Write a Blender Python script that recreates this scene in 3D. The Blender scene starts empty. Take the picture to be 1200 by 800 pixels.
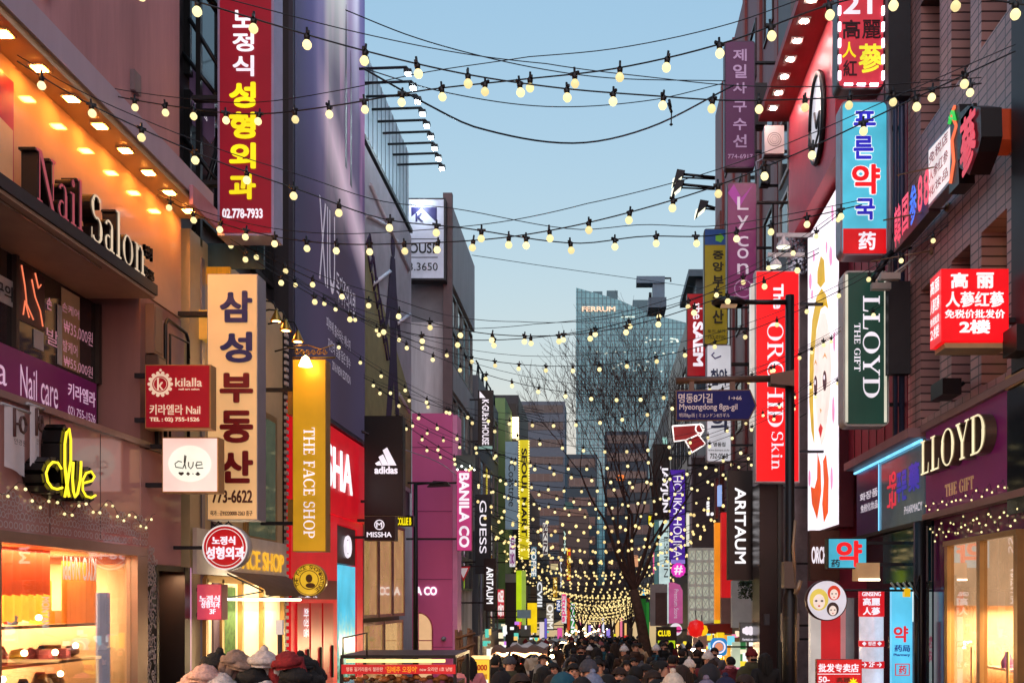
import bpy, bmesh, math, random
from mathutils import Vector, Matrix
R = math.radians
random.seed(7)
scn = bpy.context.scene
COL = scn.collection
F, VX, VY = 1200.0, 700.0, 705.0          # focal length and vanishing point of the street, in photo pixels

# ------------------------------------------------------------------ camera, sky, exposure
cd = bpy.data.cameras.new('camera')
cd.sensor_width = 36; cd.lens = 36 * F / 1200
cd.shift_x = -(VX - 600) / 1200; cd.shift_y = (VY - 400) / 1200
cd.clip_end = 3000; cd.clip_start = .1
cam = bpy.data.objects.new('camera', cd); COL.objects.link(cam)
cam.location = (0, 0, 0); cam.rotation_euler = (R(90), 0, 0)
scn.camera = cam
SUN_EL, SUN_ROT = 3, 180
w = bpy.data.worlds.new('World'); scn.world = w; w.use_nodes = True
nt = w.node_tree; bg = nt.nodes['Background']
sky = nt.nodes.new('ShaderNodeTexSky'); sky.sky_type = 'NISHITA'; sky.sun_disc = False
sky.sun_elevation = R(SUN_EL); sky.sun_rotation = R(SUN_ROT); sky.altitude = 50; sky.air_density = 2.0; sky.dust_density = .5; sky.ozone_density = 1
# after sunset: the low-sun sky plus an even blue twilight glow
tw = nt.nodes.new('ShaderNodeMix'); tw.data_type = 'RGBA'; tw.blend_type = 'ADD'; tw.inputs[0].default_value = 1; tw.clamp_result = False
tw.inputs[7].default_value = (.052 / .15, .192 / .15, .368 / .15, 1)
nt.links.new(sky.outputs[0], tw.inputs[6]); nt.links.new(tw.outputs[2], bg.inputs[0]); bg.inputs[1].default_value = .127
sd = bpy.data.lights.new('sun', 'SUN'); sd.energy = .95; sd.angle = R(100); sd.color = (1, .82, .80)
so = bpy.data.objects.new('sun', sd); COL.objects.link(so)
# dusk: what is left of the sun comes from low behind the viewer
so.rotation_euler = (R(90 - 35), 0, R(-4))
vs = scn.view_settings
vs.view_transform = 'Standard'; vs.look = 'None'; vs.exposure = 0.85; vs.gamma = 1.0; vs.use_curve_mapping = False
cy = scn.cycles
cy.use_denoising = True; cy.use_adaptive_sampling = True; cy.adaptive_threshold = .025
cy.max_bounces = 6; cy.diffuse_bounces = 3; cy.glossy_bounces = 4; cy.transmission_bounces = 4; cy.transparent_max_bounces = 10
cy.sample_clamp_indirect = 4; cy.caustics_reflective = False; cy.caustics_refractive = False

# ------------------------------------------------------------------ helpers
def lin(c):
    return tuple(((v / 255) / 12.92 if v / 255 <= .04045 else ((v / 255 + .055) / 1.055) ** 2.4) for v in c)
MATS = {}
def mat(name, c, rough=.6, metal=0, em=None, es=0, var=.12, scale=3.0, bump=0, spec=.5, streak=False, coat=0, sample=True):
    """principled surface; c and em are sRGB 0-255; colour varies a little with noise"""
    if name in MATS: return MATS[name]
    m = bpy.data.materials.new(name); m.use_nodes = True; MATS[name] = m
    n = m.node_tree; b = n.nodes['Principled BSDF']; L = n.links
    b.inputs['Roughness'].default_value = rough; b.inputs['Metallic'].default_value = metal
    b.inputs['Specular IOR Level'].default_value = spec; b.inputs['Coat Weight'].default_value = coat
    c = lin(c)
    if var > 0 or bump:
        tc = n.nodes.new('ShaderNodeTexCoord'); mp = n.nodes.new('ShaderNodeMapping')
        L.new(tc.outputs['Object'], mp.inputs[0])
        if streak: mp.inputs['Scale'].default_value = (1, 1, .12)
        nz = n.nodes.new('ShaderNodeTexNoise'); nz.inputs['Scale'].default_value = scale; nz.inputs['Detail'].default_value = 6; nz.inputs['Roughness'].default_value = .65
        L.new(mp.outputs[0], nz.inputs['Vector'])
        rp = n.nodes.new('ShaderNodeValToRGB')
        rp.color_ramp.elements[0].position = .3; rp.color_ramp.elements[1].position = .7
        rp.color_ramp.elements[0].color = tuple(max(0, v * (1 - var)) for v in c) + (1,)
        rp.color_ramp.elements[1].color = tuple(min(1, v * (1 + var)) for v in c) + (1,)
        L.new(nz.outputs[0], rp.inputs[0]); L.new(rp.outputs[0], b.inputs['Base Color'])
        if bump:
            bp = n.nodes.new('ShaderNodeBump'); bp.inputs['Strength'].default_value = bump; bp.inputs['Distance'].default_value = .02
            L.new(nz.outputs[0], bp.inputs['Height']); L.new(bp.outputs[0], b.inputs['Normal'])
    else:
        b.inputs['Base Color'].default_value = c + (1,)
    if em:
        k_ = es * (.58 if es < 2.5 else 1)
        b.inputs['Emission Color'].default_value = lin(em) + (1,); b.inputs['Emission Strength'].default_value = k_
        if es < 2.5 and sample:                        # tubes behind a panel never light it evenly
            t2 = n.nodes.new('ShaderNodeTexCoord'); z2 = n.nodes.new('ShaderNodeTexNoise'); z2.inputs['Scale'].default_value = 2.1; z2.inputs['Detail'].default_value = 3
            r2 = n.nodes.new('ShaderNodeMapRange'); r2.inputs['From Min'].default_value = .3; r2.inputs['From Max'].default_value = .7; r2.inputs['To Min'].default_value = k_ * .78; r2.inputs['To Max'].default_value = k_ * 1.12
            L.new(t2.outputs['Object'], z2.inputs['Vector']); L.new(z2.outputs[0], r2.inputs[0]); L.new(r2.outputs[0], b.inputs['Emission Strength'])
    if not sample: m.cycles.emission_sampling = 'NONE'
    return m
def lit(name, c, s=1.0, sample=True, rough=.35):
    """a backlit panel, lamp or lit letter"""
    return mat(name, tuple(v * .55 for v in c), rough, em=c, es=s, var=0, sample=sample)
def node_mat(name):
    m = bpy.data.materials.new(name); m.use_nodes = True; MATS[name] = m
    return m, m.node_tree, m.node_tree.nodes['Principled BSDF'], m.node_tree.links
def glass(name, tint=(235, 240, 240), refl=.12):
    if name in MATS: return MATS[name]
    m, n, b, L = node_mat(name); n.nodes.remove(b)
    t = n.nodes.new('ShaderNodeBsdfTransparent'); t.inputs[0].default_value = lin(tint) + (1,)
    g = n.nodes.new('ShaderNodeBsdfGlossy'); g.inputs['Roughness'].default_value = .01
    f = n.nodes.new('ShaderNodeLayerWeight'); q = n.nodes.new('ShaderNodeMath'); q.operation = 'POWER'; q.inputs[1].default_value = 4
    a = n.nodes.new('ShaderNodeMath'); a.operation = 'ADD'; a.inputs[1].default_value = refl; a.use_clamp = True
    mx = n.nodes.new('ShaderNodeMixShader')
    L.new(f.outputs['Facing'], q.inputs[0]); L.new(q.outputs[0], a.inputs[0]); L.new(a.outputs[0], mx.inputs[0]); L.new(t.outputs[0], mx.inputs[1]); L.new(g.outputs[0], mx.inputs[2])
    L.new(mx.outputs[0], n.nodes['Material Output'].inputs[0])
    return m
def brick(name, c1, c2, mortar, plane='yz', bw=.22, rh=.075, rough=.7, mort=.012, bump=.4, off=.5):
    if name in MATS: return MATS[name]
    m, n, b, L = node_mat(name)
    tc = n.nodes.new('ShaderNodeTexCoord'); sx = n.nodes.new('ShaderNodeSeparateXYZ'); cx = n.nodes.new('ShaderNodeCombineXYZ')
    L.new(tc.outputs['Object'], sx.inputs[0])
    L.new(sx.outputs[{'x': 0, 'y': 1, 'z': 2}[plane[0]]], cx.inputs[0]); L.new(sx.outputs[{'x': 0, 'y': 1, 'z': 2}[plane[1]]], cx.inputs[1])
    bt = n.nodes.new('ShaderNodeTexBrick'); bt.inputs['Scale'].default_value = 1; bt.offset = off
    bt.inputs['Brick Width'].default_value = bw; bt.inputs['Row Height'].default_value = rh; bt.inputs['Mortar Size'].default_value = mort; bt.inputs['Mortar Smooth'].default_value = .1
    bt.inputs['Color1'].default_value = lin(c1) + (1,); bt.inputs['Color2'].default_value = lin(c2) + (1,); bt.inputs['Mortar'].default_value = lin(mortar) + (1,)
    L.new(cx.outputs[0], bt.inputs['Vector'])
    nz = n.nodes.new('ShaderNodeTexNoise'); nz.inputs['Scale'].default_value = 1.3; nz.inputs['Detail'].default_value = 6; L.new(tc.outputs['Object'], nz.inputs['Vector'])
    mr = n.nodes.new('ShaderNodeMapRange'); mr.inputs['To Min'].default_value = .65; mr.inputs['To Max'].default_value = 1.25; L.new(nz.outputs[0], mr.inputs[0])
    mx = n.nodes.new('ShaderNodeMix'); mx.data_type = 'RGBA'; mx.blend_type = 'MULTIPLY'; mx.inputs[0].default_value = 1
    L.new(bt.outputs[0], mx.inputs[6]); L.new(mr.outputs[0], mx.inputs[7]); L.new(mx.outputs[2], b.inputs['Base Color'])
    bp = n.nodes.new('ShaderNodeBump'); bp.inputs['Strength'].default_value = bump; bp.inputs['Distance'].default_value = .01; bp.invert = True
    L.new(bt.outputs['Fac'], bp.inputs['Height']); L.new(bp.outputs[0], b.inputs['Normal'])
    b.inputs['Roughness'].default_value = rough
    return m

WL = {}
def lamp(root, loc, sx, sy, power, c=(255, 214, 160), rot=(0, 0, 0), name='fill_light'):
    """unseen area light, added to brighten a shop, awning, doorway or stall"""
    l = bpy.data.lights.new(name, 'AREA'); l.shape = 'RECTANGLE'; l.size = sx; l.size_y = sy; l.energy = power; l.color = lin(c)
    o = bpy.data.objects.new(name, l); COL.objects.link(o); o.parent = root; o.location = Vector(loc) - WL[root]; o.rotation_euler = rot; return o
def tag(o, label=None, cat=None, group=None, kind=None):
    if label: o['label'] = label
    if cat: o['category'] = cat
    if group: o['group'] = group
    if kind: o['kind'] = kind
    return o
def thing(name, label, cat, loc=(0, 0, 0), group=None):
    o = bpy.data.objects.new(name, None); COL.objects.link(o); o.location = loc; o.empty_display_size = .2
    WL[o] = Vector(loc)
    return tag(o, label, cat, group)
class MB:
    """collects faces for ONE mesh object"""
    def __init__(s): s.v = []; s.f = []; s.mi = []; s.cur = 0; s.smooth = set()
    def face(s, pts, sm=False):
        i = len(s.v); s.v += [tuple(p) for p in pts]; s.f.append(tuple(range(i, i + len(pts)))); s.mi.append(s.cur)
        if sm: s.smooth.add(len(s.f) - 1)
    def raw(s, vs, fs, sm=False):
        i = len(s.v); s.v += [tuple(p) for p in vs]
        for f in fs:
            s.f.append(tuple(i + k for k in f)); s.mi.append(s.cur)
            if sm: s.smooth.add(len(s.f) - 1)
    def box(s, x0, x1, y0, y1, z0, z1):
        if x0 > x1: x0, x1 = x1, x0
        if y0 > y1: y0, y1 = y1, y0
        if z0 > z1: z0, z1 = z1, z0
        s.raw([(x, y, z) for x in (x0, x1) for y in (y0, y1) for z in (z0, z1)],
              [(0, 1, 3, 2), (4, 6, 7, 5), (0, 4, 5, 1), (2, 3, 7, 6), (0, 2, 6, 4), (1, 5, 7, 3)])
        return s
    def tube(s, path, r, n=6, caps=True):
        path = [Vector(p) for p in path]; rs = r if isinstance(r, (list, tuple)) else [r] * len(path)
        base = len(s.v); up = Vector((0, 0, 1)); prev = None; vs = []
        for i, p in enumerate(path):
            d = (path[min(i + 1, len(path) - 1)] - path[max(i - 1, 0)])
            d = d.normalized() if d.length > 1e-9 else up
            if prev is None: a = d.cross(up if abs(d.z) < .95 else Vector((1, 0, 0))).normalized()
            else: a = (prev - d * prev.dot(d)); a = a.normalized() if a.length > 1e-6 else d.orthogonal().normalized()
            prev = a; b = d.cross(a)
            for k in range(n):
                t = 2 * math.pi * k / n; vs.append(p + (a * math.cos(t) + b * math.sin(t)) * rs[i])
        fs = [(i * n + k, i * n + (k + 1) % n, (i + 1) * n + (k + 1) % n, (i + 1) * n + k) for i in range(len(path) - 1) for k in range(n)]
        s.raw(vs, fs, True)
        if caps: s.raw(vs[:n], [tuple(range(n))[::-1]]); s.raw(vs[-n:], [tuple(range(n))])
        return s
    def lathe(s, c, prof, n=16, axis='z', a0=0):
        """prof: list of (radius, height) turned about an axis through c"""
        vs = []
        for r, h in prof:
            for k in range(n):
                t = a0 + 2 * math.pi * k / n; u, v = r * math.cos(t), r * math.sin(t)
                vs.append({'z': (c[0] + u, c[1] + v, c[2] + h), 'y': (c[0] + u, c[1] + h, c[2] - v), 'x': (c[0] + h, c[1] + u, c[2] + v)}[axis])
        fs = [(i * n + k, i * n + (k + 1) % n, (i + 1) * n + (k + 1) % n, (i + 1) * n + k) for i in range(len(prof) - 1) for k in range(n)]
        s.raw(vs, fs, True)
        return s
    def prism(s, pts, d):
        """polygon (3-D points) pushed out by vector d, with both caps"""
        p = [Vector(q) for q in pts]; d = Vector(d); n = len(p)
        s.raw([q + d for q in p], [tuple(range(n))]); s.raw(p, [tuple(range(n))[::-1]])
        for i in range(n):
            j = (i + 1) % n; s.face([p[i], p[j], p[j] + d, p[i] + d])
        return s
    def build(s, name, m, parent=None, label=None):
        me = bpy.data.meshes.new(name); off = WL[parent] if parent is not None else Vector((0, 0, 0))
        me.from_pydata([tuple(Vector(v) - off) for v in s.v], [], s.f)
        ms = m if isinstance(m, (list, tuple)) else [m]
        for q in ms: me.materials.append(q)
        for i, p in enumerate(me.polygons): p.material_index = s.mi[i]; p.use_smooth = i in s.smooth
        o = bpy.data.objects.new(name, me); COL.objects.link(o)
        if parent is not None: o.parent = parent; WL[o] = off
        else: WL[o] = Vector((0, 0, 0))
        if label: o['label'] = label
        bm = bmesh.new(); bm.from_mesh(me); bmesh.ops.remove_doubles(bm, verts=bm.verts, dist=1e-5)
        bmesh.ops.recalc_face_normals(bm, faces=bm.faces) if getattr(s, 'fixn', False) else None
        bm.to_mesh(me); bm.free()
        return o
def P(px, py, Y): return Vector(((px - VX) * Y / F, Y, (VY - py) * Y / F))
def yat(px, X): return X * F / (px - VX)            # depth at which a wall at X crosses picture column px
def zat(py, Y): return (VY - py) * Y / F
def gz(Y):
    pts = [(-60, -2.2), (0, -2.2), (15, -2.45), (45, -3.2), (100, -5.0), (300, -10), (3000, -30)]
    for (a, za), (b, zb) in zip(pts, pts[1:]):
        if Y <= b: return za + (zb - za) * (Y - a) / (b - a)
    return -30

# ---- lettering
_tc = {}
def text2d(body, bold=0.0, space=1.0, shear=0.0):
    key = (body, bold, space, shear)
    if key in _tc: return _tc[key]
    c = bpy.data.curves.new('t', 'FONT'); c.body = body; c.space_character = space; c.resolution_u = 4; c.fill_mode = 'FRONT'; c.shear = shear
    o = bpy.data.objects.new('t', c); me = bpy.data.meshes.new_from_object(o)
    vs = [(v.co.x, v.co.y) for v in me.vertices]; fs = [tuple(p.vertices) for p in me.polygons]
    bpy.data.objects.remove(o); bpy.data.curves.remove(c); bpy.data.meshes.remove(me)
    _tc[key] = (vs, fs, bold); return _tc[key]
def _arc(cx, cy, rx, ry, a0, a1, th, tn, n=14):
    out = []
    for i in range(n + 1):
        a = R(a0 + (a1 - a0) * i / n); c, s_ = math.cos(a), math.sin(a); t = tn + (th - tn) * abs(c) ** 1.5
        out.append(((cx + rx * c, cy + ry * s_), (cx + (rx - t) * c, cy + (ry - tn - (t - tn) * .15) * s_)))
    return [[out[i][0], out[i + 1][0], out[i + 1][1], out[i][1]] for i in range(n)]
def _b(x0, y0, x1, y1): return [[(x0, y0), (x1, y0), (x1, y1), (x0, y1)]]
def _st(x, w=.15, y0=0, y1=1, sv=.09):                  # serifed stem
    return _b(x, y0, x + w, y1) + _b(x - sv, y0, x, y0 + .05) + _b(x + w, y0, x + w + sv, y0 + .05) + _b(x - sv, y1 - .05, x, y1) + _b(x + w, y1 - .05, x + w + sv, y1)
def _dg(x0, y0, x1, y1, w): return [[(x0, y0), (x0 + w, y0), (x1 + w, y1), (x1, y1)]]
SG = {
 'L': (.66, _st(.1) + _b(.34, 0, .62, .05) + [[(.57, .05), (.62, .05), (.64, .3), (.61, .3)]]),
 'O': (.92, _arc(.46, .5, .44, .52, 0, 360, .17, .045, 32)),
 'Y': (.82, _b(.34, 0, .49, .45) + _b(.25, 0, .34, .05) + _b(.49, 0, .58, .05) + _dg(.34, .45, .05, .95, .15) + _dg(.43, .45, .68, .95, .06) + _b(0, .95, .28, 1) + _b(.58, .95, .83, 1)),
 'D': (.88, _st(.1) + _b(.34, .95, .4, 1) + _b(.34, 0, .4, .05) + _arc(.38, .5, .46, .5, -90, 90, .17, .05, 18)),
 'T': (.78, _b(.31, 0, .46, .95) + _b(.22, 0, .31, .05) + _b(.46, 0, .55, .05) + _b(.02, .95, .75, 1) + _b(.02, .75, .06, .95) + _b(.71, .75, .75, .95)),
 'H': (.98, _st(.1) + _st(.7) + _b(.25, .48, .7, .53)),
 'E': (.7, _st(.1) + _b(.34, .95, .62, 1) + _b(.34, 0, .64, .05) + _b(.25, .48, .5, .53) + _b(.58, .78, .62, .95) + _b(.6, .05, .64, .25) + _b(.47, .4, .5, .61)),
 'F': (.66, _st(.1) + _b(.34, .95, .62, 1) + _b(.25, .48, .5, .53) + _b(.58, .75, .62, .95) + _b(.47, .4, .5, .61)),
 'G': (.9, _arc(.46, .5, .44, .52, 45, 318, .17, .045, 26) + _b(.66, .08, .8, .42) + _b(.57, .42, .88, .47) + _b(.74, .7, .78, .97)),
 'I': (.36, _st(.1)),
 'A': (.86, _dg(.06, .05, .4, 1, .05) + _dg(.64, .05, .4, 1, .16)[0:1] + _b(.2, .3, .62, .35) + _b(-.02, 0, .2, .05) + _b(.56, 0, .88, .05)),
 'C': (.86, _arc(.46, .5, .44, .52, 42, 318, .17, .045, 26) + _b(.74, .72, .79, .99) + _b(.76, .06, .79, .28)),
 'S': (.62, _arc(.3, .75, .27, .27, 40, 270, .13, .05) + _arc(.3, .27, .29, .29, -140, 90, .14, .05) + _b(.48, .76, .52, .99) + _b(.03, .02, .07, .26)),
 'P': (.72, _st(.1) + _b(.34, .95, .4, 1) + _b(.25, .46, .4, .51) + _arc(.38, .73, .31, .27, -90, 90, .15, .05)),
 'R': (.86, _st(.1) + _b(.34, .95, .4, 1) + _b(.25, .48, .4, .53) + _arc(.38, .74, .3, .26, -90, 90, .15, .05) + _dg(.66, .03, .36, .48, .16) + _b(.66, 0, .88, .04)),
 'N': (.94, _b(.13, 0, .18, 1) + _b(.04, 0, .28, .05) + _b(0, .95, .13, 1) + _dg(.7, 0, .1, 1, .15) + _b(.75, .2, .8, 1) + _b(.66, .95, .9, 1)),
 'a': (.56, _b(.34, .02, .46, .5) + _arc(.25, .5, .21, .18, 0, 160, .1, .05) + _arc(.22, .17, .19, .18, 60, 320, .1, .04, 18) + _b(.46, .0, .55, .05)),
 'i': (.32, _b(.1, .03, .22, .66) + _b(.02, 0, .3, .05) + _b(.02, .62, .1, .66) + _arc(.16, .86, .08, .08, 0, 360, .079, .079, 12)),
 'l': (.32, _b(.1, .03, .22, 1.05) + _b(.02, 0, .3, .05) + _b(.02, 1.0, .1, 1.05)),
 'o': (.62, _arc(.3, .33, .29, .35, 0, 360, .12, .04, 24)),
 'n': (.68, _b(.1, .03, .22, .66) + _b(.02, 0, .3, .05) + _b(.02, .62, .1, .66) + _arc(.35, .42, .2, .25, 0, 150, .11, .05) + _b(.44, .03, .55, .42) + _b(.37, 0, .63, .05)),
 'k': (.66, _b(.1, .03, .22, 1.05) + _b(.02, 0, .3, .05) + _b(.02, 1.0, .1, 1.05) + _dg(.22, .28, .5, .64, .05) + _dg(.48, .03, .27, .36, .13) + _b(.42, 0, .66, .04)),
 ' ': (.4, []),
}
def serif2d(body, sp=.06):
    vs, fs, x = [], [], 0
    for ch in body:
        w_, polys = SG[ch]
        for p in polys:
            i = len(vs); vs += [(x + a, b) for a, b in p]; fs.append(tuple(range(i, i + len(p))))
        x += w_ + sp
    return vs, fs
def put(mb, t2, O, U, V, N, depth=0.0, fit=True, lift=.006, stagger=False):
    """map 2-D lettering into the parallelogram O,U,V, raised by `depth` along N (with side walls when depth>0)"""
    vs, fs = t2[:2]; bd = t2[2] if len(t2) > 2 else 0
    if not vs: return
    O, U, V, N = Vector(O), Vector(U), Vector(V), Vector(N).normalized()
    xs = [v[0] for v in vs]; ys = [v[1] for v in vs]; x0, x1, y0, y1 = min(xs) - bd, max(xs) + bd, min(ys) - bd, max(ys) + bd
    W, H = max(x1 - x0, 1e-6), max(y1 - y0, 1e-6)
    if not fit:                                         # keep the letters' own proportions, centred
        k = min(U.length / W, V.length / H); O = O + U * (.5 - .5 * k * W / U.length) + V * (.5 - .5 * k * H / V.length)
        U = U.normalized() * k * W; V = V.normalized() * k * H
    flip = U.cross(V).dot(N) < 0
    # a heavier weight is the same outline laid down again a little to each side
    sh = [(0, 0)]
    if bd > 0: sh += [(bd * .8 * i, bd * .8 * j) for i in (-1, 1) for j in (-1, 1)]
    if bd > .022: sh += [(bd, 0), (-bd, 0), (0, bd), (0, -bd)]
    if bd > .05: sh += [(bd * .5 * i, bd * .5 * j) for i in (-1, 1) for j in (-1, 1)]
    for si, (dx, dy) in enumerate(sh):
        q = [O + U * ((a + dx - x0) / W) + V * ((b + dy - y0) / H) for a, b in vs]; sl = lift + si * .0005
        if stagger:
            for j, f in enumerate(fs):
                e = sl + depth + (j % 7) * .0006
                pf = [q[k] + N * e for k in f]
                n_ = (pf[1] - pf[0]).cross(pf[2] - pf[0])
                mb.face(pf if n_.dot(N) > 0 else pf[::-1])
                if depth:
                    for k in range(len(f)):
                        a, b = q[f[k]], q[f[(k + 1) % len(f)]]; mb.face([a + N * lift, b + N * lift, b + N * e, a + N * e])
            continue
        mb.raw([p + N * (sl + depth) for p in q], [f[::-1] if flip else f for f in fs])
        if depth > .008:
            ed = {}
            for f in fs:
                for k in range(len(f)):
                    a, b = f[k], f[(k + 1) % len(f)]; ed[(min(a, b), max(a, b))] = ed.get((min(a, b), max(a, b)), 0) + 1
            for (a, b), c in ed.items():
                if c == 1: mb.face([q[a] + N * lift, q[b] + N * lift, q[b] + N * (sl + depth), q[a] + N * (sl + depth)])
CAMN = Vector((0, -1, 0))
def cam_rect(x0, y0, x1, y1, Y):                       # rectangle facing down the street towards the viewer, at real depth Y
    O = P(x0, y1, Y); return O, P(x1, y1, Y) - O, P(x0, y0, Y) - O, CAMN
def rot_rect(r):                                        # the same rectangle for lettering turned to read downwards
    O, U, V, N = r; return O + V, -V, U, N
def wall_rect(X, ya, yb, z0, z1):                      # rectangle on a wall along the street; reads from ya to yb
    return Vector((X, ya, z0)), Vector((0, yb - ya, 0)), Vector((0, 0, z1 - z0)), Vector((1 if X < 0 else -1, 0, 0))
def lettering(root, items, m, name='lettering', depth=0.0, lift=.006, fit=True):
    for t2, rect in items:
        mb = MB(); put(mb, t2, *rect, depth=depth, lift=lift, fit=fit); o = mb.build(name, m, root)
    return o
def stack(chars, x0, x1, ys, Y, bold=.02):            # characters one under the other: ys = [(top, bottom), ...]
    return [(text2d(c, bold), cam_rect(x0, a, x1, b, Y)) for c, (a, b) in zip(chars, ys)]
def rrect(O, U, V, r, n=5):                            # rounded rectangle outline points
    O, U, V = Vector(O), Vector(U), Vector(V); W, H = U.length, V.length; u, v = U / W, V / H; pts = []
    for cx, cy_, a in ((W - r, r, -90), (W - r, H - r, 0), (r, H - r, 90), (r, r, 180)):
        for i in range(n + 1):
            t = R(a + 90 * i / n); pts.append(O + u * (cx + r * math.cos(t)) + v * (cy_ + r * math.sin(t)))
    return pts
def sign(name, label, px0, py0, px1, py1, Y, face, frame, depth=.2, inset=2.2, rounded=0, wallx=None, cat='sign', group=None, brz=(.15, .85)):
    """box sign facing the viewer on brackets from a wall"""
    a, b = P(px0, py1, Y), P(px1, py0, Y)
    t = thing(name, label, cat, ((a.x + b.x) / 2, Y + depth / 2, a.z), group)
    k = inset * Y / F
    mb = MB()
    if rounded:
        mb.prism(rrect(a, (b.x - a.x, 0, 0), (0, 0, b.z - a.z), rounded * Y / F), (0, depth, 0)); mb.fixn = True
        mb.build('casing', frame, t)
        f = MB(); f.fixn = True; f.prism(rrect((a.x + k, Y - .012, a.z + k), (b.x - a.x - 2 * k, 0, 0), (0, 0, b.z - a.z - 2 * k), max(.01, rounded * Y / F - k)), (0, .01, 0)); f.build('face_panel', face, t)
    else:
        mb.box(a.x, b.x, Y, Y + depth, a.z, b.z); mb.build('casing', frame, t)
        MB().box(a.x + k, b.x - k, Y - .012, Y - .002, a.z + k, b.z - k).build('face_panel', face, t)
    if wallx is not None:
        x = a.x if abs(a.x) > abs(b.x) else b.x
        for q in brz:
            z = a.z + (b.z - a.z) * q
            MB().box(min(x, wallx), max(x, wallx), Y + depth * .35, Y + depth * .65, z - .025, z + .025).build('bracket', mat('bracket_steel', (45, 45, 48), .5, .6), t)
    t['Y'] = Y - .012
    return t
def T(root, body, x0, y0, x1, y1, m, bold=.015, rot=False, depth=.012, fit=True, serif=False, name='lettering', Y=None):
    Y = root['Y'] if Y is None else Y
    r = cam_rect(x0, y0, x1, y1, Y); r = rot_rect(r) if rot else r
    mb = MB()
    put(mb, serif2d(body) if serif else text2d(body, bold), *r, depth=depth, fit=fit, stagger=serif)
    return mb.build(name, m, root)
def TS(root, chars, x0, x1, ys, m, bold=.02, depth=.012, name='lettering'):
    return lettering(root, stack(chars, x0, x1, ys, root['Y'], bold), m, name, depth)
def ring(mb, c, r0, r1, Y, n=32, sy=1.0):               # flat ring facing the viewer, c in world x,z
    for k in range(n):
        a, b = 2 * math.pi * k / n, 2 * math.pi * (k + 1) / n
        q = [(c[0] + r * math.cos(t), Y, c[1] + r * math.sin(t) * sy) for r, t in ((r0, a), (r1, a), (r1, b), (r0, b))]
        mb.face(q)
def disc(mb, c, r, Y, n=28, sx=1.0, sy=1.0):
    mb.face([(c[0] + sx * r * math.cos(2 * math.pi * k / n), Y, c[1] + sy * r * math.sin(2 * math.pi * k / n)) for k in range(n)])
def windows(root, X, ycols, zrows, frame, pane, fr=.06, out=.03):
    """windows on a wall along the street: each a frame with its pane"""
    s = 1 if X < 0 else -1
    for ya, yb in ycols:
        for za, zb in zrows:
            f = MB(); x0, x1 = X, X + s * out
            f.box(x0, x1, ya, ya + fr, za, zb); f.box(x0, x1, yb - fr, yb, za, zb); f.box(x0, x1, ya + fr, yb - fr, za, za + fr); f.box(x0, x1, ya + fr, yb - fr, zb - fr, zb)
            o = f.build('window', frame, root)
            MB().box(X + s * .002, X + s * .01, ya + fr, yb - fr, za + fr, zb - fr).build('pane', pane, o)
# ================================================================== the setting
m, n, b, L = node_mat('paving')
bt = brick('paving_slabs', (92, 88, 86), (74, 70, 70), (40, 38, 38), 'xy', .6, .3, .55, .012, .3)
mb = MB(); ys = [-40, -10, 0, 5, 10, 15, 25, 35, 45, 60, 80, 100, 150, 200, 300, 600, 2500]
for a, c in zip(ys, ys[1:]): mb.face([(-900, a, gz(a)), (900, a, gz(a)), (900, c, gz(c)), (-900, c, gz(c))])
g = mb.build('ground', mat('asphalt', (62, 60, 60), .8, scale=2, bump=.3)); tag(g, kind='structure')
mb = MB()
for a, c in zip(ys, ys[1:13]): mb.face([(-4.6, a, gz(a) + .004), (4.6, a, gz(a) + .004), (4.6, c, gz(c) + .004), (-4.6, c, gz(c) + .004)])
tag(mb.build('street', MATS['paving_slabs']), kind='structure')

steel = mat('bracket_steel', (45, 45, 48), .5, .6)
black = mat('black_metal', (20, 20, 22), .4, .3, var=.2)
dark = mat('dark_wall', (48, 42, 46), .6, scale=1.2, var=.3, streak=True)
darkglass = mat('dark_glass', (26, 32, 36), .05, spec=.9, var=.15)
blueglass = mat('blue_glass', (60, 90, 100), .04, spec=1, var=.2)
white_l = lit('white_light', (250, 245, 255), 1.1)
soft_w = lit('soft_white_light', (235, 235, 235), .9)
warm_l = lit('warm_lamp', (255, 190, 105), 14)
concrete = mat('concrete', (118, 112, 112), .85, scale=1.2, var=.3, streak=True, bump=.3)
greycase = mat('grey_casing', (150, 148, 160), .4, .5, var=.1)
whitecase = mat('white_casing', (190, 186, 186), .45, var=.08)

# ================================================================== left: the nail salon building (X = -5, nearest)
WX = -5.0
nb = thing('nail_salon_building', 'pink shop building at near left with orange lit canopy and glossy mauve wall', 'building', (-6, 10, gz(10)))
pink = mat('pink_render', (200, 146, 146), .75, scale=1.6, var=.24, streak=True, bump=.1)
mauve = mat('glossy_mauve', (206, 150, 142), .07, spec=.7, var=.06, scale=.6)
peach = mat('glossy_peach', (224, 184, 150), .09, spec=.7, var=.05)
brown = mat('brown_stone', (150, 108, 98), .55, var=.15, streak=True)
MB().box(-12, WX - .02, 4, 12.3, 4.92, 16).build('wall', pink, nb, 'plain pink rendered upper wall')
MB().box(-12, WX, 4, 12.3, 3.4, 4.60).build('wall', peach, nb, 'glossy peach wall behind the raised letters')
mb = MB(); mb.box(-12, -5.6, 4, 11.2, .57, 3.27); mb.box(-12, WX, 11.2, 12.3, .42, 3.38); mb.build('wall', brown, nb, 'brown stone pier beside the upstairs window')
MB().box(-5.6, WX, 4, 11.2, .60, 1.70).build('wall', mauve, nb, 'glossy mauve panel between the shop window and upstairs window')
MB().box(-5.02, WX + .006, 11.2, 12.28, .43, 1.69).build('wall', mauve, nb)
mb = MB(); mb.box(-5.0, WX + .06, 4, 11.9, 1.70, 1.76); mb.build('ledge', mat('ledge_metal', (150, 128, 118), .35, .5), nb)
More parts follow.
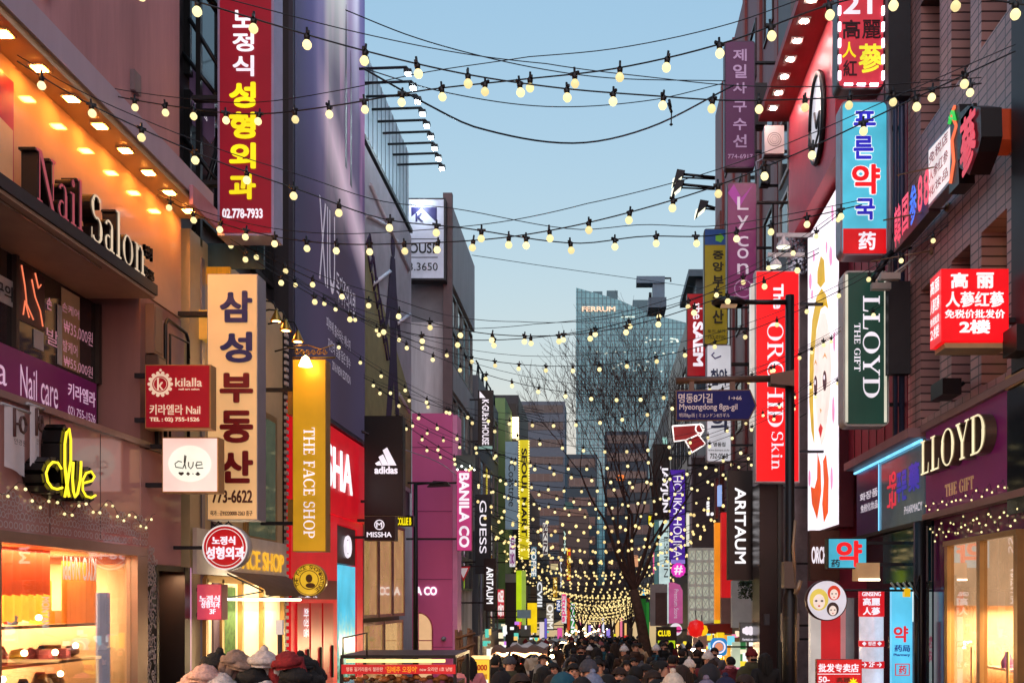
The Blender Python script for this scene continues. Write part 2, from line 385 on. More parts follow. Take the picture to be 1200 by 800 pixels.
for y in (9.35, 10.3, 11.25):
    MB().box(WX + .001, WX + .003, y - .004, y + .004, .62, 1.69).build('panel_joint', black, nb)
cn = MB(); cn.box(WX, -4.66, 4, 12.3, 4.60, 4.66); cn.box(-4.69, -4.64, 4, 12.32, 4.57, 4.60)
cn.build('canopy_soffit', mat('soffit_cream', (205, 170, 120), .3, spec=.5, var=.05), nb)
MB().box(WX - .01, -4.63, 4, 12.35, 4.662, 4.92).build('canopy_fascia', mat('lilac_render', (196, 174, 186), .7, scale=2, var=.1, streak=True), nb)
MB().box(-4.62, -4.58, 11.6, 12.35, 4.50, 4.72).build('canopy_end_panel', mat('pink_panel', (196, 130, 142), .5), nb)
for k in range(13):
    y = 5.6 + .535 * k
    fr = MB().box(-4.87, -4.73, y - .07, y + .07, 4.585, 4.599).build('downlight', mat('white_paint', (200, 195, 188), .4, var=.05), nb)
    MB().box(-4.85, -4.75, y - .05, y + .05, 4.578, 4.584).build('diffuser', lit('orange_downlight', (255, 158, 62), 75), fr)
# letter shelf
sh = MB(); sh.box(WX, -4.7, 4, 10.95, 3.27, 3.38); sh.build('letter_shelf', mat('shelf_black', (34, 34, 36), .4, .4), nb)
MB().box(-5.6, -4.72, 4, 10.93, 3.235, 3.268).build('shelf_soffit', mat('shelf_beige', (176, 146, 118), .5), nb)
MB().box(-4.8, -4.79, 8.2, 9.9, 3.215, 3.233).build('shelf_strip', mat('steel_strip', (190, 180, 170), .2, .9), nb)
for z in (7.4, 9.9, 12.4): MB().box(WX - .025, WX - .012, 4, 12.3, z, z + .02).build('wall_joint', mat('joint_pink', (110, 78, 80), .8), nb)
for y in (9.2, 11.0): MB().box(WX - .022, WX + .03, y, y + .16, 5.5, 5.72).build('vent', mat('vent_grey', (120, 104, 106), .5), nb)
nl = thing('letter_sign', 'raised serif letters standing on the dark shelf, dark pink then cream faced', 'sign', (-4.85, 9.5, 3.38))
def shelf_word(word, pa, pb, mface, label, h=.47):
    ya, yb = yat(pa, -4.78), yat(pb, -4.78)
    t2 = serif2d(word); O, U, V, N = wall_rect(-4.9, ya, yb, 3.40, 3.40 + h)
    mbk = MB(); put(mbk, t2, O, U, V, N, depth=.14, stagger=True, lift=0); mbk.build('letter_body', mat('letter_black', (22, 12, 12), .35, .2), nl)
    mf = MB(); put(mf, t2, O + N * .15, U, V, N, depth=0, lift=.004, stagger=True); mf.build('letter_face', mface, nl, label)
shelf_word('Nail', 38, 93, mat('rose_letter', (196, 92, 104), .35, em=(190, 80, 92), es=.35, var=0), 'pink letter faces')
shelf_word('Salon', 103, 166, lit('cream_letter', (240, 214, 180), .75), 'cream lit letter faces')
lettering(nl, [(text2d('노정식', .01), wall_rect(-4.8, yat(166, -4.8), yat(175, -4.8), 3.64, 3.78)), (text2d('755-1526', .01), wall_rect(-4.8, yat(165, -4.8), yat(177, -4.8), 3.44, 3.54))], mat('letter_black', (22, 12, 12)), 'small_lettering', .03)
# poster at the far left by the ceiling
po = thing('wall_poster', 'cream and magenta poster panel cut off by left edge under canopy', 'poster', (WX + .01, 8.2, 3.4))
MB().box(WX + .002, WX + .03, 7.0, 8.72, 3.42, 4.42).build('board', mat('poster_magenta', (176, 40, 92), .3), po)
mb = MB(); mb.prism([(WX + .031, 7.0, 3.55), (WX + .031, 8.70, 3.47), (WX + .031, 8.70, 4.0), (WX + .031, 7.0, 4.25)], (.004, 0, 0)); mb.fixn = True; mb.build('picture', mat('poster_cream', (214, 190, 160), .3), po)

# upstairs window with its stickers
uw = thing('upstairs_window', 'dark upstairs salon window with purple lettered band and price stickers', 'window', (-5.45, 9, 1.8))
mb = MB(); mb.box(-5.47, -5.455, 4, 11.19, 1.78, 3.24); mb.build('pane', mat('salon_dark_pane', (40, 30, 32), .08, spec=.9, var=.3, scale=1), uw)
mb = MB()
for y in (7.6, yat(16, -5.45), 11.15): mb.box(-5.46, -5.41, y - .025, y + .025, 2.37, 3.235)
mb.build('mullion', mat('window_bronze', (70, 58, 52), .4, .5), uw)
MB().box(-5.452, -5.44, 4, 11.12, 1.80, 2.365).build('band', mat('purple_band', (118, 22, 92), .35, var=.06, em=(120, 20, 95), es=.12), uw)
bandw = mat('band_white', (226, 190, 216), .4, em=(226, 190, 216), es=.5, var=0)
lettering(uw, [(text2d('Nail care'), wall_rect(-5.44, yat(22, -5.45), yat(66, -5.45), 1.94, 2.24)),
               (text2d('키라엘라', .01), wall_rect(-5.44, yat(78, -5.45), yat(110, -5.45), 2.10, 2.26)),
               (text2d('02) 755-1526'), wall_rect(-5.44, yat(78, -5.45), yat(110, -5.45), 1.90, 2.02)),
               (text2d('a'), wall_rect(-5.44, yat(-6, -5.45), yat(6, -5.45), 1.98, 2.16))], bandw, 'lettering')
lettering(uw, [(text2d('손', .02), wall_rect(-5.45, yat(54, -5.45), yat(60, -5.45), 2.90, 3.02)), (text2d('손케어'), wall_rect(-5.45, yat(72, -5.45), yat(92, -5.45), 2.96, 3.06)),
               (text2d('₩35,000원'), wall_rect(-5.45, yat(74, -5.45), yat(108, -5.45), 2.74, 2.90)), (text2d('발케어'), wall_rect(-5.45, yat(73, -5.45), yat(90, -5.45), 2.56, 2.68)),
               (text2d('발'), wall_rect(-5.45, yat(54, -5.45), yat(68, -5.45), 2.56, 2.72)), (text2d('₩55,000원'), wall_rect(-5.45, yat(74, -5.45), yat(108, -5.45), 2.40, 2.53))],
          mat('sticker_pink', (214, 150, 170), .4, em=(214, 150, 170), es=.35, var=0), 'price_sticker')
mb = MB(); mb.box(-5.452, -5.446, yat(72, -5.45), yat(93, -5.45), 2.40, 3.2); mb.build('curtain', mat('sand_blind', (150, 112, 80), .7, em=(150, 110, 80), es=.12), uw)
mb = MB(); mb.box(-5.452, -5.446, yat(20, -5.45), yat(52, -5.45), 2.66, 3.2); mb.build('poster', mat('maroon_poster', (62, 18, 24), .4), uw)
mb = MB()
for j, pts in enumerate(([(24, 3.18), (28, 3.0), (30, 2.84), (38, 2.72)], [(36, 3.1), (40, 2.95), (46, 2.84), (49, 2.70)], [(26, 2.72), (28, 2.86), (33, 2.72)], [(40, 3.18), (44, 3.05), (47, 3.1)])):
    mb.tube([(-5.44, yat(a, -5.45), z) for a, z in pts], .008, 4)
mb.build('light_streak', lit('neon_orange', (255, 130, 90), 1.0), uw)
mb = MB(); mb.box(-5.452, -5.443, yat(-12, -5.45), yat(15, -5.45), 2.74, 2.98); mb.build('notice', mat('notice_white', (196, 190, 186), .5), uw)
lettering(uw, [(text2d('꾸의', .02), wall_rect(-5.443, yat(-8, -5.45), yat(13, -5.45), 2.78, 2.92))], black, 'notice_lettering')
mb = MB(); mb.box(-5.452, -5.443, yat(39.5, -5.45), yat(50.5, -5.45), 2.46, 2.64); mb.build('notice', mat('notice_white', (196, 190, 186), .5), uw)
mb = MB(); mb.box(-5.45, -5.443, yat(67, -5.45), yat(72, -5.45), 2.40, 3.0); mb.build('barcode_strip', mat('notice_white', (196, 190, 186)), uw)

# clue letters, glasses banners, lace, display window
cl = thing('letter_sign', 'black raised looped letters with yellow glowing outlines on glossy mauve wall', 'sign', (-4.9, 9.6, .9))
def cz(py, px): return zat(py, yat(px, WX))
def ctube(pts, r=.02):
    return [(-4.80, yat(px, -4.8), zat(py, yat(px, -4.8))) for px, py in pts]
clue = [[(72, 549), (68, 542), (62, 541), (57, 546), (54, 554), (56, 564), (61, 571), (67, 573), (73, 571)],
        [(76, 582), (79, 565), (83, 540), (83, 515), (81, 502), (78, 506), (76, 520), (76, 545), (78, 565), (81, 582)],
        [(86, 541), (85, 560), (86, 575), (88, 582), (91, 578), (94, 562), (95, 545), (95, 540)],
        [(97, 566), (108, 563), (111, 558), (107, 552), (101, 554), (97, 562), (97, 574), (101, 581), (107, 583), (112, 580)]]
mb = MB(); mk = MB()
for s_ in clue:
    p = ctube(s_); mb.tube(p, .011, 6)
    for q0, q1 in zip(p, p[1:]):
        d = .045; a, c = Vector(q0), Vector(q1); t_ = (c - a).normalized(); nn = Vector((0, -t_.z, t_.y)) * .045
        mk.raw([a - nn - Vector((.02, 0, 0)), a + nn - Vector((.02, 0, 0)), c + nn - Vector((.02, 0, 0)), c - nn - Vector((.02, 0, 0)), a - nn - Vector((.19, 0, 0)), a + nn - Vector((.19, 0, 0)), c + nn - Vector((.19, 0, 0)), c - nn - Vector((.19, 0, 0))],
               [(0, 1, 2, 3), (0, 4, 5, 1), (1, 5, 6, 2), (2, 6, 7, 3), (3, 7, 4, 0)])
mk.build('letter_body', mat('letter_gloss_black', (14, 12, 12), .3), cl)
mb.build('outline_tube', lit('yellow_neon', (255, 226, 40), 1.5), cl)
for k, (pa, pb, lab) in enumerate(((5, 31, 'wide white hanging banner printed with brown spectacles, cut by left edge'), (35, 48, 'narrow white hanging banner with brown spectacles beside the wider banner'))):
    ya, yb = yat(pa, -4.93), yat(pb, -4.93)
    h = thing('hanging_banner', lab, 'banner', (-4.93, ya, 1.2), 'banners hanging under the ledge')
    zt, zb = zat(475, ya) , zat(546, ya)
    mb = MB(); mb.raw([(-4.93 + .02 * math.sin(i * 1.3), ya + (yb - ya) * i / 4, z - .05 * i / 4 * (z < 1.3)) for z in (zb, zt) for i in range(5)], [(i, i + 1, i + 6, i + 5) for i in range(4)], True)
    mb.build('cloth', mat('banner_cloth', (206, 190, 190), .8, var=.1, em=(200, 180, 180), es=.12), h)
    mb = MB(); mb.tube([(-4.93, ya - .05, zt + .01), (-4.93, yb + .05, zt + .01)], .014); mb.build('rod', whitecase, h)
    g_ = MB(); w_ = yb - ya; zc = (zt + zb) / 2 + .12
    g_.tube([(-4.9, ya + w_ * .3, zc + .13), (-4.9, ya + w_ * .3, zc - .11)], .014, 5)
    g_.tube([(-4.9, ya + w_ * .3, zc), (-4.9, ya + w_ * .55, zc + .01)], .012, 5)
    g_.tube([(-4.9, ya + w_ * (.68 + .14 * math.cos(a * .7)), zc + .01 + .07 * math.sin(a * .7)) for a in range(10)], .012, 5)
    g_.build('print', mat('print_brown', (96, 62, 56), .6), h)
    lettering(h, [(text2d('안경원'), (Vector((-4.9, ya + w_ * .25, zb + .2)), Vector((0, w_ * .55, 0)), Vector((0, 0, .05)), Vector((1, 0, 0))))], mat('print_brown', (96, 62, 56)))
lace = thing('lace_sticker', 'white lace pattern sticker running along the shop window head and down its side', 'sticker', (WX, 10, .6))
mb = MB()
def wring(c, r, n=7, w_=.32):
    for k in range(n):
        a, b_ = 2 * math.pi * k / n, 2 * math.pi * (k + 1) / n
        mb.face([(WX + .012, c[0] + q * math.cos(t), c[1] + q * math.sin(t)) for q, t in ((r * (1 - w_), a), (r, a), (r, b_), (r * (1 - w_), b_))])
y = 8.3
while y < 11.25:
    r = .17
    for rad, nn, rr in ((.06, 4, .026), (.115, 6, .032), (.175, 8, .038)):
        for k in range(nn):
            a = math.pi * (k + .5) / nn; wring((y + rad * math.cos(a), .70 + rad * 1.25 * math.sin(a)), rr)
    for k in range(5): wring((y - .15 + .075 * k, .655), .034)
    y += .41
for k in range(190):
    z = .6 - k * .0145; wring((11.33 + random.random() * .27, z), .03 + random.random() * .02, 6, .45)
mb.build('lace', mat('lace_white', (206, 186, 180), .6, var=.05), lace)

dw = thing('display_window', 'large warmly lit shop display window at bottom left full of goods', 'shop window', (-5.5, 9, gz(9)))
frm = mat('window_champagne', (150, 122, 104), .35, .5)
mb = MB(); mb.box(-5.08, -4.96, 4, 11.3, .50, .60); mb.box(-5.08, -4.96, 11.05, 11.3, gz(10), .498); mb.box(-5.06, -4.99, 8.52, 8.58, gz(9), .499); mb.box(-5.06, -4.99, 4, 11.3, gz(9) - .1, gz(9) + .25)
mb.build('frame', frm, dw)
mb = MB(); mb.box(-5.04, -5.03, 4, 11.05, gz(9) + .25, .50); mb.build('pane', glass('shop_glass', (240, 236, 230), .16), dw)
orng = mat('display_orange', (214, 110, 40), .6, var=.15)
mb = MB(); mb.box(-7.2, -7.1, 4, 11.3, gz(9), .6); mb.box(-7.1, -5.1, 11.31, 11.4, gz(9), .6); mb.build('back_wall', mat('display_cream', (236, 206, 164), .6, var=.1), dw)
MB().box(-7.1, -5.1, 4, 11.3, .50, .58).build('ceiling', mat('display_ceiling', (225, 205, 175), .6), dw)
MB().box(-7.1, -5.1, 4, 11.3, gz(9) - .02, gz(9) + .02).build('floor', mat('display_floor', (120, 90, 70), .4), dw)
lamp(dw, (-6.0, 7.6, .47), 1.6, 6.5, 620, (255, 230, 190))
for y in (5.5, 7.0, 8.3, 9.3, 10.3): 
    MB().lathe((-5.9, y, .49), [(.0, -.012), (.09, -.01), (.09, 0)], 12).build('spotlight', lit('window_spot', (255, 196, 120), 26), dw)
    MB().box(-7.05, -6.6, y - .5, y + .45, -.62, -.58).build('shelf_light', lit('shelf_light', (255, 205, 140), 3), dw)
for (pa, pb, ztop, zbot, x, c, nm) in ((0, 58, .5, .05, -5.35, (220, 84, 40), 'orange_valance'), (2, 60, .22, -.2, -5.6, (238, 170, 60), 'hanging_scarf'), (72, 112, .42, -.25, -5.45, (236, 130, 40), 'hanging_scarf'), (113, 127, .1, -.95, -5.25, (176, 172, 196), 'hanging_scarf')):
    ya, yb = yat(pa, x), yat(pb, x); mb = MB(); n_ = 24
    mb.raw([(x + .025 * math.sin(i * 1.7), ya + (yb - ya) * i / n_, z + (.03 * abs(math.sin(i * .8)) if z == zbot else 0)) for z in (zbot, ztop) for i in range(n_ + 1)], [(i, i + 1, i + n_ + 2, i + n_ + 1) for i in range(n_)], True)
    mb.build(nm, mat('scarf_%d' % c[0], c, .7, var=.12, em=c, es=.8), dw)  # cloth given a glow of its own to brighten the window
goods = [(.12, (230, 190, 60)), (.1, (200, 60, 50)), (.09, (236, 220, 200)), (.13, (90, 60, 44)), (.1, (60, 90, 130)), (.08, (240, 230, 214)), (.12, (150, 100, 60)), (.09, (220, 120, 140))]
for sz in (-.22, -.58, -.95, -1.35, -1.8): MB().box(-6.3, -5.35, 4.2, 11.0, sz - .03, sz).build('shelf', mat('shelf_wood', (170, 120, 76), .4), dw)
for sz in (-.22, -.22, -.58, -.58, -.58, -.95, -1.35):
    y = 7.9 + random.random() * .2
    while y < 10.9:
        r, c = random.choice(goods); r *= .62 if sz > -.9 else 1; mb = MB(); x = -5.5 - random.random() * .7; kk = random.random()
        if kk < .35: mb.lathe((x, y, sz), [(r * .7, 0), (r * .9, .08), (r * .55, r * 1.6), (r * .35, r * 2.1), (0, r * 2.1)], 12)
        elif kk < .7: mb.lathe((x, y, sz), [(r * .2, 0), (r, r * .5), (r * 1.05, r), (r * .7, r * 1.6), (0, r * 1.7)], 12)
        else: mb.box(x - r, x + r, y - r * .8, y + r * .8, sz, sz + r * 1.8)
        mb.build('product', mat('goods_%d' % c[1], c, .35, var=.1), dw); y += r * 2 + .05 + random.random() * .1
for y, z in ((8.7, -.12), (9.0, -.5), (9.65, -.48), (10.2, -.5), (10.6, -.45), (8.75, -.52), (9.9, -.15), (8.55, -.75), (9.3, -.7), (9.7, -1.2), (8.9, -1.62), (10.3, -.72)): MB().lathe((-5.4, y, z), [(0, -.03), (.02, -.024), (.03, 0), (.02, .024), (0, .03)], 10).build('lamp_bulb', lit('shop_bulb', (255, 220, 160), 30), dw)
MB().box(-5.36, -5.33, yat(88, -5.35), yat(108, -5.35), -1.18, -.95).build('price_card', lit('card_yellow', (250, 200, 40), .9), dw)
dws = lit('window_letter', (250, 246, 250), 1.0)
lettering(dw, [(text2d('KIYO NAPPI', .02), (Vector((-5.3, yat(112, -5.3), .46)), Vector((0, yat(73, -5.3) - yat(112, -5.3), 0)), Vector((0, 0, -.24)), Vector((1, 0, 0)))),
               (text2d('MONTANI', .02), (Vector((-5.3, yat(48, -5.3), 0.05)), Vector((0, 0, -.30)), Vector((0, yat(57, -5.3) - yat(48, -5.3), 0)), Vector((1, 0, 0)))),], dws)
# entrance beyond the window
en = thing('doorway', 'narrow dark brown doorway right of the lit display window', 'doorway', (-5.2, 12, gz(12)))
MB().box(-5.4, -5.32, 11.62, 12.34, gz(12), .42).build('door', mat('door_dark', (96, 44, 36), .3, var=.3, scale=6, streak=True), en)
mb = MB(); mb.box(-5.3, -4.98, 11.58, 11.64, gz(12), .42); mb.box(-5.3, -4.97, 12.34, 12.5, gz(12), .42); mb.box(-5.3, -4.98, 11.64, 12.34, .36, .42); mb.build('frame', mat('frame_black', (20, 16, 16), .4), en)
lamp(en, (-5.12, 11.95, .33), .15, .4, 9, (255, 190, 140), name='door_fill')  # unseen light added so the dark doorway does not go black
for y in (11.8, 12.0, 12.16): MB().box(-5.32, -5.28, y - .02, y + .02, gz(12), .36).build('door_slat', mat('slat_brown', (170, 104, 80), .35, .3), en)
MB().lathe((-5.25, 11.9, -1.3), [(.018, 0), (.018, .35)], 8).build('handle', mat('brass', (170, 130, 60), .3, .9), en)
MB().box(-12, -5.42, 11.4, 12.6, gz(12), .42).build('wall', brown, nb)
MB().box(-5.02, -4.985, 12.36, 12.58, gz(12), .42).build('poster_strip', lit('lilac_strip', (214, 150, 190), .6), nb)
# wall stretch with board and pipes behind the small signs
mb = MB(); mb.box(WX + .01, WX + .05, 11.55, 11.58, 1.78, 3.05); mb.build('drainpipe', black, nb)
wb = thing('notice_board', 'pale notice board with black and red printing beside drain pipes', 'board', (WX + .1, 11.9, 2))
MB().box(WX + .02, WX + .06, 11.62, 12.25, 1.85, 3.2).build('board', mat('board_pink', (190, 150, 140), .5, var=.08), wb)
mb = MB(); mb.tube([(WX + .1, 11.62, 1.7), (WX + .1, 11.62, 3.15), (WX + .1, 11.68, 3.22), (WX + .1, 12.2, 3.2), (WX + .1, 12.27, 3.12), (WX + .1, 12.27, 1.75)], .02); mb.tube([(WX + .13, 11.67, 1.7), (WX + .13, 11.67, 3.05), (WX + .13, 12.2, 3.08), (WX + .13, 12.22, 2.9)], .014); mb.build('pipe', black, wb)
rd = mat('print_red', (196, 30, 36), .5)
for i, (z, mm) in enumerate(((2.62, rd), (2.52, black), (2.43, black), (2.34, black))): lettering(wb, [(text2d('영업시간', .02), wall_rect(WX + .06, 11.7, 11.86, z, z + .07)), (text2d('예약문의', .02), wall_rect(WX + .06, 11.98, 12.14, z - .06, z + .01))], mm)
mt = thing('meter_box', 'stack of beige meter boxes on the pier left of the red square sign', 'meter box', (WX, 11.45, 2.3))
for (za, zb, d, c) in ((2.75, 3.3, .10, 0), (2.45, 2.73, .14, 1), (1.95, 2.3, .18, 0)): 
    bx = MB().box(WX + .002, WX + d, 11.32, 11.54, za, zb).build('box', mat('meter_beige%d' % c, (150 - 60 * c, 118 - 50 * c, 96 - 40 * c), .5), mt)
    MB().box(WX + d, WX + d + .008, 11.34, 11.52, za + .03, zb - .03).build('lid', mat('meter_lid', (140, 112, 92), .5), bx)

# ---- signs hung from the near left wall
red_face = mat('kilalla_red', (150, 10, 28), .35, em=(160, 8, 26), es=.42, var=.05)
gold_case = mat('gold_case', (196, 150, 90), .35, .5)
cream_t = lit('cream_text', (240, 200, 170), .85)
s1 = sign('hanging_sign', 'red square hanging sign with pale crest and beige frame', 170, 427, 247, 502, 11.0, red_face, gold_case, .16, 1.5, wallx=WX)
mb = MB(); c_ = P(188, 450, s1['Y'] - .006); 
for k in range(14):
    a = 2 * math.pi * k / 14; disc(mb, (c_.x + .118 * math.cos(a), c_.z + .12 * math.sin(a)), .02, c_.y - .003 - (k % 2) * .001, 8)
ring(mb, (c_.x, c_.z), .086, .112, c_.y - .006); ring(mb, (c_.x, c_.z), .068, .074, c_.y - .006); disc(mb, (c_.x, c_.z + .15), .015, c_.y, 8)
mb.build('crest', cream_t, s1)
T(s1, 'k', 185, 443, 192, 457, cream_t, 0); T(s1, 'kilalla', 206, 443, 237, 453, cream_t, .0); T(s1, 'nail art salon', 210, 455, 234, 457, cream_t, 0)
T(s1, '키라엘라 Nail', 176, 474, 235, 486, cream_t, .0); T(s1, 'TEL : 02) 755-1526', 176, 489, 234, 495, cream_t, .01)
pinkface = mat('pink_light_face', (220, 170, 160), .4, em=(252, 214, 200), es=.9, var=0)
s2 = sign('hanging_sign', 'glowing pink and white light box sign with thin looped black script', 190, 512, 256, 577, 11.25, pinkface, gold_case, .18, 1.5, wallx=WX)
mb = MB(); c_ = P(222.5, 543, s2['Y']); mb.face([(c_.x + .235 * math.cos(2 * math.pi * k / 40), c_.y - .004, c_.z + .2 * math.sin(2 * math.pi * k / 40)) for k in range(40)]); mb.build('light_spot', lit('spot_white', (252, 246, 226), 1.05), s2)
sc_ = mat('script_grey', (70, 62, 56), .5); mb = MB()
for st in ([(213, 541), (209, 540), (205, 543), (206, 547), (213, 548)], [(214, 549), (217, 542), (218, 534), (216.6, 533), (216, 541), (218, 549)], [(221, 541), (221, 546), (223.5, 549), (226, 546), (226.5, 541)], [(230, 545), (237, 544), (236, 541), (231, 541), (229.5, 545), (231, 548.5), (238, 548)]):
    mb.tube([P(a, b_, s2['Y'] - .012) for a, b_ in st], .006, 5)
mb.build('script', sc_, s2); T(s2, '♥ ♦ • ♣', 210, 553, 235, 557, sc_, .01)
s3c = mat('cream_sign', (214, 172, 120), .5, em=(236, 186, 124), es=.55, var=.04, scale=1.5)
s3 = sign('vertical_sign', 'tall cream sign with navy and dark red block Korean letters', 243, 321, 302, 609, 12.1, s3c, greycase, .3, 1.0, wallx=WX)
navy = mat('text_navy', (34, 44, 110), .45, var=0); drk = mat('text_dark_red', (128, 12, 22), .45, var=0)
TS(s3, '삼성', 258, 296, [(341, 378), (389, 425)], navy, .035); TS(s3, '부동산', 258, 297, [(437, 472), (481, 519), (528, 566)], drk, .04)
T(s3, '773-6622', 249, 574, 296, 589, mat('text_brown', (92, 40, 30), .5), .02); T(s3, '허가 : 공93220000-2263 중구', 247, 598, 296, 604, mat('text_brown', (92, 40, 30)), 0)
s4f = mat('crimson_face', (120, 4, 26), .4, em=(128, 0, 24), es=.62, var=.1, scale=2)
s4 = sign('vertical_sign', 'tall deep red sign with white then yellow Korean letters, top cut off by frame', 255, -60, 321, 276, 12.5, s4f, mat('lilac_case', (170, 160, 190), .35, .5), .35, 3, wallx=WX, brz=(.2, .5))
wt = lit('sign_white', (246, 236, 246), 1.0); yt = lit('sign_yellow', (250, 226, 20), 1.05)
TS(s4, '노정식', 273, 298, [(13, 33), (39, 61), (66, 90)], wt, .02); TS(s4, '성형외과', 269, 300, [(97, 127), (132, 163), (168, 198), (204, 234)], yt, .035)
T(s4, '02.778-7933', 261, 245, 308, 256, wt, .02)
s5 = thing('round_sign', 'round red sign with white double rim and white Korean letters', 'sign', P(264, 667, 12.0))
mb = MB(); c_ = P(264, 641, 12.0); rr = 26.5 * 12 / F
mb.lathe((c_.x, 12.0, c_.z), [(0, .16), (rr, .16), (rr, 0), (0, 0)], 36, 'y'); mb.build('casing', whitecase, s5)
mb = MB(); disc(mb, (c_.x, c_.z), rr * .98, 11.992, 36); mb.build('face_panel', mat('round_red', (170, 8, 20), .35, em=(180, 10, 20), es=.6, var=.05), s5)
mb = MB(); ring(mb, (c_.x, c_.z), rr * .93, rr, 11.985, 40); ring(mb, (c_.x, c_.z), rr * .8, rr * .83, 11.985, 40); mb.build('rim', lit('rim_white', (244, 232, 226), .8), s5); s5['Y'] = 11.985
T(s5, '노정식', 249, 628, 276, 638, wt, .03); T(s5, '성형외과', 242, 640, 287, 655, wt, .035)
mb = MB(); mb.box(WX, c_.x, 12.06, 12.1, c_.z - .02, c_.z + .02); mb.tube([P(248, 612, 12.08), P(252, 616, 12.08), P(256, 611, 12.08), P(262, 616, 12.08), P(268, 611, 12.08), P(272, 616, 12.08)], .012); mb.build('bracket', steel, s5)
s6 = sign('hanging_sign', 'small rose pink box sign with white letters beside the dark doorway', 231, 684, 260, 726, 12.7, mat('rose_face', (196, 70, 90), .4, em=(206, 70, 92), es=.55, var=.05), mat('rose_case', (170, 90, 100), .5), .2, .6, wallx=WX)
T(s6, '노정식', 234, 697, 258, 705, wt, .03); T(s6, '성형외과', 236, 704, 258, 712, wt, .02); T(s6, '3F', 246, 713, 253, 719, wt, .02)
# ================================================================== left: the cosmetics shop with the awning (px 225-340)
fb = thing('cosmetics_shop_building', 'narrow cream shop building with brown awning and dark glazed upper floors', 'building', (-6, 14.5, gz(14.5)))
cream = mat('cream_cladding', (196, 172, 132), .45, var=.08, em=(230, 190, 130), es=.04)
MB().box(-12, WX - .02, 12.62, 16.35, gz(14), 4.6).build('wall', cream, fb, 'cream clad lower front')
MB().box(-12, WX - .25, 12.4, 16.6, 4.6, 18).build('wall', mat('dark_clad', (34, 32, 36), .4, var=.3, scale=1), fb, 'dark upper wall')
for k, z in enumerate((5.0, 6.7, 8.6, 10.5)):
    for ya, yb in ((13.0, 14.2), (14.35, 15.4), (15.5, 16.4)):
        f = MB(); x = WX - .25
        f.box(x, x + .08, ya, ya + .06, z, z + 1.5); f.box(x, x + .08, yb - .06, yb, z, z + 1.5); f.box(x, x + .08, ya + .06, yb - .06, z, z + .07); f.box(x, x + .08, ya + .06, yb - .06, z + 1.43, z + 1.5)
        o = f.build('window', black, fb); MB().box(x + .004, x + .02, ya + .06, yb - .06, z + .07, z + 1.43).build('pane', darkglass, o)
# steel frame and violet panel in the gap next to the pink wall
fr_ = thing('steel_frame', 'dark steel frame with diagonal braces and violet lettered panel beside the pink wall', 'frame', (-5, 12.5, 4.7))
mb = MB()
for x in (-5.05, -4.45): mb.box(x - .03, x + .03, 12.95, 13.02, 4.5, 13)
for z in (6.2, 8.0, 9.8): mb.box(-5.05, -4.45, 12.96, 13.01, z - .04, z + .04)
for (a, b_) in (((222, 22), (262, 88)), ((214, 62), (252, 110)), ((218, 300), (262, 150)), ((213, 158), (262, 222))): mb.tube([P(*a, 12.98), P(*b_, 12.98)], .03)
mb.build('bars', black, fr_)
mb = MB(); mb.prism([P(222, 77, 13.1), P(251, 110, 13.1), P(251, 160, 13.1), P(246, 168, 13.1), P(222, 141, 13.1)], (0, .03, 0)); mb.fixn = True; mb.build('panel', mat('violet_panel', (86, 66, 96), .5, em=(90, 70, 100), es=.2), fr_)
put_ = MB(); put(put_, text2d('www.balee.co'), P(226, 118, 13.085), P(243, 143, 13.085) - P(226, 118, 13.085), Vector((0, 0, .07)), CAMN); put_.build('lettering', wt, fr_)
mb = MB(); mb.box(-5.1, -4.3, 13.2, 13.25, 4.3, 4.62); mb.build('teal_panel', mat('teal_panel', (62, 100, 108), .5, streak=True, scale=8, var=.2), fr_)
mb = MB(); mb.box(-5.1, -4.72, 13.15, 13.2, 4.08, 4.3); mb.build('yellow_panel', mat('yellow_tin', (220, 160, 40), .5, streak=True, scale=10, var=.3, em=(220, 150, 30), es=.3), fr_)
yb_ = thing('yellow_box', 'yellow lit metal box on a pole left of the tall cream sign', 'box', (-4.9, 12.9, 3.2))
mb = MB(); mb.box(P(227, 0, 12.9).x, P(243, 0, 12.9).x, 12.9, 13.1, zat(397, 12.9), zat(363, 12.9)); mb.build('box', mat('yellow_box', (226, 180, 84), .5, em=(235, 180, 80), es=.3), yb_)
mb = MB(); mb.box(P(231, 0, 12.9).x, P(235, 0, 12.9).x, 12.95, 13.05, gz(13), zat(300, 12.9)); mb.build('pole', greycase, yb_)
mb = MB(); mb.box(P(229, 0, 13).x, P(240, 0, 13).x, 13.3, 13.6, gz(13), 4.0); mb.build('pilaster', mat('plum_strip', (98, 74, 84), .6), fb)
# shop front
MB().box(WX - .02, WX + .03, 14.5, 15.9, .85, 2.85).build('window', mat('gold_frame', (176, 140, 84), .35, .6), fb)
MB().box(WX + .03, WX + .036, 14.6, 15.8, .95, 2.75).build('pane', mat('green_pane', (96, 118, 96), .06, spec=.9, var=.35, scale=1.5, em=(120, 130, 100), es=.18), fb)
MB().box(WX, WX + .05, 12.65, 16.3, .35, .92).build('fascia', mat('fascia_grey', (232, 222, 210), .5), fb)
fs = thing('letter_sign', 'small raised gold letters above the brown awning', 'sign', (WX, 14.5, .6))
lettering(fs, [(text2d('THE FACE SHOP', .012), wall_rect(WX + .06, 13.2, 16.1, .46, .74))], lit('gold_letter', (250, 186, 50), .9), 'lettering', .01)
aw = thing('awning', 'brown fabric awning over the lit cosmetics shop entrance', 'awning', (WX, 14.2, .2))
mb = MB(); ya, yb = 13.7, 16.25; n_ = 18
top = [(WX + .03, ya + (yb - ya) * i / n_, .42) for i in range(n_ + 1)]; low = [(WX + .55, ya + (yb - ya) * i / n_, .17 + .008 * math.sin(i * 1.9)) for i in range(n_ + 1)]
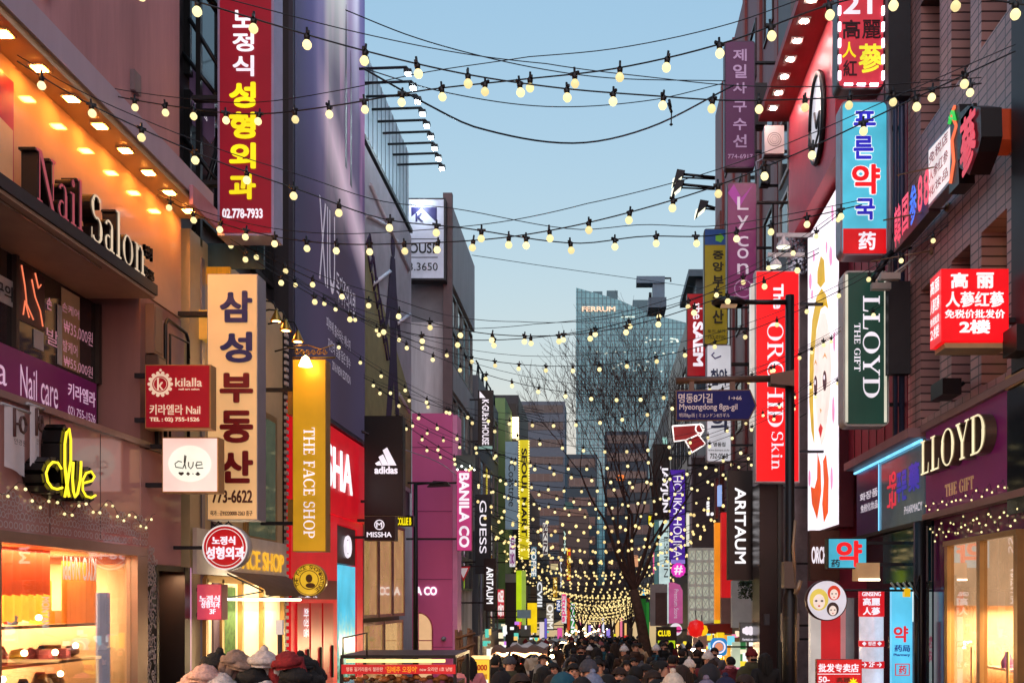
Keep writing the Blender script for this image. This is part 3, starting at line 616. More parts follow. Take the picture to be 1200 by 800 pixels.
hem = [(WX + .56, p[1], p[2] - .08 - .012 * abs(math.sin(i * 1.1))) for i, p in enumerate(low)]
vs = top + low + hem; k = n_ + 1
mb.raw(vs, [(r * k + i, r * k + i + 1, (r + 1) * k + i + 1, (r + 1) * k + i) for r in range(2) for i in range(n_)], True)
mb.build('canvas', mat('awning_brown', (104, 78, 58), .8, var=.15, streak=True, scale=5), aw)
mb = MB()
for y in (ya, (ya + yb) / 2, yb): mb.tube([(WX + .02, y, .39), (WX + .53, y, .15)], .012); mb.tube([(WX + .02, y, .05), (WX + .53, y, .14)], .01)
mb.build('frame', steel, aw)
MB().box(WX - 1.6, WX - .01, 13.0, 16.2, gz(14), .30).build('shop_interior', mat('shop_cream', (230, 208, 160), .6, em=(255, 224, 160), es=.75), fb)
mb = MB()
for y in (13.0, 13.55, 14.3, 15.2, 16.2): mb.box(WX - .01, WX + .05, y - .04, y + .04, gz(14), .30)
mb.box(WX - .01, WX + .05, 13.0, 16.2, .25, .34); mb.build('door_frame', mat('gold_frame', (176, 140, 84)), fb)
for y, nm in ((13.75, 'hedge_panel'), (14.0, 'hedge_panel')):
    MB().box(WX, WX + .02, y - .16, y + .1, gz(14), .2).build(nm, mat('hedge_green', (64, 92, 30), .8, var=.7, scale=14, em=(90, 110, 30), es=.25), fb)
lamp(fb, (WX + .3, 14.6, .02), .5, 2.6, 60, (255, 230, 190), (0, R(-25), 0))
MB().box(WX + .1, WX + .4, 13.2, 15.9, .02, .05).build('strip_light', lit('strip_white', (255, 240, 205), 5), aw)
# LED edge strip and trough lamps on the cream front
mb = MB()
zz = gz(16)
while zz < 4.5: mb.box(WX - .02, WX + .04, 16.34, 16.46, zz, zz + .055); zz += .11
mb.build('edge_strip', mat('edge_light', (210, 196, 190), .5), fb); MB().box(WX - .03, WX, 16.33, 16.47, gz(16), 4.55).build('edge_backing', black, fb)
for i, (px, py) in enumerate(((324, 371), (335, 382), (349, 395), (357, 427))):
    lp = thing('gooseneck_lamp', ['brass bell lamp at the left end of the row over the cream shop', 'brass bell lamp second from left over the cream shop', 'brass bell lamp third from left hanging over shop corner', 'brass bell lamp just above the tall gold sign'][i], 'lamp', P(px, py, 15.2), 'brass bell lamps over the shop front')
    c_ = P(px, py, 15.2); mb = MB(); mb.lathe(c_, [(.09, -.07), (.085, -.05), (.04, .05), (.02, .1), (0, .11)], 14); mb.build('shade', mat('brass', (170, 130, 60)), lp)
    MB().lathe(c_, [(0, -.075), (.06, -.07)], 12).build('diffuser', warm_l, lp)
    MB().tube([c_ + Vector((0, 0, .1)), c_ + Vector((-.05, 0, .22)), c_ + Vector((-.25, .02, .25)), c_ + Vector((-.45, .02, .2))], .012).build('arm', black, lp)
# tall gold vertical sign, shaped round gold sign
gs = sign('vertical_sign', 'tall plain gold sign with white serif letters reading downwards', 343, 421, 382, 646, 15.0, mat('gold_panel', (206, 158, 50), .4, .3, em=(214, 158, 20), es=.5, var=.12, scale=1), mat('gold_case2', (180, 140, 70), .35, .6), .25, .8, wallx=WX)
T(gs, 'THE FACE SHOP', 356, 501, 369, 630, wt, rot=True, serif=True)
mb = MB()
for i in range(6):
    q = []; x = 345 + i * 6.5
    for k in range(14): a = k * .62; q.append(P(x + 3 + (3 - k * .18) * math.cos(a), 412 + (3.5 - k * .2) * math.sin(a), 15.1))
    mb.tube(q, .009, 4)
mb.tube([P(343, 419, 15.1), P(393, 419, 15.1)], .014); mb.tube([P(344, 406, 15.1), P(360, 404, 15.1), P(376, 409, 15.1), P(391, 404, 15.1)], .009, 4); mb.build('scroll_bracket', mat('brass', (170, 130, 60)), gs)
MB().lathe(P(358, 424, 14.8), [(.1, -.06), (.05, .06), (0, .1)], 12).build('lamp', warm_l, gs)
mb = MB(); mb.box(P(337, 0, 15.1).x, P(345, 0, 15.1).x, 15.1, 15.3, zat(484, 15), zat(453, 15)); mb.box(P(337, 0, 15.1).x, P(345, 0, 15.1).x, 15.1, 15.3, zat(610, 15), zat(584, 15)); mb.build('bracket', mat('gold_case2', (180, 140, 70)), gs)
rs = thing('round_sign', 'round gold sign with ring of letters and lady profile emblem', 'sign', P(362, 698, 14.6))
c_ = P(362.5, 679, 14.6); rr = 19 * 14.6 / F; mb = MB(); mb.lathe((c_.x, 14.6, c_.z), [(0, .12), (rr, .12), (rr, 0), (0, 0)], 30, 'y'); mb.build('casing', mat('gold_case2', (180, 140, 70)), rs)
mb = MB(); disc(mb, (c_.x, c_.z), rr * .97, 14.594, 30); mb.build('face_panel', lit('round_gold', (236, 184, 40), .85), rs)
dkg = mat('emblem_brown', (96, 60, 10), .5); mb = MB(); ring(mb, (c_.x, c_.z), rr * .55, rr * .6, 14.586); ring(mb, (c_.x, c_.z), rr * .9, rr * .94, 14.586)
disc(mb, (c_.x, c_.z + .02), rr * .26, 14.584, 14, .8); disc(mb, (c_.x + .02, c_.z - .08), rr * .2, 14.582, 12, 1.5, .8); mb.build('emblem', dkg, rs)
mb = MB()
for i, ch in enumerate('THE FACE SHOP·NATURE'):
    if ch == ' ': continue
    a = R(205 - i * 13.5); o_ = Vector((c_.x + rr * .66 * math.cos(a), 14.588, c_.z + rr * .66 * math.sin(a))); up = Vector((math.cos(a), 0, math.sin(a))); u = Vector((math.sin(a), 0, -math.cos(a)))
    put(mb, text2d(ch, .02), o_ - u * .02, u * .042, up * .055, CAMN, lift=.002)
mb.build('lettering', dkg, rs)

# ================================================================== left: the red cosmetics shop under the perfume billboard
rb = thing('red_shop_building', 'bright red shop front below the huge violet perfume billboard', 'building', (-6, 19, gz(19)))
red = mat('red_cladding', (206, 18, 34), .4, var=.06, em=(206, 12, 28), es=.62)  # glow put into the cladding so the front does not sink into shade
y0, y1 = 16.65, 21.75
MB().box(-12, WX - .02, y0, y1, 3.28, 15).build('wall', dark, rb, 'dark wall behind the billboard')
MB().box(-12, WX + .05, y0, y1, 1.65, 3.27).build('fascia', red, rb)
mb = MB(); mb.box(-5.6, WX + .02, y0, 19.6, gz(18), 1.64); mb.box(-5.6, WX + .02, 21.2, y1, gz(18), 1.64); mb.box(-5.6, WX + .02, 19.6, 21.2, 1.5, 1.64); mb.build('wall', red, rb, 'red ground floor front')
MB().box(-5.5, WX, 19.65, 21.15, .75, 1.48).build('logo_panel', mat('maroon', (70, 8, 20), .4), rb)
mb = MB(); ya, yb = 20.1, 20.7
mb.tube([(WX + .03, (ya + yb) / 2 + .22 * math.cos(t * .52), 1.1 + .2 * math.sin(t * .52)) for t in range(13)], .03); mb.tube([(WX + .03, 20.4, .98), (WX + .03, 20.4, 1.22)], .025); mb.build('logo', wt, rb)
pane = MB().box(-5.3, WX + .01, 19.75, 21.1, gz(20), .72).build('lit_pane', None or mat('aqua_screen', (60, 150, 160), .2, em=(90, 220, 235), es=.85, var=.0), rb)
# the aqua window shows plants: a procedural mix
m = MATS['aqua_screen']; n = m.node_tree; b = n.nodes['Principled BSDF']; tc = n.nodes.new('ShaderNodeTexCoord'); nz = n.nodes.new('ShaderNodeTexNoise'); nz.inputs['Scale'].default_value = 7; nz.inputs['Detail'].default_value = 8
sx = n.nodes.new('ShaderNodeSeparateXYZ'); mr = n.nodes.new('ShaderNodeMapRange'); mr.inputs['From Min'].default_value = 3.1; mr.inputs['From Max'].default_value = 1.0
n.links.new(tc.outputs['Object'], sx.inputs[0]); n.links.new(sx.outputs[2], mr.inputs[0]); n.links.new(tc.outputs['Object'], nz.inputs[0])
ma = n.nodes.new('ShaderNodeMath'); ma.operation = 'MULTIPLY'; n.links.new(mr.outputs[0], ma.inputs[0]); n.links.new(nz.outputs[0], ma.inputs[1])
rp = n.nodes.new('ShaderNodeValToRGB'); rp.color_ramp.elements[0].color = lin((80, 205, 240)) + (1,); rp.color_ramp.elements[1].color = lin((60, 96, 40)) + (1,); rp.color_ramp.elements[0].position = .18; rp.color_ramp.elements[1].position = .55
e = rp.color_ramp.elements.new(.36); e.color = lin((150, 220, 200)) + (1,)
n.links.new(ma.outputs[0], rp.inputs[0]); n.links.new(rp.outputs[0], b.inputs['Emission Color'])
lettering(rb, [(text2d('MISSHA', .022), wall_rect(WX + .06, 17.0, 20.6, 2.12, 2.92))], lit('letter_white', (250, 246, 250), 1.15), 'lettering', .012)
MB().box(WX - .02, WX + .04, 16.7, 19.5, .05, .40).build('sign_band', mat('red_dark', (140, 8, 20), .4), rb)
lettering(rb, [(text2d('MISSHA', .03), wall_rect(WX + .05, 16.9, 18.0, .08, .34))], wt, 'lettering', .02)
for y in (16.9, 17.7, 18.5): 
    d_ = MB().box(WX + .02, WX + .05, y, y + .7, gz(17), -.02).build('door', mat('red_door', (190, 18, 30), .3, em=(180, 10, 22), es=.3), rb); MB().box(WX + .05, WX + .09, y + .55, y + .6, -1.4, -.8).build('handle', black, d_)  # doors carry a little emission, standing in for light falling on them
lettering(rb, [(text2d('화장품', .02), (Vector((WX + .06, 17.2, -.1)), Vector((0, 0, -.5)), Vector((0, .3, 0)), Vector((1, 0, 0))))], wt)
# the perfume billboard
bb = thing('billboard', 'huge violet perfume advertisement with silver streaks covering the upper storeys', 'billboard', (WX, 19, 3.3))
MB().box(WX - .015, WX + .06, y0 - .02, y1, 3.32, 13.2).build('frame', mat('billboard_edge', (70, 66, 80), .4), bb)
m, n, b, L = node_mat('perfume_print')
tc = n.nodes.new('ShaderNodeTexCoord'); sx = n.nodes.new('ShaderNodeSeparateXYZ'); L.new(tc.outputs['UV'], sx.inputs[0])
def ramp(stops, src, mode='EASE'):
    r_ = n.nodes.new('ShaderNodeValToRGB'); r_.color_ramp.interpolation = mode; el = r_.color_ramp.elements
    while len(el) < len(stops): el.new(.5)
    for e_, (p, c) in zip(el, stops): e_.position = p; e_.color = lin(c) + (1,)
    L.new(src, r_.inputs[0]); return r_.outputs[0]
def mixc(f, a, b_, mode='MIX'):
    x = n.nodes.new('ShaderNodeMix'); x.data_type = 'RGBA'; x.blend_type = mode
    (L.new(f, x.inputs[0]) if not isinstance(f, float) else setattr(x.inputs[0], 'default_value', f)); L.new(a, x.inputs[6]); L.new(b_, x.inputs[7]); return x.outputs[2]
top_ = ramp([(0, (76, 80, 108)), (.18, (84, 86, 132)), (.33, (132, 130, 172)), (.42, (200, 205, 205)), (.62, (205, 212, 210)), (.74, (156, 146, 180)), (.85, (190, 190, 215)), (.93, (108, 106, 152)), (1, (90, 92, 140))], sx.outputs[0])
bot_ = ramp([(0, (50, 48, 66)), (.3, (60, 52, 72)), (.6, (54, 46, 60)), (1, (56, 50, 70))], sx.outputs[0])
vv = n.nodes.new('ShaderNodeMapRange'); vv.inputs['From Min'].default_value = .35; vv.inputs['From Max'].default_value = .95; L.new(sx.outputs[1], vv.inputs[0])
base = mixc(vv.outputs[0], bot_, top_)
# slanted pale bottle-light streak and dusky rose shapes
wv = n.nodes.new('ShaderNodeTexNoise'); wv.inputs['Scale'].default_value = 2.2; wv.inputs['Detail'].default_value = 4; mp_ = n.nodes.new('ShaderNodeMapping'); mp_.inputs['Scale'].default_value = (4, .9, 1); L.new(tc.outputs['UV'], mp_.inputs[0]); L.new(mp_.outputs[0], wv.inputs[0])
rose = ramp([(0, (20, 18, 36)), (.45, (60, 46, 78)), (.6, (128, 88, 120)), (1, (190, 150, 170))], wv.outputs[0])
mk = n.nodes.new('ShaderNodeMath'); mk.operation = 'SUBTRACT'; L.new(sx.outputs[1], mk.inputs[0]); mk.inputs[1].default_value = .62
ab = n.nodes.new('ShaderNodeMath'); ab.operation = 'ABSOLUTE'; L.new(mk.outputs[0], ab.inputs[0])
m1 = n.nodes.new('ShaderNodeMapRange'); m1.inputs['From Min'].default_value = .26; m1.inputs['From Max'].default_value = .05; L.new(ab.outputs[0], m1.inputs[0])
ux = n.nodes.new('ShaderNodeMapRange'); ux.inputs['From Min'].default_value = .25; ux.inputs['From Max'].default_value = .5; L.new(sx.outputs[0], ux.inputs[0])
mm_ = n.nodes.new('ShaderNodeMath'); mm_.operation = 'MULTIPLY'; L.new(m1.outputs[0], mm_.inputs[0]); L.new(ux.outputs[0], mm_.inputs[1])
m2 = n.nodes.new('ShaderNodeMath'); m2.operation = 'MULTIPLY'; m2.inputs[1].default_value = .8; L.new(mm_.outputs[0], m2.inputs[0])
base = mixc(m2.outputs[0], base, rose)
dl = n.nodes.new('ShaderNodeMath'); dl.operation = 'MULTIPLY_ADD'; L.new(sx.outputs[0], dl.inputs[0]); dl.inputs[1].default_value = .26; L.new(sx.outputs[1], dl.inputs[2])
d2 = n.nodes.new('ShaderNodeMath'); d2.operation = 'SUBTRACT'; L.new(dl.outputs[0], d2.inputs[0]); d2.inputs[1].default_value = .66
d3 = n.nodes.new('ShaderNodeMath'); d3.operation = 'ABSOLUTE'; L.new(d2.outputs[0], d3.inputs[0])
d4 = n.nodes.new('ShaderNodeMapRange'); d4.inputs['From Min'].default_value = .055; d4.inputs['From Max'].default_value = .0; d4.inputs['To Max'].default_value = .55; d4.inputs['From Min'].default_value = .09; L.new(d3.outputs[0], d4.inputs[0])
d5 = n.nodes.new('ShaderNodeMath'); d5.operation = 'MULTIPLY'; L.new(d4.outputs[0], d5.inputs[0]); L.new(ux.outputs[0], d5.inputs[1])
wc = n.nodes.new('ShaderNodeRGB'); wc.outputs[0].default_value = lin((220, 196, 210)) + (1,)
base = mixc(d5.outputs[0], base, wc.outputs[0])
L.new(base, b.inputs['Base Color']); L.new(base, b.inputs['Emission Color']); b.inputs['Emission Strength'].default_value = .52; b.inputs['Roughness'].default_value = .8; b.inputs['Specular IOR Level'].default_value = .1
pic = MB(); pic.face([(WX + .07, y0 + .05, 3.4), (WX + .07, y1 - .05, 3.4), (WX + .07, y1 - .05, 13.1), (WX + .07, y0 + .05, 13.1)]); po_ = pic.build('picture', m, bb)
uv = po_.data.uv_layers.new(name='uv')
for lp_, c_ in zip(range(4), ((0, 0), (1, 0), (1, 1), (0, 1))): uv.data[lp_].uv = c_
WX7 = WX + .075
lettering(bb, [(text2d('XIU'), wall_rect(WX7, 18.1, 19.2, 5.7, 7.2)), (text2d('독자주의츠랩', .0), wall_rect(WX7, 19.3, 20.8, 5.7, 6.25)), (text2d('피부에 흡수되는 에너지'), wall_rect(WX7, 18.6, 20.4, 4.98, 5.2)), (text2d('자연의 빛을 담은 향수'), wall_rect(WX7, 18.7, 20.4, 4.62, 4.84)), (text2d('2016 NEW EDITION'), wall_rect(WX7, 19.0, 20.4, 4.32, 4.48))],
          mat('print_pale', (206, 200, 214), .5, em=(206, 200, 214), es=.3, var=0))
mb = MB(); mb.prism([(WX7, 20.0, 8.5), (WX7, 20.14, 8.5), (WX7, 20.12, 11.0), (WX7, 20.07, 11.7), (WX7, 20.02, 11.0)], (.004, 0, 0)); mb.prism([(WX7, 20.4, 8.3), (WX7, 20.55, 8.3), (WX7, 20.52, 10.4), (WX7, 20.44, 11.0)], (.004, 0, 0)); mb.fixn = True
mb.build('spire_print', mat('spire_print', (60, 50, 72), .4), bb)

# ================================================================== left: the sports shop block with glazed billboard and floodlights (px 425-483)
db = thing('sports_shop_building', 'tall grey block with pale blue upper wall behind the row of floodlight arms', 'building', (-6, 24.5, gz(24)))
y0, y1 = 21.8, 27.4
MB().box(-12, WX - .02, y0, y1, 2.1, 9.9).build('wall', mat('block_grey', (92, 92, 98), .6), db)
MB().box(-12, WX - .05, y0, y1, 9.9, 12.0).build('wall', mat('pale_blue_clad', (190, 212, 224), .35, var=.05, spec=.6), db, 'pale blue metal clad top storey')
for k in range(12): MB().box(WX - .05, WX - .035, y0 + .3 + k * .45, y0 + .32 + k * .45, 9.95, 12.0).build('seam', mat('seam_blue', (104, 128, 140), .5), db)
MB().box(-8, -5.0 - .9, 27.5, 29.4, 8, 12.0 + .7).build('rooftop_block', mat('roof_block', (128, 132, 140), .7), db)
MB().box(-5.12, WX + .06, y0, y1, 9.86, 9.96).build('edge_rail', black, db)
gb = thing('billboard', 'framed photo billboard of a dark figure between the violet advertisement and weathered concrete tower', 'billboard', (WX, 24.5, 3))
MB().box(WX - .018, WX + .03, y0 + .05, y1 - .05, 2.9, 9.75).build('board', mat('poster_lilac', (170, 168, 178), .6, spec=.2, var=.25, scale=.6), gb)
mb = MB(); mb.prism([(WX + .034, y0 + .1, 3.0), (WX + .034, y1 - .1, 3.0), (WX + .034, y1 - .1, 5.4), (WX + .034, y0 + .1, 7.6)], (.004, 0, 0)); mb.fixn = True; mb.build('field_print', mat('poster_olive', (142, 138, 96), .6, spec=.2, var=.15), gb)
mb = MB(); fx = WX + .042
mb.prism([(fx, 24.6, 8.3), (fx, 25.1, 8.4), (fx, 25.3, 7.6), (fx, 25.9, 6.6), (fx, 25.6, 6.5), (fx, 25.25, 6.9), (fx, 25.3, 6.0), (fx, 25.9, 3.4), (fx, 25.5, 3.3), (fx, 24.95, 5.4), (fx, 24.2, 3.2), (fx, 23.7, 3.3), (fx, 24.5, 5.9), (fx, 24.5, 7.0), (fx, 24.1, 6.4), (fx, 23.9, 6.5), (fx, 24.4, 7.7)], (.004, 0, 0))
mb.prism([(fx, 24.85 + .24 * math.cos(a), 8.62 + .28 * math.sin(a)) for a in [k * .52 for k in range(12)]], (.004, 0, 0)); mb.fixn = True; mb.build('figure_print', mat('poster_shadow', (62, 48, 76), .7, spec=.2), gb)
mb = MB()
for k in range(6): mb.tube([(fx, 22.0 + k * .35, 7.7 - k * .33), (fx, 22.3 + k * .35, 8.0 - k * .36), (fx, 22.6 + k * .35, 7.55 - k * .36), (fx, 22.35 + k * .35, 7.2 - k * .3), (fx, 22.1 + k * .35, 7.5 - k * .3)], .03, 4)
mb.build('scribble_print', mat('poster_shadow', (58, 48, 70)), gb)
mb = MB()
for (a, c) in (((fx, 22.0, 8.3), (fx, 24.3, 8.9)), ((fx, 22.6, 7.0), (fx, 24.5, 7.9)), ((fx, 25.4, 6.9), (fx, 27.1, 7.6)), ((fx, 25.6, 5.2), (fx, 27.0, 5.0)), ((fx, 22.3, 9.1), (fx, 26.9, 8.7))): mb.tube([a, c], .05, 4)
mb.build('streak_print', mat('poster_white', (206, 206, 216), .7), gb)
for i in range(9):
    y = 21.2 + i * .58
    fl = thing('floodlight', 'thin black floodlight arm with glaring white lamp, in row on pale blue roof wall', 'floodlight', (-5, y, 11.0), 'floodlight arms along the pale blue wall')
    MB().tube([(WX - .1, y, 11.02), (-3.95, y, 11.06), (-3.9, y, 11.0)], .028).build('arm', black, fl)
    MB().box(-4.0, -3.84, y - .07, y + .07, 10.93, 11.0).build('housing', black, fl)
    MB().box(-3.97, -3.87, y - .045, y + .045, 10.89, 10.926).build('lamp', lit('flood_lamp', (225, 245, 255), 60), fl)
# ground floor glazing
MB().box(-12, -5.3, y0, y1, gz(24), 2.1).build('wall', mat('block_grey', (92, 92, 98)), db)
for (ya, yb, za, zb) in ((21.9, 23.4, -.35, 1.9), (23.5, 25.0, -.35, 1.9), (25.1, 26.6, -.35, 1.9), (21.9, 24.0, -2.2, -.45), (24.1, 26.4, -2.2, -.45)):
    f = MB(); f.box(-5.06, WX, ya, ya + .07, za, zb); f.box(-5.06, WX, yb - .07, yb, za, zb); f.box(-5.06, WX, ya + .07, yb - .07, za, za + .07); f.box(-5.06, WX, ya + .07, yb - .07, zb - .07, zb)
    o = f.build('window', mat('window_champagne', (150, 122, 104)), db); MB().box(-5.05, -5.03, ya + .07, yb - .07, za + .07, zb - .07).build('pane', mat('tan_pane', (150, 118, 84), .05, spec=.9, em=(226, 180, 110), es=.42, var=.35, scale=.9), o)
s7 = sign('hanging_sign', 'big black sign with three white slanted stripes and lowercase word', 427, 487, 472, 604, 21.3, mat('sign_black', (10, 10, 12), .35, var=0), black, .3, .8, wallx=WX)
mb = MB()
for bx0, bx1, h in ((441.5, 447.5, 5.5), (447, 455.5, 13), (454.5, 464.5, 21)):
    y_ = s7['Y'] - .012; l_ = .52
    mb.prism([P(bx0 + (0 if h < 6 else 1), 545, y_), P(bx1, 545, y_), P(bx1 - h * l_, 545 - h, y_), P(bx1 - h * l_ - 5.2, 545 - h + 3.2, y_)], (0, .008, 0))
mb.fixn = True; mb.build('stripes', wt, s7); T(s7, 'adidas', 439, 546, 466, 555, wt, .035)
s8 = sign('hanging_sign', 'small black sign with ringed white letter M directly below bigger black sign', 427, 604.5, 463, 633, 21.0, mat('sign_black', (10, 10, 12)), mat('sign_case_maroon', (40, 14, 18), .4), .3, .8, wallx=WX)
mb = MB(); c_ = P(444.5, 614.5, s8['Y'] - .006); ring(mb, (c_.x, c_.z), .085, .105, c_.y, 24); mb.build('logo', wt, s8); T(s8, 'M', 441, 611.5, 448, 617.5, wt, .02); T(s8, 'MISSHA', 430, 623, 459, 629, wt, .01)
s9 = sign('hanging_sign', 'tiny dark sign with yellow lettering left of the pink wall', 464, 604, 484, 616, 23.5, mat('sign_black', (10, 10, 12)), black, .2, .4, wallx=WX); T(s9, 'COLLIE B', 465, 606, 482, 615, yt, .03)

# ================================================================== left: pink shop wall, weathered tower with the roof sign
pk = thing('pink_shop_front', 'plain magenta pink shop wall with arched window and small white letters', 'shop front', (-4.3, 27.6, gz(27)))
pw = mat('magenta_render', (226, 104, 170), .6, var=.06, scale=.7, streak=True)
xa, xb = P(483, 0, 27.2).x, P(530, 0, 27.2).x; zt = zat(484, 27.2)
mb = MB(); mb.box(xa, xb, 27.2, 28, gz(27), zt); mb.build('wall', pw, pk)
MB().box(xb + .004, xb + .13, 27.23, 28.03, gz(27), zt - .04).build('return_wall', mat('pale_pink_edge', (206, 128, 170), .5, em=(220, 140, 190), es=.1), pk)
for z in (-1.2, .6, 2.4, 4.1): MB().box(xa, xb, 27.192, 27.199, z, z + .012).build('wall_joint', mat('joint_magenta', (120, 40, 86), .7), pk)
aw_ = MB(); cx, cz_ = P(491, 0, 27.2).x, zat(737, 27.2); pts = [Vector((cx + .34 * math.cos(R(a)), 27.19, cz_ + .42 * math.sin(R(a)))) for a in range(90, -1, -15)] + [Vector((cx + .34, 27.19, gz(27))), Vector((cx, 27.19, gz(27)))]
aw_.prism(pts, (0, .006, 0)); aw_.fixn = True; ow = aw_.build('arched_window', lit('arch_glow', (240, 190, 140), .8), pk)
mb = MB(); mb.tube([Vector((cx + .36 * math.cos(R(a)), 27.18, cz_ + .44 * math.sin(R(a)))) for a in range(90, -1, -15)] + [Vector((cx + .36, 27.18, gz(27)))], .022, 6); mb.tube([(cx, 27.18, zat(750, 27.2)), (cx + .35, 27.18, zat(750, 27.2))], .015); mb.build('window_frame', mat('rose_frame', (200, 90, 110), .4), pk)
T(pk, 'A CO', 487, 687, 512, 697, lit('letter_white', (250, 246, 250)), .035, Y=27.19)
MB().lathe((P(519.5, 0, 27.1).x, 27.2, zat(748, 27.2)), [(0, -.12), (.06, -.1), (.07, 0)], 12, 'y').build('wall_lamp', greycase, pk)
kb = thing('weathered_tower', 'weathered grey concrete tower block with roof sign and long glazed side', 'building', (-6, 34, gz(34)))
wc_ = mat('weathered_concrete', (222, 214, 216), .85, var=.45, scale=1.1, streak=True, bump=.3)
MB().box(-9, -4.6, 31.5, 37.6, gz(33), 8.6).build('wall', wc_, kb)
MB().box(-9, -4.62, 31.55, 37.6, 8.6, 12.4).build('parapet', mat('tower_grey', (140, 140, 146), .7), kb)
for k, (za, zb) in enumerate(((9.9, 12.3), (6.6, 7.4), (2.6, 3.6))):
    MB().box(-4.6, -4.5, 31.6, 37.55, za, zb).build('spandrel', mat('spandrel_grey', (176, 182, 186), .6, streak=True), kb)
for za, zb in ((7.5, 9.7), (3.7, 6.5), (.4, 2.5)):
    windows(kb, -4.6, [(31.9 + 1.4 * k, 33.1 + 1.4 * k) for k in range(4)], [(za, (za + zb) / 2), ((za + zb) / 2 + .02, zb)], mat('frame_steel', (110, 116, 118), .4, .5), blueglass, .07, .06)
MB().box(-4.72, -4.44, 31.3, 31.5, gz(32), 12.5).build('corner_fin', mat('corner_brown', (110, 92, 94), .6), kb)
hs = sign('roof_sign', 'white roof sign with navy gable emblem on the weathered tower', 470, 232, 522, 328, 30.9, mat('sign_offwhite', (176, 180, 196), .5, em=(200, 205, 225), es=.28), mat('frame_dark', (46, 44, 48), .5), .4, 2)
mb = MB(); y_ = hs['Y'] - .005
mb.prism([P(482, 243, y_), P(512, 243, y_), P(512, 261, y_), P(494, 244, y_), P(482, 254, y_)], (0, .004, 0)); mb.fixn = True; mb.build('gable_emblem', mat('emblem_navy', (36, 32, 90), .5), hs)
bk = mat('print_black', (30, 32, 40), .5); T(hs, 'K', 487, 250, 496, 260, MATS['emblem_navy'], .03); T(hs, 'HOUSE', 470, 285, 513, 297, bk, .02); T(hs, '733.3650', 466, 308, 513, 317, bk, .0)
mb = MB(); mb.box(P(473, 0, y_).x, P(513, 0, y_).x, y_, y_ + .004, zat(280.5, y_), zat(279.5, y_)); mb.box(P(473, 0, y_).x, P(513, 0, y_).x, y_, y_ + .004, zat(302, y_), zat(301, y_)); mb.build('rule', bk, hs)
MB().lathe(P(492, 239, 30.6), [(0, -.06), (.08, -.04), (.06, .06), (0, .07)], 10).build('spot', lit('flood_lamp', (225, 245, 255)), hs)
# ================================================================== right: the tiled building with the gift shop (X = 5)
EX = 5.1
gbld = thing('tiled_gift_building', 'brown tiled building at right with tall dark windows and purple glazed gift shop below', 'building', (6, 14, gz(14)))
tile = brick('brown_tile', (186, 142, 134), (164, 124, 120), (66, 48, 48), 'yz', .3, .13, .35, .012, .35, 0)
tilew = mat('window_recess', (34, 24, 22), .3, var=.3)
cols_ = [(15.25, 16.15), (14.0, 14.75), (12.75, 13.6)]; rows_ = [(2.86, 4.9), (7.35, 9.4), (11.8, 13.9)]
# wall built round its openings
mb = MB(); yc = [4.0] + [v for c in sorted(cols_) for v in c] + [16.8]; zc = [2.62] + [v for r_ in rows_ for v in r_] + [17]
for i in range(len(yc) - 1):
    for j in range(len(zc) - 1):
        if i % 2 == 1 and j % 2 == 1: continue
        mb.box(EX, EX + .45, yc[i], yc[i + 1], zc[j], zc[j + 1])
mb.build('wall', tile, gbld)
MB().box(EX + .46, 12, 4, 16.8, 2.6, 17).build('inner_wall', mat('inner_dark', (30, 24, 24), .8), gbld)
for i, (ya, yb) in enumerate(cols_):
    for j, (za, zb) in enumerate(rows_):
        f = MB(); x = EX + .36; f.box(x, x + .06, ya, ya + .06, za, zb); f.box(x, x + .06, yb - .06, yb, za, zb); f.box(x, x + .06, ya + .06, yb - .06, za, za + .06); f.box(x, x + .06, ya + .06, yb - .06, zb - .06, zb)
        o = f.build('window', tilew, gbld)
        lit_ = (i == 2 and j == 0)
        MB().box(x + .02, x + .04, ya + .06, yb - .06, za + .06, zb - .06).build('pane', mat('lit_tan_pane', (140, 120, 80), .4, em=(170, 150, 96), es=.55, var=.15) if lit_ else mat('brown_pane', (44, 32, 28), .08, spec=.8, var=.3), o)
MB().box(EX - .16, EX - .02, 11.8, 12.22, 2.7, 17).build('corner_duct', mat('duct_grey', (44, 46, 50), .5, .3), gbld)
# lower gift shop
purp = mat('purple_gloss', (112, 34, 88), .12, spec=.5, var=.1)
mb = MB(); mb.box(EX + .01, 12, 14.75, 15.55, gz(14), 1.24); mb.box(EX + .01, EX + .3, 4, 12.2, gz(14), 1.24); mb.box(EX + .01, 12, 12.2, 14.75, .86, 1.24); mb.build('wall', purp, gbld, 'glossy purple shop front wall')
MB().box(EX + .01, EX + .2, 4, 15.6, 1.24, 2.62).build('band', mat('band_plum', (70, 36, 56), .4), gbld)
gold = mat('gold_frame', (176, 140, 84))
mb = MB(); 
for y in (12.25, 13.45, 14.7): mb.box(EX - .1, EX, y - .06, y + .06, gz(14), .80)
mb.box(EX - .12, EX, 12.19, 14.76, .80, .87); mb.build('door_frame', gold, gbld)
for ya, yb in ((12.32, 13.38), (13.52, 14.63)):
    d_ = MB().box(EX - .05, EX - .045, ya, yb, gz(14), .79).build('glass_door', glass('door_glass', (244, 232, 220), .08), gbld)
    MB().tube([(EX - .1, ya + .15, -1.6), (EX - .1, ya + .15, -.6)], .018).build('handle', gold, d_)
MB().box(EX + .01, 8, 12.3, 14.7, -.05, .8).build('door_blind', mat('tan_blind', (156, 128, 104), .5, em=(206, 180, 150), es=1.5), gbld)  # blind glows by itself, standing in for light from inside the shop
mb = MB(); mb.box(7.4, 7.5, 12.2, 14.75, gz(14), -.05); mb.box(EX, 7.4, 14.70, 14.75, gz(14), -.05); mb.build('shop_interior', mat('interior_tan', (206, 176, 146), .5, var=.2), gbld)
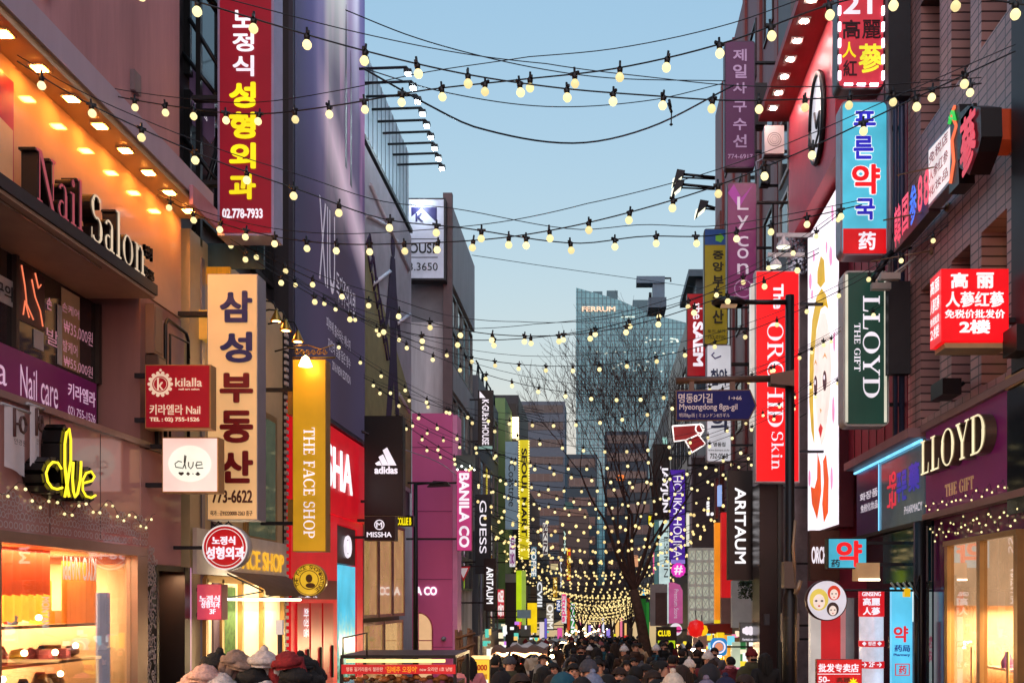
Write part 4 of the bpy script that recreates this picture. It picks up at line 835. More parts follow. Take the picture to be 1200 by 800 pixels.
MB().box(EX, 7.5, 12, 14.75, gz(14), gz(14) + .03).build('floor', mat('display_floor', (120, 90, 70)), gbld)
lamp(gbld, (6.2, 13.4, -.1), 1.8, 2.2, 220, (255, 232, 196))
MB().box(5.5, 6.9, 12.3, 14.6, -.93, -.9).build('shelf', mat('shelf_glass', (200, 190, 170), .2), gbld)
for k in range(14):
    mb = MB(); x, y = random.uniform(5.6, 6.8), random.uniform(12.4, 14.5); r_ = random.uniform(.04, .09); mb.lathe((x, y, -.9), [(r_, 0), (r_ * 1.1, r_), (r_ * .5, r_ * 2), (r_ * .4, r_ * 2.6), (0, r_ * 2.6)], 10); mb.build('product', mat('gift_%d' % (k % 4), ((230, 190, 120), (240, 226, 200), (150, 60, 60), (90, 60, 110))[k % 4], .25), gbld)
for y, z in ((12.9, -.75), (13.4, -1.05), (13.8, -.7), (14.3, -.95), (12.6, -.98)):
    MB().lathe((5.9, y, z), [(0, -.09), (.08, -.05), (.09, .03), (0, .1)], 12).build('lamp', lit('interior_lamp', (255, 190, 110), 22), gbld)
MB().box(5.4, 6.6, 12.4, 14.5, -1.3, -1.2).build('counter', mat('counter_cream', (226, 196, 150), .3), gbld)
# the big purple letter board
lb = thing('shop_signboard', 'purple signboard with big cream serif letters and smaller gold line on tiled building', 'signboard', (5, 14, 1.3))
ya, yb = yat(1183, 5), yat(1085, 5)
MB().box(5.0, EX, ya, yb, 1.33, 2.58).build('board', mat('board_purple', (120, 36, 94), .3, spec=.3, var=.06, em=(110, 30, 88), es=.2), lb)
mb = MB(); mb.box(4.93, EX, 11.6, yb + .03, 2.58, 2.68); mb.box(4.95, EX, 11.6, yb + .03, 1.24, 1.33); mb.build('trim', mat('trim_mauve', (150, 116, 108), .4, .3), lb)
mb = MB(); mb.box(4.94, EX, 9.0, ya - .02, 2.56, 2.72); mb.build('corner_trim', mat('corner_gold', (196, 154, 96), .35, .4), lb)
MB().box(4.97, EX, 9.0, ya, 1.05, 2.55).build('corner_panel', mat('corner_black', (14, 12, 16), .08, spec=.9), lb)
def big_word(word, pa, pb, za, zb):
    y_b, y_a = yat(pb, 4.9), yat(pa, 4.9); t2 = serif2d(word, .1); O, U, V, N = wall_rect(4.99, y_a, y_b, za, zb)
    k = MB(); put(k, t2, O, U, V, N, depth=.14, stagger=True, lift=0); k.build('letter_body', mat('letter_taupe', (110, 96, 78), .35, .5), lb)
    k = MB(); put(k, t2, O + N * .15, U, V, N, lift=.004, stagger=True); k.build('letter_face', lit('cream_letter_lit', (252, 236, 190), 1.1), lb)
big_word('LLOYD', 1084, 1160, 1.88, 2.40)
O, U, V, N = wall_rect(4.995, yat(1109, 5), yat(1142, 5), 1.50, 1.68); mb = MB(); put(mb, serif2d('THE GIFT', .1), O, U, V, N, depth=.01, stagger=True); mb.build('lettering', mat('gift_gold', (190, 150, 110), .4, em=(190, 150, 110), es=.3), lb)
pipe = thing('drain_pipe', 'thick black pipe bundle beside the purple gift shop doors', 'pipe', (4.8, 15.6, gz(15.6)))
mb = MB(); mb.tube([(4.85, 15.4, gz(15)), (4.85, 15.4, 1.2)], .09, 10); mb.tube([(4.78, 15.2, gz(15)), (4.8, 15.2, .4), (4.72, 15.25, .2), (4.83, 15.2, 0)], .03, 6); mb.tube([(4.9, 15.6, gz(15)), (4.9, 15.6, 1.2)], .05, 8); mb.build('pipe', black, pipe)
# 2F red box sign
rx = sign('box_sign', 'bright red box sign with white Chinese characters under tiled building windows', 1103, 315, 1182, 400, 12.0, mat('box_red', (214, 10, 24), .3, em=(232, 10, 22), es=.85, var=.03), mat('box_red', (214, 10, 24)), .4, .4)
r_ = lit('box_white', (255, 240, 240), 1.15)
for ch, a in (('高', 1114), ('丽', 1144)): T(rx, ch, a, 320, a + 20, 338, r_, .025)
T(rx, '人蔘红蔘', 1108, 342, 1176, 360, r_, .02); T(rx, '免税价批发价', 1107, 363, 1177, 373, r_, .012); T(rx, '2楼', 1124, 375, 1160, 391, r_, .035)
xs = rx['Y']; x_ = P(1103, 0, 12).x - .004
lettering(rx, [(text2d(t_, .02), (Vector((x_, 12.36, a)), Vector((0, -.32, 0)), Vector((0, 0, h)), Vector((-1, 0, 0)))) for t_, a, h in (('高丽', 3.67, .17), ('人蔘红蔘', 3.45, .17), ('免税批发', 3.3, .1), ('2楼', 3.13, .15))], r_)
MB().box(P(1103, 0, 12).x + .05, P(1182, 0, 12).x, 12.02, 12.38, 2.98, 3.04).build('base_tray', mat('tray_tan', (190, 160, 110), .5), rx)
MB().box(4.7, EX, 12.1, 12.2, 3.3, 3.36).build('bracket', steel, rx)
sp = thing('black_speaker', 'black outdoor box fixed at right edge below the red box sign', 'speaker', (4.9, 11.9, 2.9)); MB().box(4.75, 5.08, 11.6, 12.0, 2.85, 3.15).build('box', black, sp); MB().box(4.9, 5.1, 11.75, 11.85, 3.15, 3.3).build('bracket', steel, sp)
fl = thing('wall_floodlight', 'black wall floodlight on tiled wall above the purple signboard', 'floodlight', (4.95, 14.2, 2.8)); mb = MB(); mb.box(4.72, 4.98, 14.0, 14.5, 2.84, 3.06); mb.build('housing', black, fl); MB().tube([(4.98, 14.25, 2.95), (EX, 14.25, 3.05)], .03).build('arm', black, fl)
# neon cluster on the tiled wall
def wtxt(t_, X, pa, pb, za, zb, bold=.03): return (text2d(t_, bold), wall_rect(X, yat(pa, X), yat(pb, X), za, zb))
ns = thing('neon_sign', 'stepped red and blue neon characters and numerals climbing the tiled wall', 'sign', (4.9, 15.5, 5.6))
nr = lit('neon_red', (250, 60, 90), 1.1); nbz = lit('neon_blue', (60, 110, 255), 1.1)
for t_, pa, pb, ya_, yb_, mm in (('韓', 1049, 1056.5, 240, 288, nr), ('国', 1058, 1065.5, 229, 272, nr), ('参', 1067, 1075, 216, 262, nbz), ('8', 1076.5, 1082, 206, 248, nr), ('8', 1083.5, 1090, 198, 240, nr)):
    k_ = yat((pa + pb) / 2, 4.7); lettering(ns, [wtxt(t_, 4.7, pa, pb, zat(yb_, k_), zat(ya_, k_), .022)], mm, 'neon_character', .006)
MB().box(4.78, 4.95, yat(1090, 4.8), yat(1049, 4.8), 5.62, 5.9).build('backing', mat('backing_grey', (90, 84, 84), .5), ns)
mb = MB()
for y in (15.6, 14.9, 14.2): mb.tube([(EX, y, 5.35 + (15.6 - y) * .55), (4.3, y + .5, 5.35 + (15.6 - y) * .55)], .012, 5); mb.lathe((EX - .01, y, 5.35 + (15.6 - y) * .55), [(.07, 0), (.05, -.03), (0, -.04)], 10, 'x')
mb.build('stay', mat('stay_brass', (150, 124, 100), .4, .6), ns)
for y in (16.2, 15.7):
    mb = MB(); mb.box(4.35, 4.65, y, y + .12, 4.95, 5.05); mb.tube([(4.5, y + .06, 5.0), (4.9, y + .06, 5.3)], .02); mb.build('lamp', mat('lamp_pale', (170, 160, 150), .4), ns)
ws = thing('panel_sign', 'white lit panel with small red characters on tiled wall beside neon outline', 'sign', (4.85, 13.9, 6.3))
ya, yb = yat(1116, 4.75), yat(1088, 4.75); O = Vector((4.75, yb, 6.0)); mb = MB()
mb.prism([(4.75, yb, 5.64), (4.75, ya, 5.64), (4.75, ya, 6.42), (4.75, yb, 6.5)], (.18, 0, 0)); mb.fixn = True; mb.build('casing', greycase, ws)
mb = MB(); mb.prism([(4.745, yb - .04, 5.68), (4.745, ya + .04, 5.68), (4.745, ya + .04, 6.38), (4.745, yb - .04, 6.45)], (-.006, 0, 0)); mb.fixn = True; mb.build('face_panel', lit('panel_white', (244, 226, 226), .95), ws)
for t_, za, zb in (('免税店', 6.2, 6.36), ('人参红参', 5.95, 6.12), ('化妆品', 5.74, 5.88)): lettering(ws, [(text2d(t_, .015), wall_rect(4.735, yb - .1, ya + .1, za, zb))], mat('panel_red', (200, 30, 50), .4), 'lettering', .004)
gs2 = thing('neon_sign', 'black figure shaped sign with red neon root character and green leaves', 'sign', (4.6, 13.3, 6.4))
def prof(X, pts, d=.3): m_ = MB(); m_.prism([(X, yat(px, X), zat(py, yat(px, X))) for px, py in pts], (d, 0, 0)); m_.fixn = True; return m_
prof(4.55, [(1113, 128), (1124, 122), (1127, 150), (1123, 190), (1124, 215), (1112, 228), (1114, 180)], .2).build('root_board', mat('board_black', (16, 12, 14), .4), gs2)
prof(4.5, [(1125, 132), (1134, 124), (1149, 126), (1150, 160), (1146, 178), (1136, 205), (1124, 196), (1127, 160)], .25).build('character_board', mat('board_black', (16, 12, 14)), gs2)
lettering(gs2, [(text2d('蔘', .03), wall_rect(4.49, yat(1127, 4.5), yat(1146, 4.5), zat(203, 12.4), zat(134, 12.4)))], lit('neon_red_dim', (225, 50, 70), .9), 'neon_character', .006)
mb = MB(); mb.tube([(4.54, yat(a, 4.54), zat(b_, yat(a, 4.54))) for a, b_ in ((1114, 215), (1118, 190), (1116, 165), (1121, 148), (1115, 134), (1119, 125))], .025); mb.build('root_tube', lit('neon_peach', (255, 120, 80), 1.1), gs2)
mb = MB(); mb.tube([(4.535, yat(a, 4.54), zat(b_, yat(a, 4.54))) for a, b_ in ((1113, 145), (1117, 130), (1120, 140), (1114, 138))], .025); mb.build('leaf_tube', lit('neon_green', (60, 210, 90), 1.0), gs2)
ob = thing('box_sign', 'small dark orange box projecting from tiled wall right of black neon sign', 'sign', (4.9, 12.5, 5.5)); MB().box(4.55, EX, 12.3, 12.75, 5.55, 5.92).build('box', mat('orange_box', (176, 62, 22), .5, em=(180, 60, 20), es=.18), ob); MB().box(4.5, 4.545, 12.26, 12.79, 5.5, 5.97).build('end_cap', black, ob)

# ================================================================== right: pharmacy and the burgundy front
ph = thing('burgundy_building', 'narrow burgundy fronted building holding the pharmacy and big light box signs', 'building', (6, 19, gz(19)))
burg = mat('burgundy_clad', (132, 18, 42), .5, var=.12, streak=True, scale=3)
MB().box(EX, 12, 16.85, 21.3, 2.7, 12).build('wall', burg, ph)
for k in range(8): MB().box(EX - .012, EX, 17.1 + k * .53, 17.13 + k * .53, 2.75, 12).build('rib', mat('burgundy_rib', (66, 8, 20), .4), ph)
ya, yb = yat(1083, 5), yat(1004, 5)
MB().box(4.75, EX, ya, yb, 2.52, 2.66).build('canopy', mat('trim_pinkgrey', (150, 116, 116), .6), ph)
psb = thing('shop_signboard', 'grey glass pharmacy signboard under cyan neon strip with purple end panel', 'signboard', (5, 17.5, 1.3)); ym = yat(1031, 5)
MB().box(5.0, EX, ya, ym, 1.25, 2.46).build('board', mat('board_glassgrey', (110, 128, 136), .12, spec=.5, var=.12, em=(90, 110, 120), es=.12), psb)
MB().box(5.0, EX, ym + .03, yb, 1.25, 2.46).build('end_board', mat('board_violet', (70, 32, 96), .3, spec=.4), psb)
mb = MB(); mb.box(4.94, 4.98, ya, yb, 2.455, 2.49); mb.box(4.975, 4.99, ym - .012, ym + .012, 1.25, 2.44); mb.build('neon_strip', lit('cyan_neon', (120, 205, 250), 1.5), psb)
mb = MB(); mb.box(4.9, EX, ya - .05, yb, 1.18, 1.24); mb.build('lower_trim', black, psb)
lettering(psb, [(text2d('화장품', .02), wall_rect(5, yat(1008, 5), yat(1029, 5), 1.9, 2.05)), (text2d('免税化妆品', .02), wall_rect(5, yat(1009, 5), yat(1029, 5), 1.68, 1.83)), (text2d('PHARMACY', .0), wall_rect(5, yat(1060, 5), yat(1081, 5), 1.42, 1.55))], lit('sign_white_dim', (230, 220, 230), .7))
lettering(psb, [(text2d('약국', .03), (Vector((5, yat(1040, 5), 2.2)), Vector((0, 0, -.62)), Vector((0, -.55, 0)), Vector((-1, 0, 0))))], lit('neon_red_dim', (225, 50, 70)))
lettering(psb, [(text2d('푸른', .03), wall_rect(5, yat(1051, 5), yat(1063, 5), 1.65, 2.15)), (text2d('藥', .03), wall_rect(5, yat(1065, 5), yat(1078, 5), 1.75, 2.2))], lit('ink_blue', (60, 60, 190), .6))
# ground floor of the pharmacy
mb = MB(); mb.box(EX + .02, 12, ya, 15.8, gz(17), 1.18); mb.box(EX + .5, 12, 15.8, 21.3, gz(17), 2.5); mb.build('wall', mat('dark_teal_glass', (26, 48, 58), .08, spec=.8), ph, 'dark teal glass strip')
MB().box(4.98, EX + .4, ya + .02, yat(1036, 5), .32, 1.17).build('lintel_panel', mat('teal_gloss', (20, 62, 74), .05, spec=.9), ph)
x0 = 4.85
pl = thing('light_panel', 'tall pale blue lit pharmacy panel with red and blue characters', 'sign', (4.9, 17, gz(17)))
a, b_ = P(1045, 800, 15.9), P(1069, 688, 15.9)
MB().box(a.x, b_.x, 15.9, 16.0, gz(16), b_.z).build('panel', lit('sky_panel', (96, 206, 246), .95), pl); pl['Y'] = 15.88
T(pl, '약', 1047, 733, 1064, 752, lit('tx_red', (230, 50, 60), .8), .03); T(pl, '药局', 1048, 755, 1066, 763, lit('tx_blue', (40, 70, 160), .6), .02); T(pl, 'Pharmacy', 1047, 765, 1066, 769, MATS['tx_blue'], .02)
mb = MB()
for r_ in ((1049, 777, 1066, 778), (1049, 790, 1066, 791), (1049, 777, 1050, 791), (1065, 777, 1066, 791)): A, B = P(r_[0], r_[3], 15.87), P(r_[2], r_[1], 15.87); mb.box(A.x, B.x, 15.865, 15.875, A.z, B.z)
mb.build('frame_print', MATS['tx_red'], pl); T(pl, '药', 1053, 779, 1062, 789, MATS['tx_red'], .02)
pw2 = thing('light_panel', 'white lit pharmacy doorway panel right of pale blue panel', 'sign', (5, 15.9, gz(17))); a, b_ = P(1070, 800, 15.95), P(1085, 690, 15.95); MB().box(a.x, b_.x, 15.95, 16.05, gz(16), b_.z).build('panel', lit('door_white', (226, 244, 244), .95), pw2)
pw2['Y'] = 15.93; T(pw2, '药妆', 1079, 745, 1084, 775, lit('tx_pink', (240, 120, 150), .8), .02, rot=True); MB().box(P(1069, 0, 15.9).x, P(1073, 0, 15.9).x, 15.86, 15.94, gz(16), zat(728, 15.9)).build('post', greycase, pw2)
ylb = thing('yellow_tag', 'small square yellow box hanging above the pale blue panel', 'box', P(1063, 699, 15.7)); A, B = P(1060, 699, 15.7), P(1067, 689, 15.7); MB().box(A.x, B.x, 15.7, 15.8, A.z, B.z).build('box', lit('tag_yellow', (250, 196, 20), .8), ylb); MB().box(A.x + .03, A.x + .05, 15.74, 15.76, B.z, B.z + .12).build('hanger', black, ylb)
mb = MB()
for k in range(6): mb.tube([P(1044 + k * 7, 682, 15.75), P(1050 + k * 7, 690, 15.75)], .018)
tr = mb.build('hook', mat('hook_pale', (150, 170, 160), .4), pl)
yb2 = sign('hanging_sign', 'cyan box sign with one large red Korean character', 970, 630, 1016, 666, 16.6, lit('cyan_face', (64, 184, 214), .85), black, .22, 1.2, wallx=EX)
T(yb2, '약', 980, 633, 1010, 664, lit('tx_red_b', (245, 20, 30), 1.0), .035); T(yb2, '药', 974, 655, 984, 664, mat('print_black', (30, 32, 40)), .02)
# red ginseng column and red stall signs
gcx = thing('display_column', 'round glass display column topped with red and white characters', 'display', P(1021, 800, 16.5))
c_ = P(1021, 0, 16.5); r_ = 14 * 16.5 / F
MB().lathe((c_.x, 16.5, 0), [(r_, gz(16)), (r_, zat(722, 16.5))], 20).build('lit_cylinder', mat('column_lit', (200, 200, 214), .1, em=(226, 226, 240), es=.55, var=.35, scale=3), gcx)
for za, zb in ((zat(722, 16.5), zat(692, 16.5)), (zat(757, 16.5), zat(750, 16.5)), (zat(782, 16.5), zat(774, 16.5))):
    MB().lathe((c_.x, 16.5, 0), [(r_ + .012, za), (r_ + .012, zb), (0, zb)], 20).build('red_band', lit('band_red', (226, 30, 40), .8), gcx)
gcx['Y'] = 16.5 - r_ - .03; T(gcx, '高麗', 1011, 700, 1031, 709, wt, .03); T(gcx, '人蔘', 1011, 711, 1031, 720, wt, .03); T(gcx, '◆ 정관 ◆', 1010, 751, 1033, 756, wt, .02); T(gcx, '→ 2F →', 1010, 775, 1033, 781, wt, .02); T(gcx, 'GINSENG', 1010, 693, 1032, 698, wt, .02)
for k in range(3): MB().lathe((c_.x + .02, 16.5 - r_ * .6, zat(742 - 0 + 26 * k, 16.5)), [(0, 0), (.06, .01), (.07, .1), (.03, .15), (0, .15)], 10).build('jar', mat('jar_amber', (190, 130, 60), .3), gcx)
br = sign('stall_sign', 'red banner board with white Chinese characters at bottom right', 957, 772, 1010, 812, 15.4, lit('banner_red', (214, 26, 32), .8), mat('red_dark', (140, 8, 20)), .1, .6)
T(br, '批发专卖店', 959, 777, 1006, 787, wt, .02); T(br, '50-', 959, 792, 972, 799, wt, .02); T(br, '高麗', 980, 793, 996, 799, mat('print_brown2', (110, 40, 20), .5), .02)
mb = MB(); mb.box(P(958, 0, 15.38).x, P(1008, 0, 15.38).x, 15.37, 15.376, zat(789.6, 15.38), zat(788.8, 15.38)); mb.build('rule', wt, br)
mb = MB(); c2 = P(1000, 799, 15.36)
for k in range(8): mb.tube([c2, c2 + Vector((.07 * math.cos(k * .785), 0, .07 * math.sin(k * .785)))], [.02, .004])
mb.build('star_print', yt, br)
rdw = thing('red_shopfront', 'red and white lit shop front behind round painted sign', 'shop front', (5, 19, gz(19)))
for (pa, pb, m_) in ((962, 985, lit('front_red', (220, 24, 28), .7)), (985, 991, mat('front_rose', (196, 120, 120), .3, em=(220, 150, 150), es=.4)), (991, 1001, mat('front_steel', (170, 150, 150), .2, .6)), (950, 962, lit('front_white', (226, 214, 206), .65)), (1001, 1006, mat('front_dark', (80, 20, 24), .4))):
    MB().box(P(pa, 0, 18.4).x, P(pb, 0, 18.4).x, 18.4, 18.6, gz(18), zat(700, 18.4)).build('front_panel', m_, rdw)
# round painted sign with three generic faces
rp_ = thing('round_sign', 'round white sign with three painted girls, blonde, red haired and dark', 'sign', P(969, 728, 15.2)); c_ = P(969, 703, 15.2); rr = 24 * 15.2 / F; Yf = 15.19
mb = MB(); mb.lathe((c_.x, 15.2, c_.z), [(0, .16), (rr, .16), (rr, 0), (0, 0)], 36, 'y'); mb.build('casing', mat('case_maroon', (70, 34, 36), .4), rp_)
mb = MB(); disc(mb, (c_.x, c_.z), rr * .95, Yf, 36); mb.build('face_panel', lit('face_white', (228, 224, 236), .8), rp_)
def face(root, cx, cz_, s_, Y, hair, skin=(246, 226, 214), long=0):
    h = lit('hair_%d_%d' % hair[:2], hair, .8); mb = MB(); disc(mb, (cx, cz_ + .25 * s_), s_ * 1.12, Y, 24, 1.0, 1.15); mb.build('hair_print', h, root)
    mb = MB(); disc(mb, (cx, cz_), s_ * .82, Y - .003, 24, .86, 1.1); mb.build('face_print', lit('skin_print', skin, .85), root)
    mb = MB(); [disc(mb, (cx + q * s_ * .34, cz_ + .1 * s_), s_ * .15, Y - .006, 10, 1.1, .8) for q in (-1, 1)]; mb.build('eye_print', mat('eye_print', (60, 50, 56), .4), root)
    mb = MB(); disc(mb, (cx, cz_ - .5 * s_), s_ * .13, Y - .006, 10, 1.1, .8); mb.build('lip_print', lit('lip_print', (210, 40, 40), .8), root)
face(rp_, c_.x - .12, c_.z - .02, .125, Yf - .004, (232, 206, 90)); face(rp_, c_.x + .1, c_.z + .09, .085, Yf - .014, (220, 60, 30)); face(rp_, c_.x + .08, c_.z - .15, .08, Yf - .024, (50, 34, 34))
MB().tube([(c_.x + rr * .6, 15.28, c_.z + rr * .5), (EX, 15.9, c_.z + rr * .5)], .02).build('bracket', steel, rp_)
ts = thing('box_sign', 'tan box with lit edge fixed below the cyan sign bracket', 'sign', P(1018, 680, 17)); A, B = P(1006, 680, 16.4), P(1031, 659, 16.4); MB().box(A.x, B.x, 16.4, 16.8, A.z, B.z).build('box', mat('tan_box', (186, 150, 110), .5, em=(200, 150, 100), es=.35), ts); MB().box(A.x, B.x, 16.39, 16.398, A.z, A.z + .03).build('edge_light', lit('strip_white', (255, 240, 205)), ts)
# three stacked light boxes
g1 = sign('vertical_sign', 'red light box with black and yellow Chinese characters edged with white bulbs', 981, -40, 1037, 105, 17.4, lit('rosy_face', (216, 56, 72), .75), mat('case_brown', (54, 40, 44), .4), .35, 2.2, 8, EX, brz=(.3, .6))
dkt = mat('print_ink', (60, 10, 24), .5)
T(g1, '21', 988, -6, 1022, 17, wt, .02); T(g1, '高', 987, 24, 1008, 46, dkt, .02); T(g1, '麗', 1010, 24, 1032, 46, dkt, .012); T(g1, '人', 987, 50, 1003, 68, yt, .015); T(g1, '紅', 988, 71, 1004, 90, dkt, .015); T(g1, '蔘', 1006, 52, 1034, 86, lit('sign_lemon', (250, 240, 60), 1.0), .02)
for i in range(5):
    for px in (983.5, 1034.5): c_ = P(px, 12 + i * 19, g1['Y']); MB().box(c_.x - .02, c_.x + .02, c_.y - .04, c_.y, c_.z - .09, c_.z + .05).build('edge_bulb', lit('edge_bulb', (250, 235, 255), 3), g1)
for px in (994, 1009, 1024): c_ = P(px, 100, g1['Y']); MB().box(c_.x - .07, c_.x + .07, c_.y - .04, c_.y, c_.z - .02, c_.z + .02).build('edge_bulb', lit('edge_bulb', (250, 235, 255)), g1)
g2 = sign('vertical_sign', 'cyan light box with blue and red Korean pharmacy letters and red foot', 985, 118, 1041, 299, 17.2, lit('cyan_face2', (84, 198, 226), .85), greycase, .35, 2.4, 8, EX)
A, B = P(988, 297, g2['Y']), P(1038.5, 268, g2['Y']); MB().box(A.x, B.x, g2['Y'] - .008, g2['Y'] - .001, A.z, B.z).build('red_foot', lit('foot_red', (224, 16, 24), .85), g2)
blu = lit('tx_blue2', (44, 40, 200), .8); redt = lit('tx_red_b', (245, 20, 30)); halo = lit('halo_white', (240, 250, 255), 1.0)
for ch, x0, x1, a, b_, m_ in (('푸', 1000, 1026, 131, 156, blu), ('른', 1000, 1023, 160, 187, blu), ('약', 998, 1031, 193, 228, redt), ('국', 1002, 1025, 233, 258, blu)):
    T(g2, ch, x0 - 1, a - 1, x1 + 1, b_ + 1, halo, .09, depth=.004, name='letter_halo'); T(g2, ch, x0, a, x1, b_, m_, .03, depth=.016)
T(g2, '药', 1006, 272, 1026, 293, wt, .025)
g3 = sign('vertical_sign', 'dark green light box with cream edges and white serif letters reading down', 988, 317, 1042, 499, 16.9, mat('bottle_green', (24, 56, 48), .35, em=(30, 76, 62), es=.4, var=.06), mat('case_pearl', (186, 186, 180), .4), .35, 2.4, 7, EX)
mb = MB()
for px in (990.5, 1036): A, B = P(px, 496, g3['Y']), P(px + 3.2, 320, g3['Y']); mb.box(A.x, B.x, A.y - .008, A.y - .001, A.z + .02, B.z - .02)
mb.build('edge_stripe', lit('stripe_cream', (230, 226, 204), .8), g3)
T(g3, 'LLOYD', 1011, 347, 1031, 466, wt, rot=True, serif=True); T(g3, 'THE GIFT', 1001, 379, 1008, 435, wt, rot=True, serif=True)
fl2 = thing('wall_floodlight', 'tangled black floodlights on a bracket between the cyan and green light boxes', 'floodlight', P(1032, 310, 16.6)); mb = MB()
for (a, b_) in (((1028, 320), (1040, 300)), ((1022, 330), (1034, 314)), ((1034, 306), (1046, 296))): A, B = P(*a, 16.5), P(*b_, 16.5); mb.tube([A, B], .06, 6)
mb.tube([P(1040, 298, 16.6), (EX, 16.6, zat(290, 16.6))], .02); mb.build('lamp_heads', black, fl2); MB().tube([P(1026, 331, 16.48), P(1034, 318, 16.48)], .03).build('lens', mat('lens_pale', (200, 200, 196), .2), fl2)
dp = thing('drain_pipe', 'blue grey drain pipes and dark ducts between light boxes and tiled wall', 'pipe', (5, 16.9, gz(17))); mb = MB()
for x, r_ in ((5.0, .05), (4.9, .035)): mb.tube([(x, 16.82, 2.7), (x, 16.82, 14)], r_, 8)
mb.build('pipe', mat('pipe_blue', (52, 66, 96), .4, .3), dp); MB().box(4.72, 5.08, 16.6, 16.78, 3.7, 5.2).build('duct', mat('duct_grey', (44, 46, 50)), dp); MB().box(4.72, 5.08, 16.6, 16.78, 8.2, 12).build('duct', mat('duct_grey', (44, 46, 50)), dp)
mb = MB(); mb.tube([(4.8, 16.8, 5.2), (4.8, 16.8, 8.2)], .04); mb.build('conduit', greycase, dp)

# white LED billboard with a painted lady, burgundy sign column, red canopy
lbx = 4.9
led = thing('led_billboard', 'glowing white vertical screen showing a pale blonde woman in orange red dress', 'billboard', (lbx, 23, 1.6))
ya, yb = yat(983, lbx), yat(947, lbx); z0, z1 = 1.58, 8.45
MB().box(lbx + .005, EX + .1, ya, yb, z0 - .05, z1 + .05).build('casing', mat('case_maroon2', (84, 20, 34), .4), led)
MB().box(lbx - .01, lbx + .003, ya + .02, yb - .02, z0, z1).build('screen', lit('led_white', (250, 240, 250), 1.25), led)
def lpoly(pts, nm, m_, dx=0):
    k = MB(); k.prism([(lbx - .02 - dx, yat(px, lbx), zat(py, yat(px, lbx))) for px, py in pts], (-.003, 0, 0)); k.fixn = True; k.build(nm, m_, led)
def ell(cx, cy_, rx, ry, n_=14): return [(cx + rx * math.cos(6.283 * k / n_), cy_ - ry * math.sin(6.283 * k / n_)) for k in range(n_)]
yh = lit('led_blonde', (236, 186, 44), .85)
lpoly([(949.5, 470), (950, 420), (953, 375), (958, 348), (964, 338), (969, 345), (972, 362), (968, 358), (963, 362), (958, 385), (955, 420), (954, 470), (955.5, 520), (952, 505)], 'hair_print', yh)
lpoly([(959, 318), (963, 300), (967, 305), (968, 330), (963, 337), (959, 332)], 'hair_print', yh)
lpoly([(955, 425), (958, 392), (963, 368), (969, 366), (974, 390), (976, 430), (974, 470), (969, 510), (964, 522), (959, 500), (956, 465)], 'face_print', lit('led_skin', (255, 232, 222), 1.0), .006)
ed = lit('led_eye', (104, 30, 44), .5)
for cx, cy_, rx in ((957.5, 452, 2.0), (968.2, 446, 2.3)): lpoly(ell(cx, cy_, rx, 12), 'eye_print', ed, .012); lpoly(ell(cx - .3, cy_ - 4, rx * .3, 3), 'eye_glint', lit('led_white', (250, 240, 250)), .018)
for x0, x1, y_ in ((955.5, 959.5, 428), (965.8, 971, 420)): lpoly([(x0, y_), ((x0 + x1) / 2, y_ - 7), (x1, y_), ((x0 + x1) / 2, y_ - 3)], 'brow_print', lit('led_brow', (226, 150, 70), .9), .012)
lpoly([(961, 503), (963.2, 496), (966, 501), (963.5, 513)], 'lip_print', lit('led_red', (214, 24, 24), .95), .012); lpoly([(962.5, 478), (964.5, 480), (963.5, 484)], 'nose_print', lit('led_brow', (226, 150, 70)), .012)
do = lit('led_orange', (240, 84, 24), 1.0)
lpoly([(959.5, 530), (963, 545), (964, 575), (959, 608), (953, 590), (951.5, 570), (956, 572), (959, 560)], 'dress_print', do, .006); lpoly([(966, 540), (969.5, 532), (972.5, 560), (972, 600), (967, 612), (965, 590), (967, 565)], 'dress_print', do, .006)
for (cx, cy_, rx, ry) in ((951, 330, 1.6, 10), (975, 300, 1.8, 12), (955, 300, 1.2, 7), (978, 480, 1.5, 16), (950, 560, 1.3, 10), (977, 250, 1.4, 10), (979, 400, 1.2, 12), (976, 560, 1.4, 14), (953, 345, 1.2, 6), (970, 290, 1.0, 7)): lpoly(ell(cx, cy_, rx, ry, 8), 'petal_print', lit('led_pink', (248, 150, 196), 1.0), .004)
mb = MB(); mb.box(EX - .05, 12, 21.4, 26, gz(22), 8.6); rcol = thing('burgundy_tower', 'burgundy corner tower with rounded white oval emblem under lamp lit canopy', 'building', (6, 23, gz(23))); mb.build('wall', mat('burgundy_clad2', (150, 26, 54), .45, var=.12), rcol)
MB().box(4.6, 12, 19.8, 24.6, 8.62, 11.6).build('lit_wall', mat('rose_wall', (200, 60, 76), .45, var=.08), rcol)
MB().box(3.9, 5.3, 17.9, 24.8, 11.62, 11.8).build('canopy', mat('canopy_red', (160, 30, 34), .5), rcol)
for i in range(9):
    y = 18.3 + i * .72; f = MB().box(4.0, 4.25, y - .12, y + .12, 11.59, 11.618).build('downlight', mat('white_paint', (200, 195, 188)), rcol); MB().box(4.07, 4.19, y - .06, y + .06, 11.58, 11.588).build('diffuser', lit('pinkwhite_lamp', (255, 214, 205), 120), f)
mb = MB(); oc = (4.58, 21.6, 10.0); mb.prism([(4.58, 21.2 + .62 * math.cos(k * .26), 10.0 + .9 * math.sin(k * .26)) for k in range(24)], (-.03, 0, 0)); mb.fixn = True; mb.build('emblem_plate', lit('emblem_white', (222, 222, 232), .7), rcol)
mb = MB(); mb.tube([(4.545, 21.2 + .62 * math.cos(k * .26), 10.0 + .9 * math.sin(k * .26)) for k in range(25)], .06); mb.tube([(4.54, 21.4, 10.2), (4.54, 21.2, 9.8), (4.54, 20.9, 10.0), (4.54, 21.0, 9.6), (4.54, 21.3, 9.5)], .03); mb.build('emblem_line', black, rcol)
mb = MB()
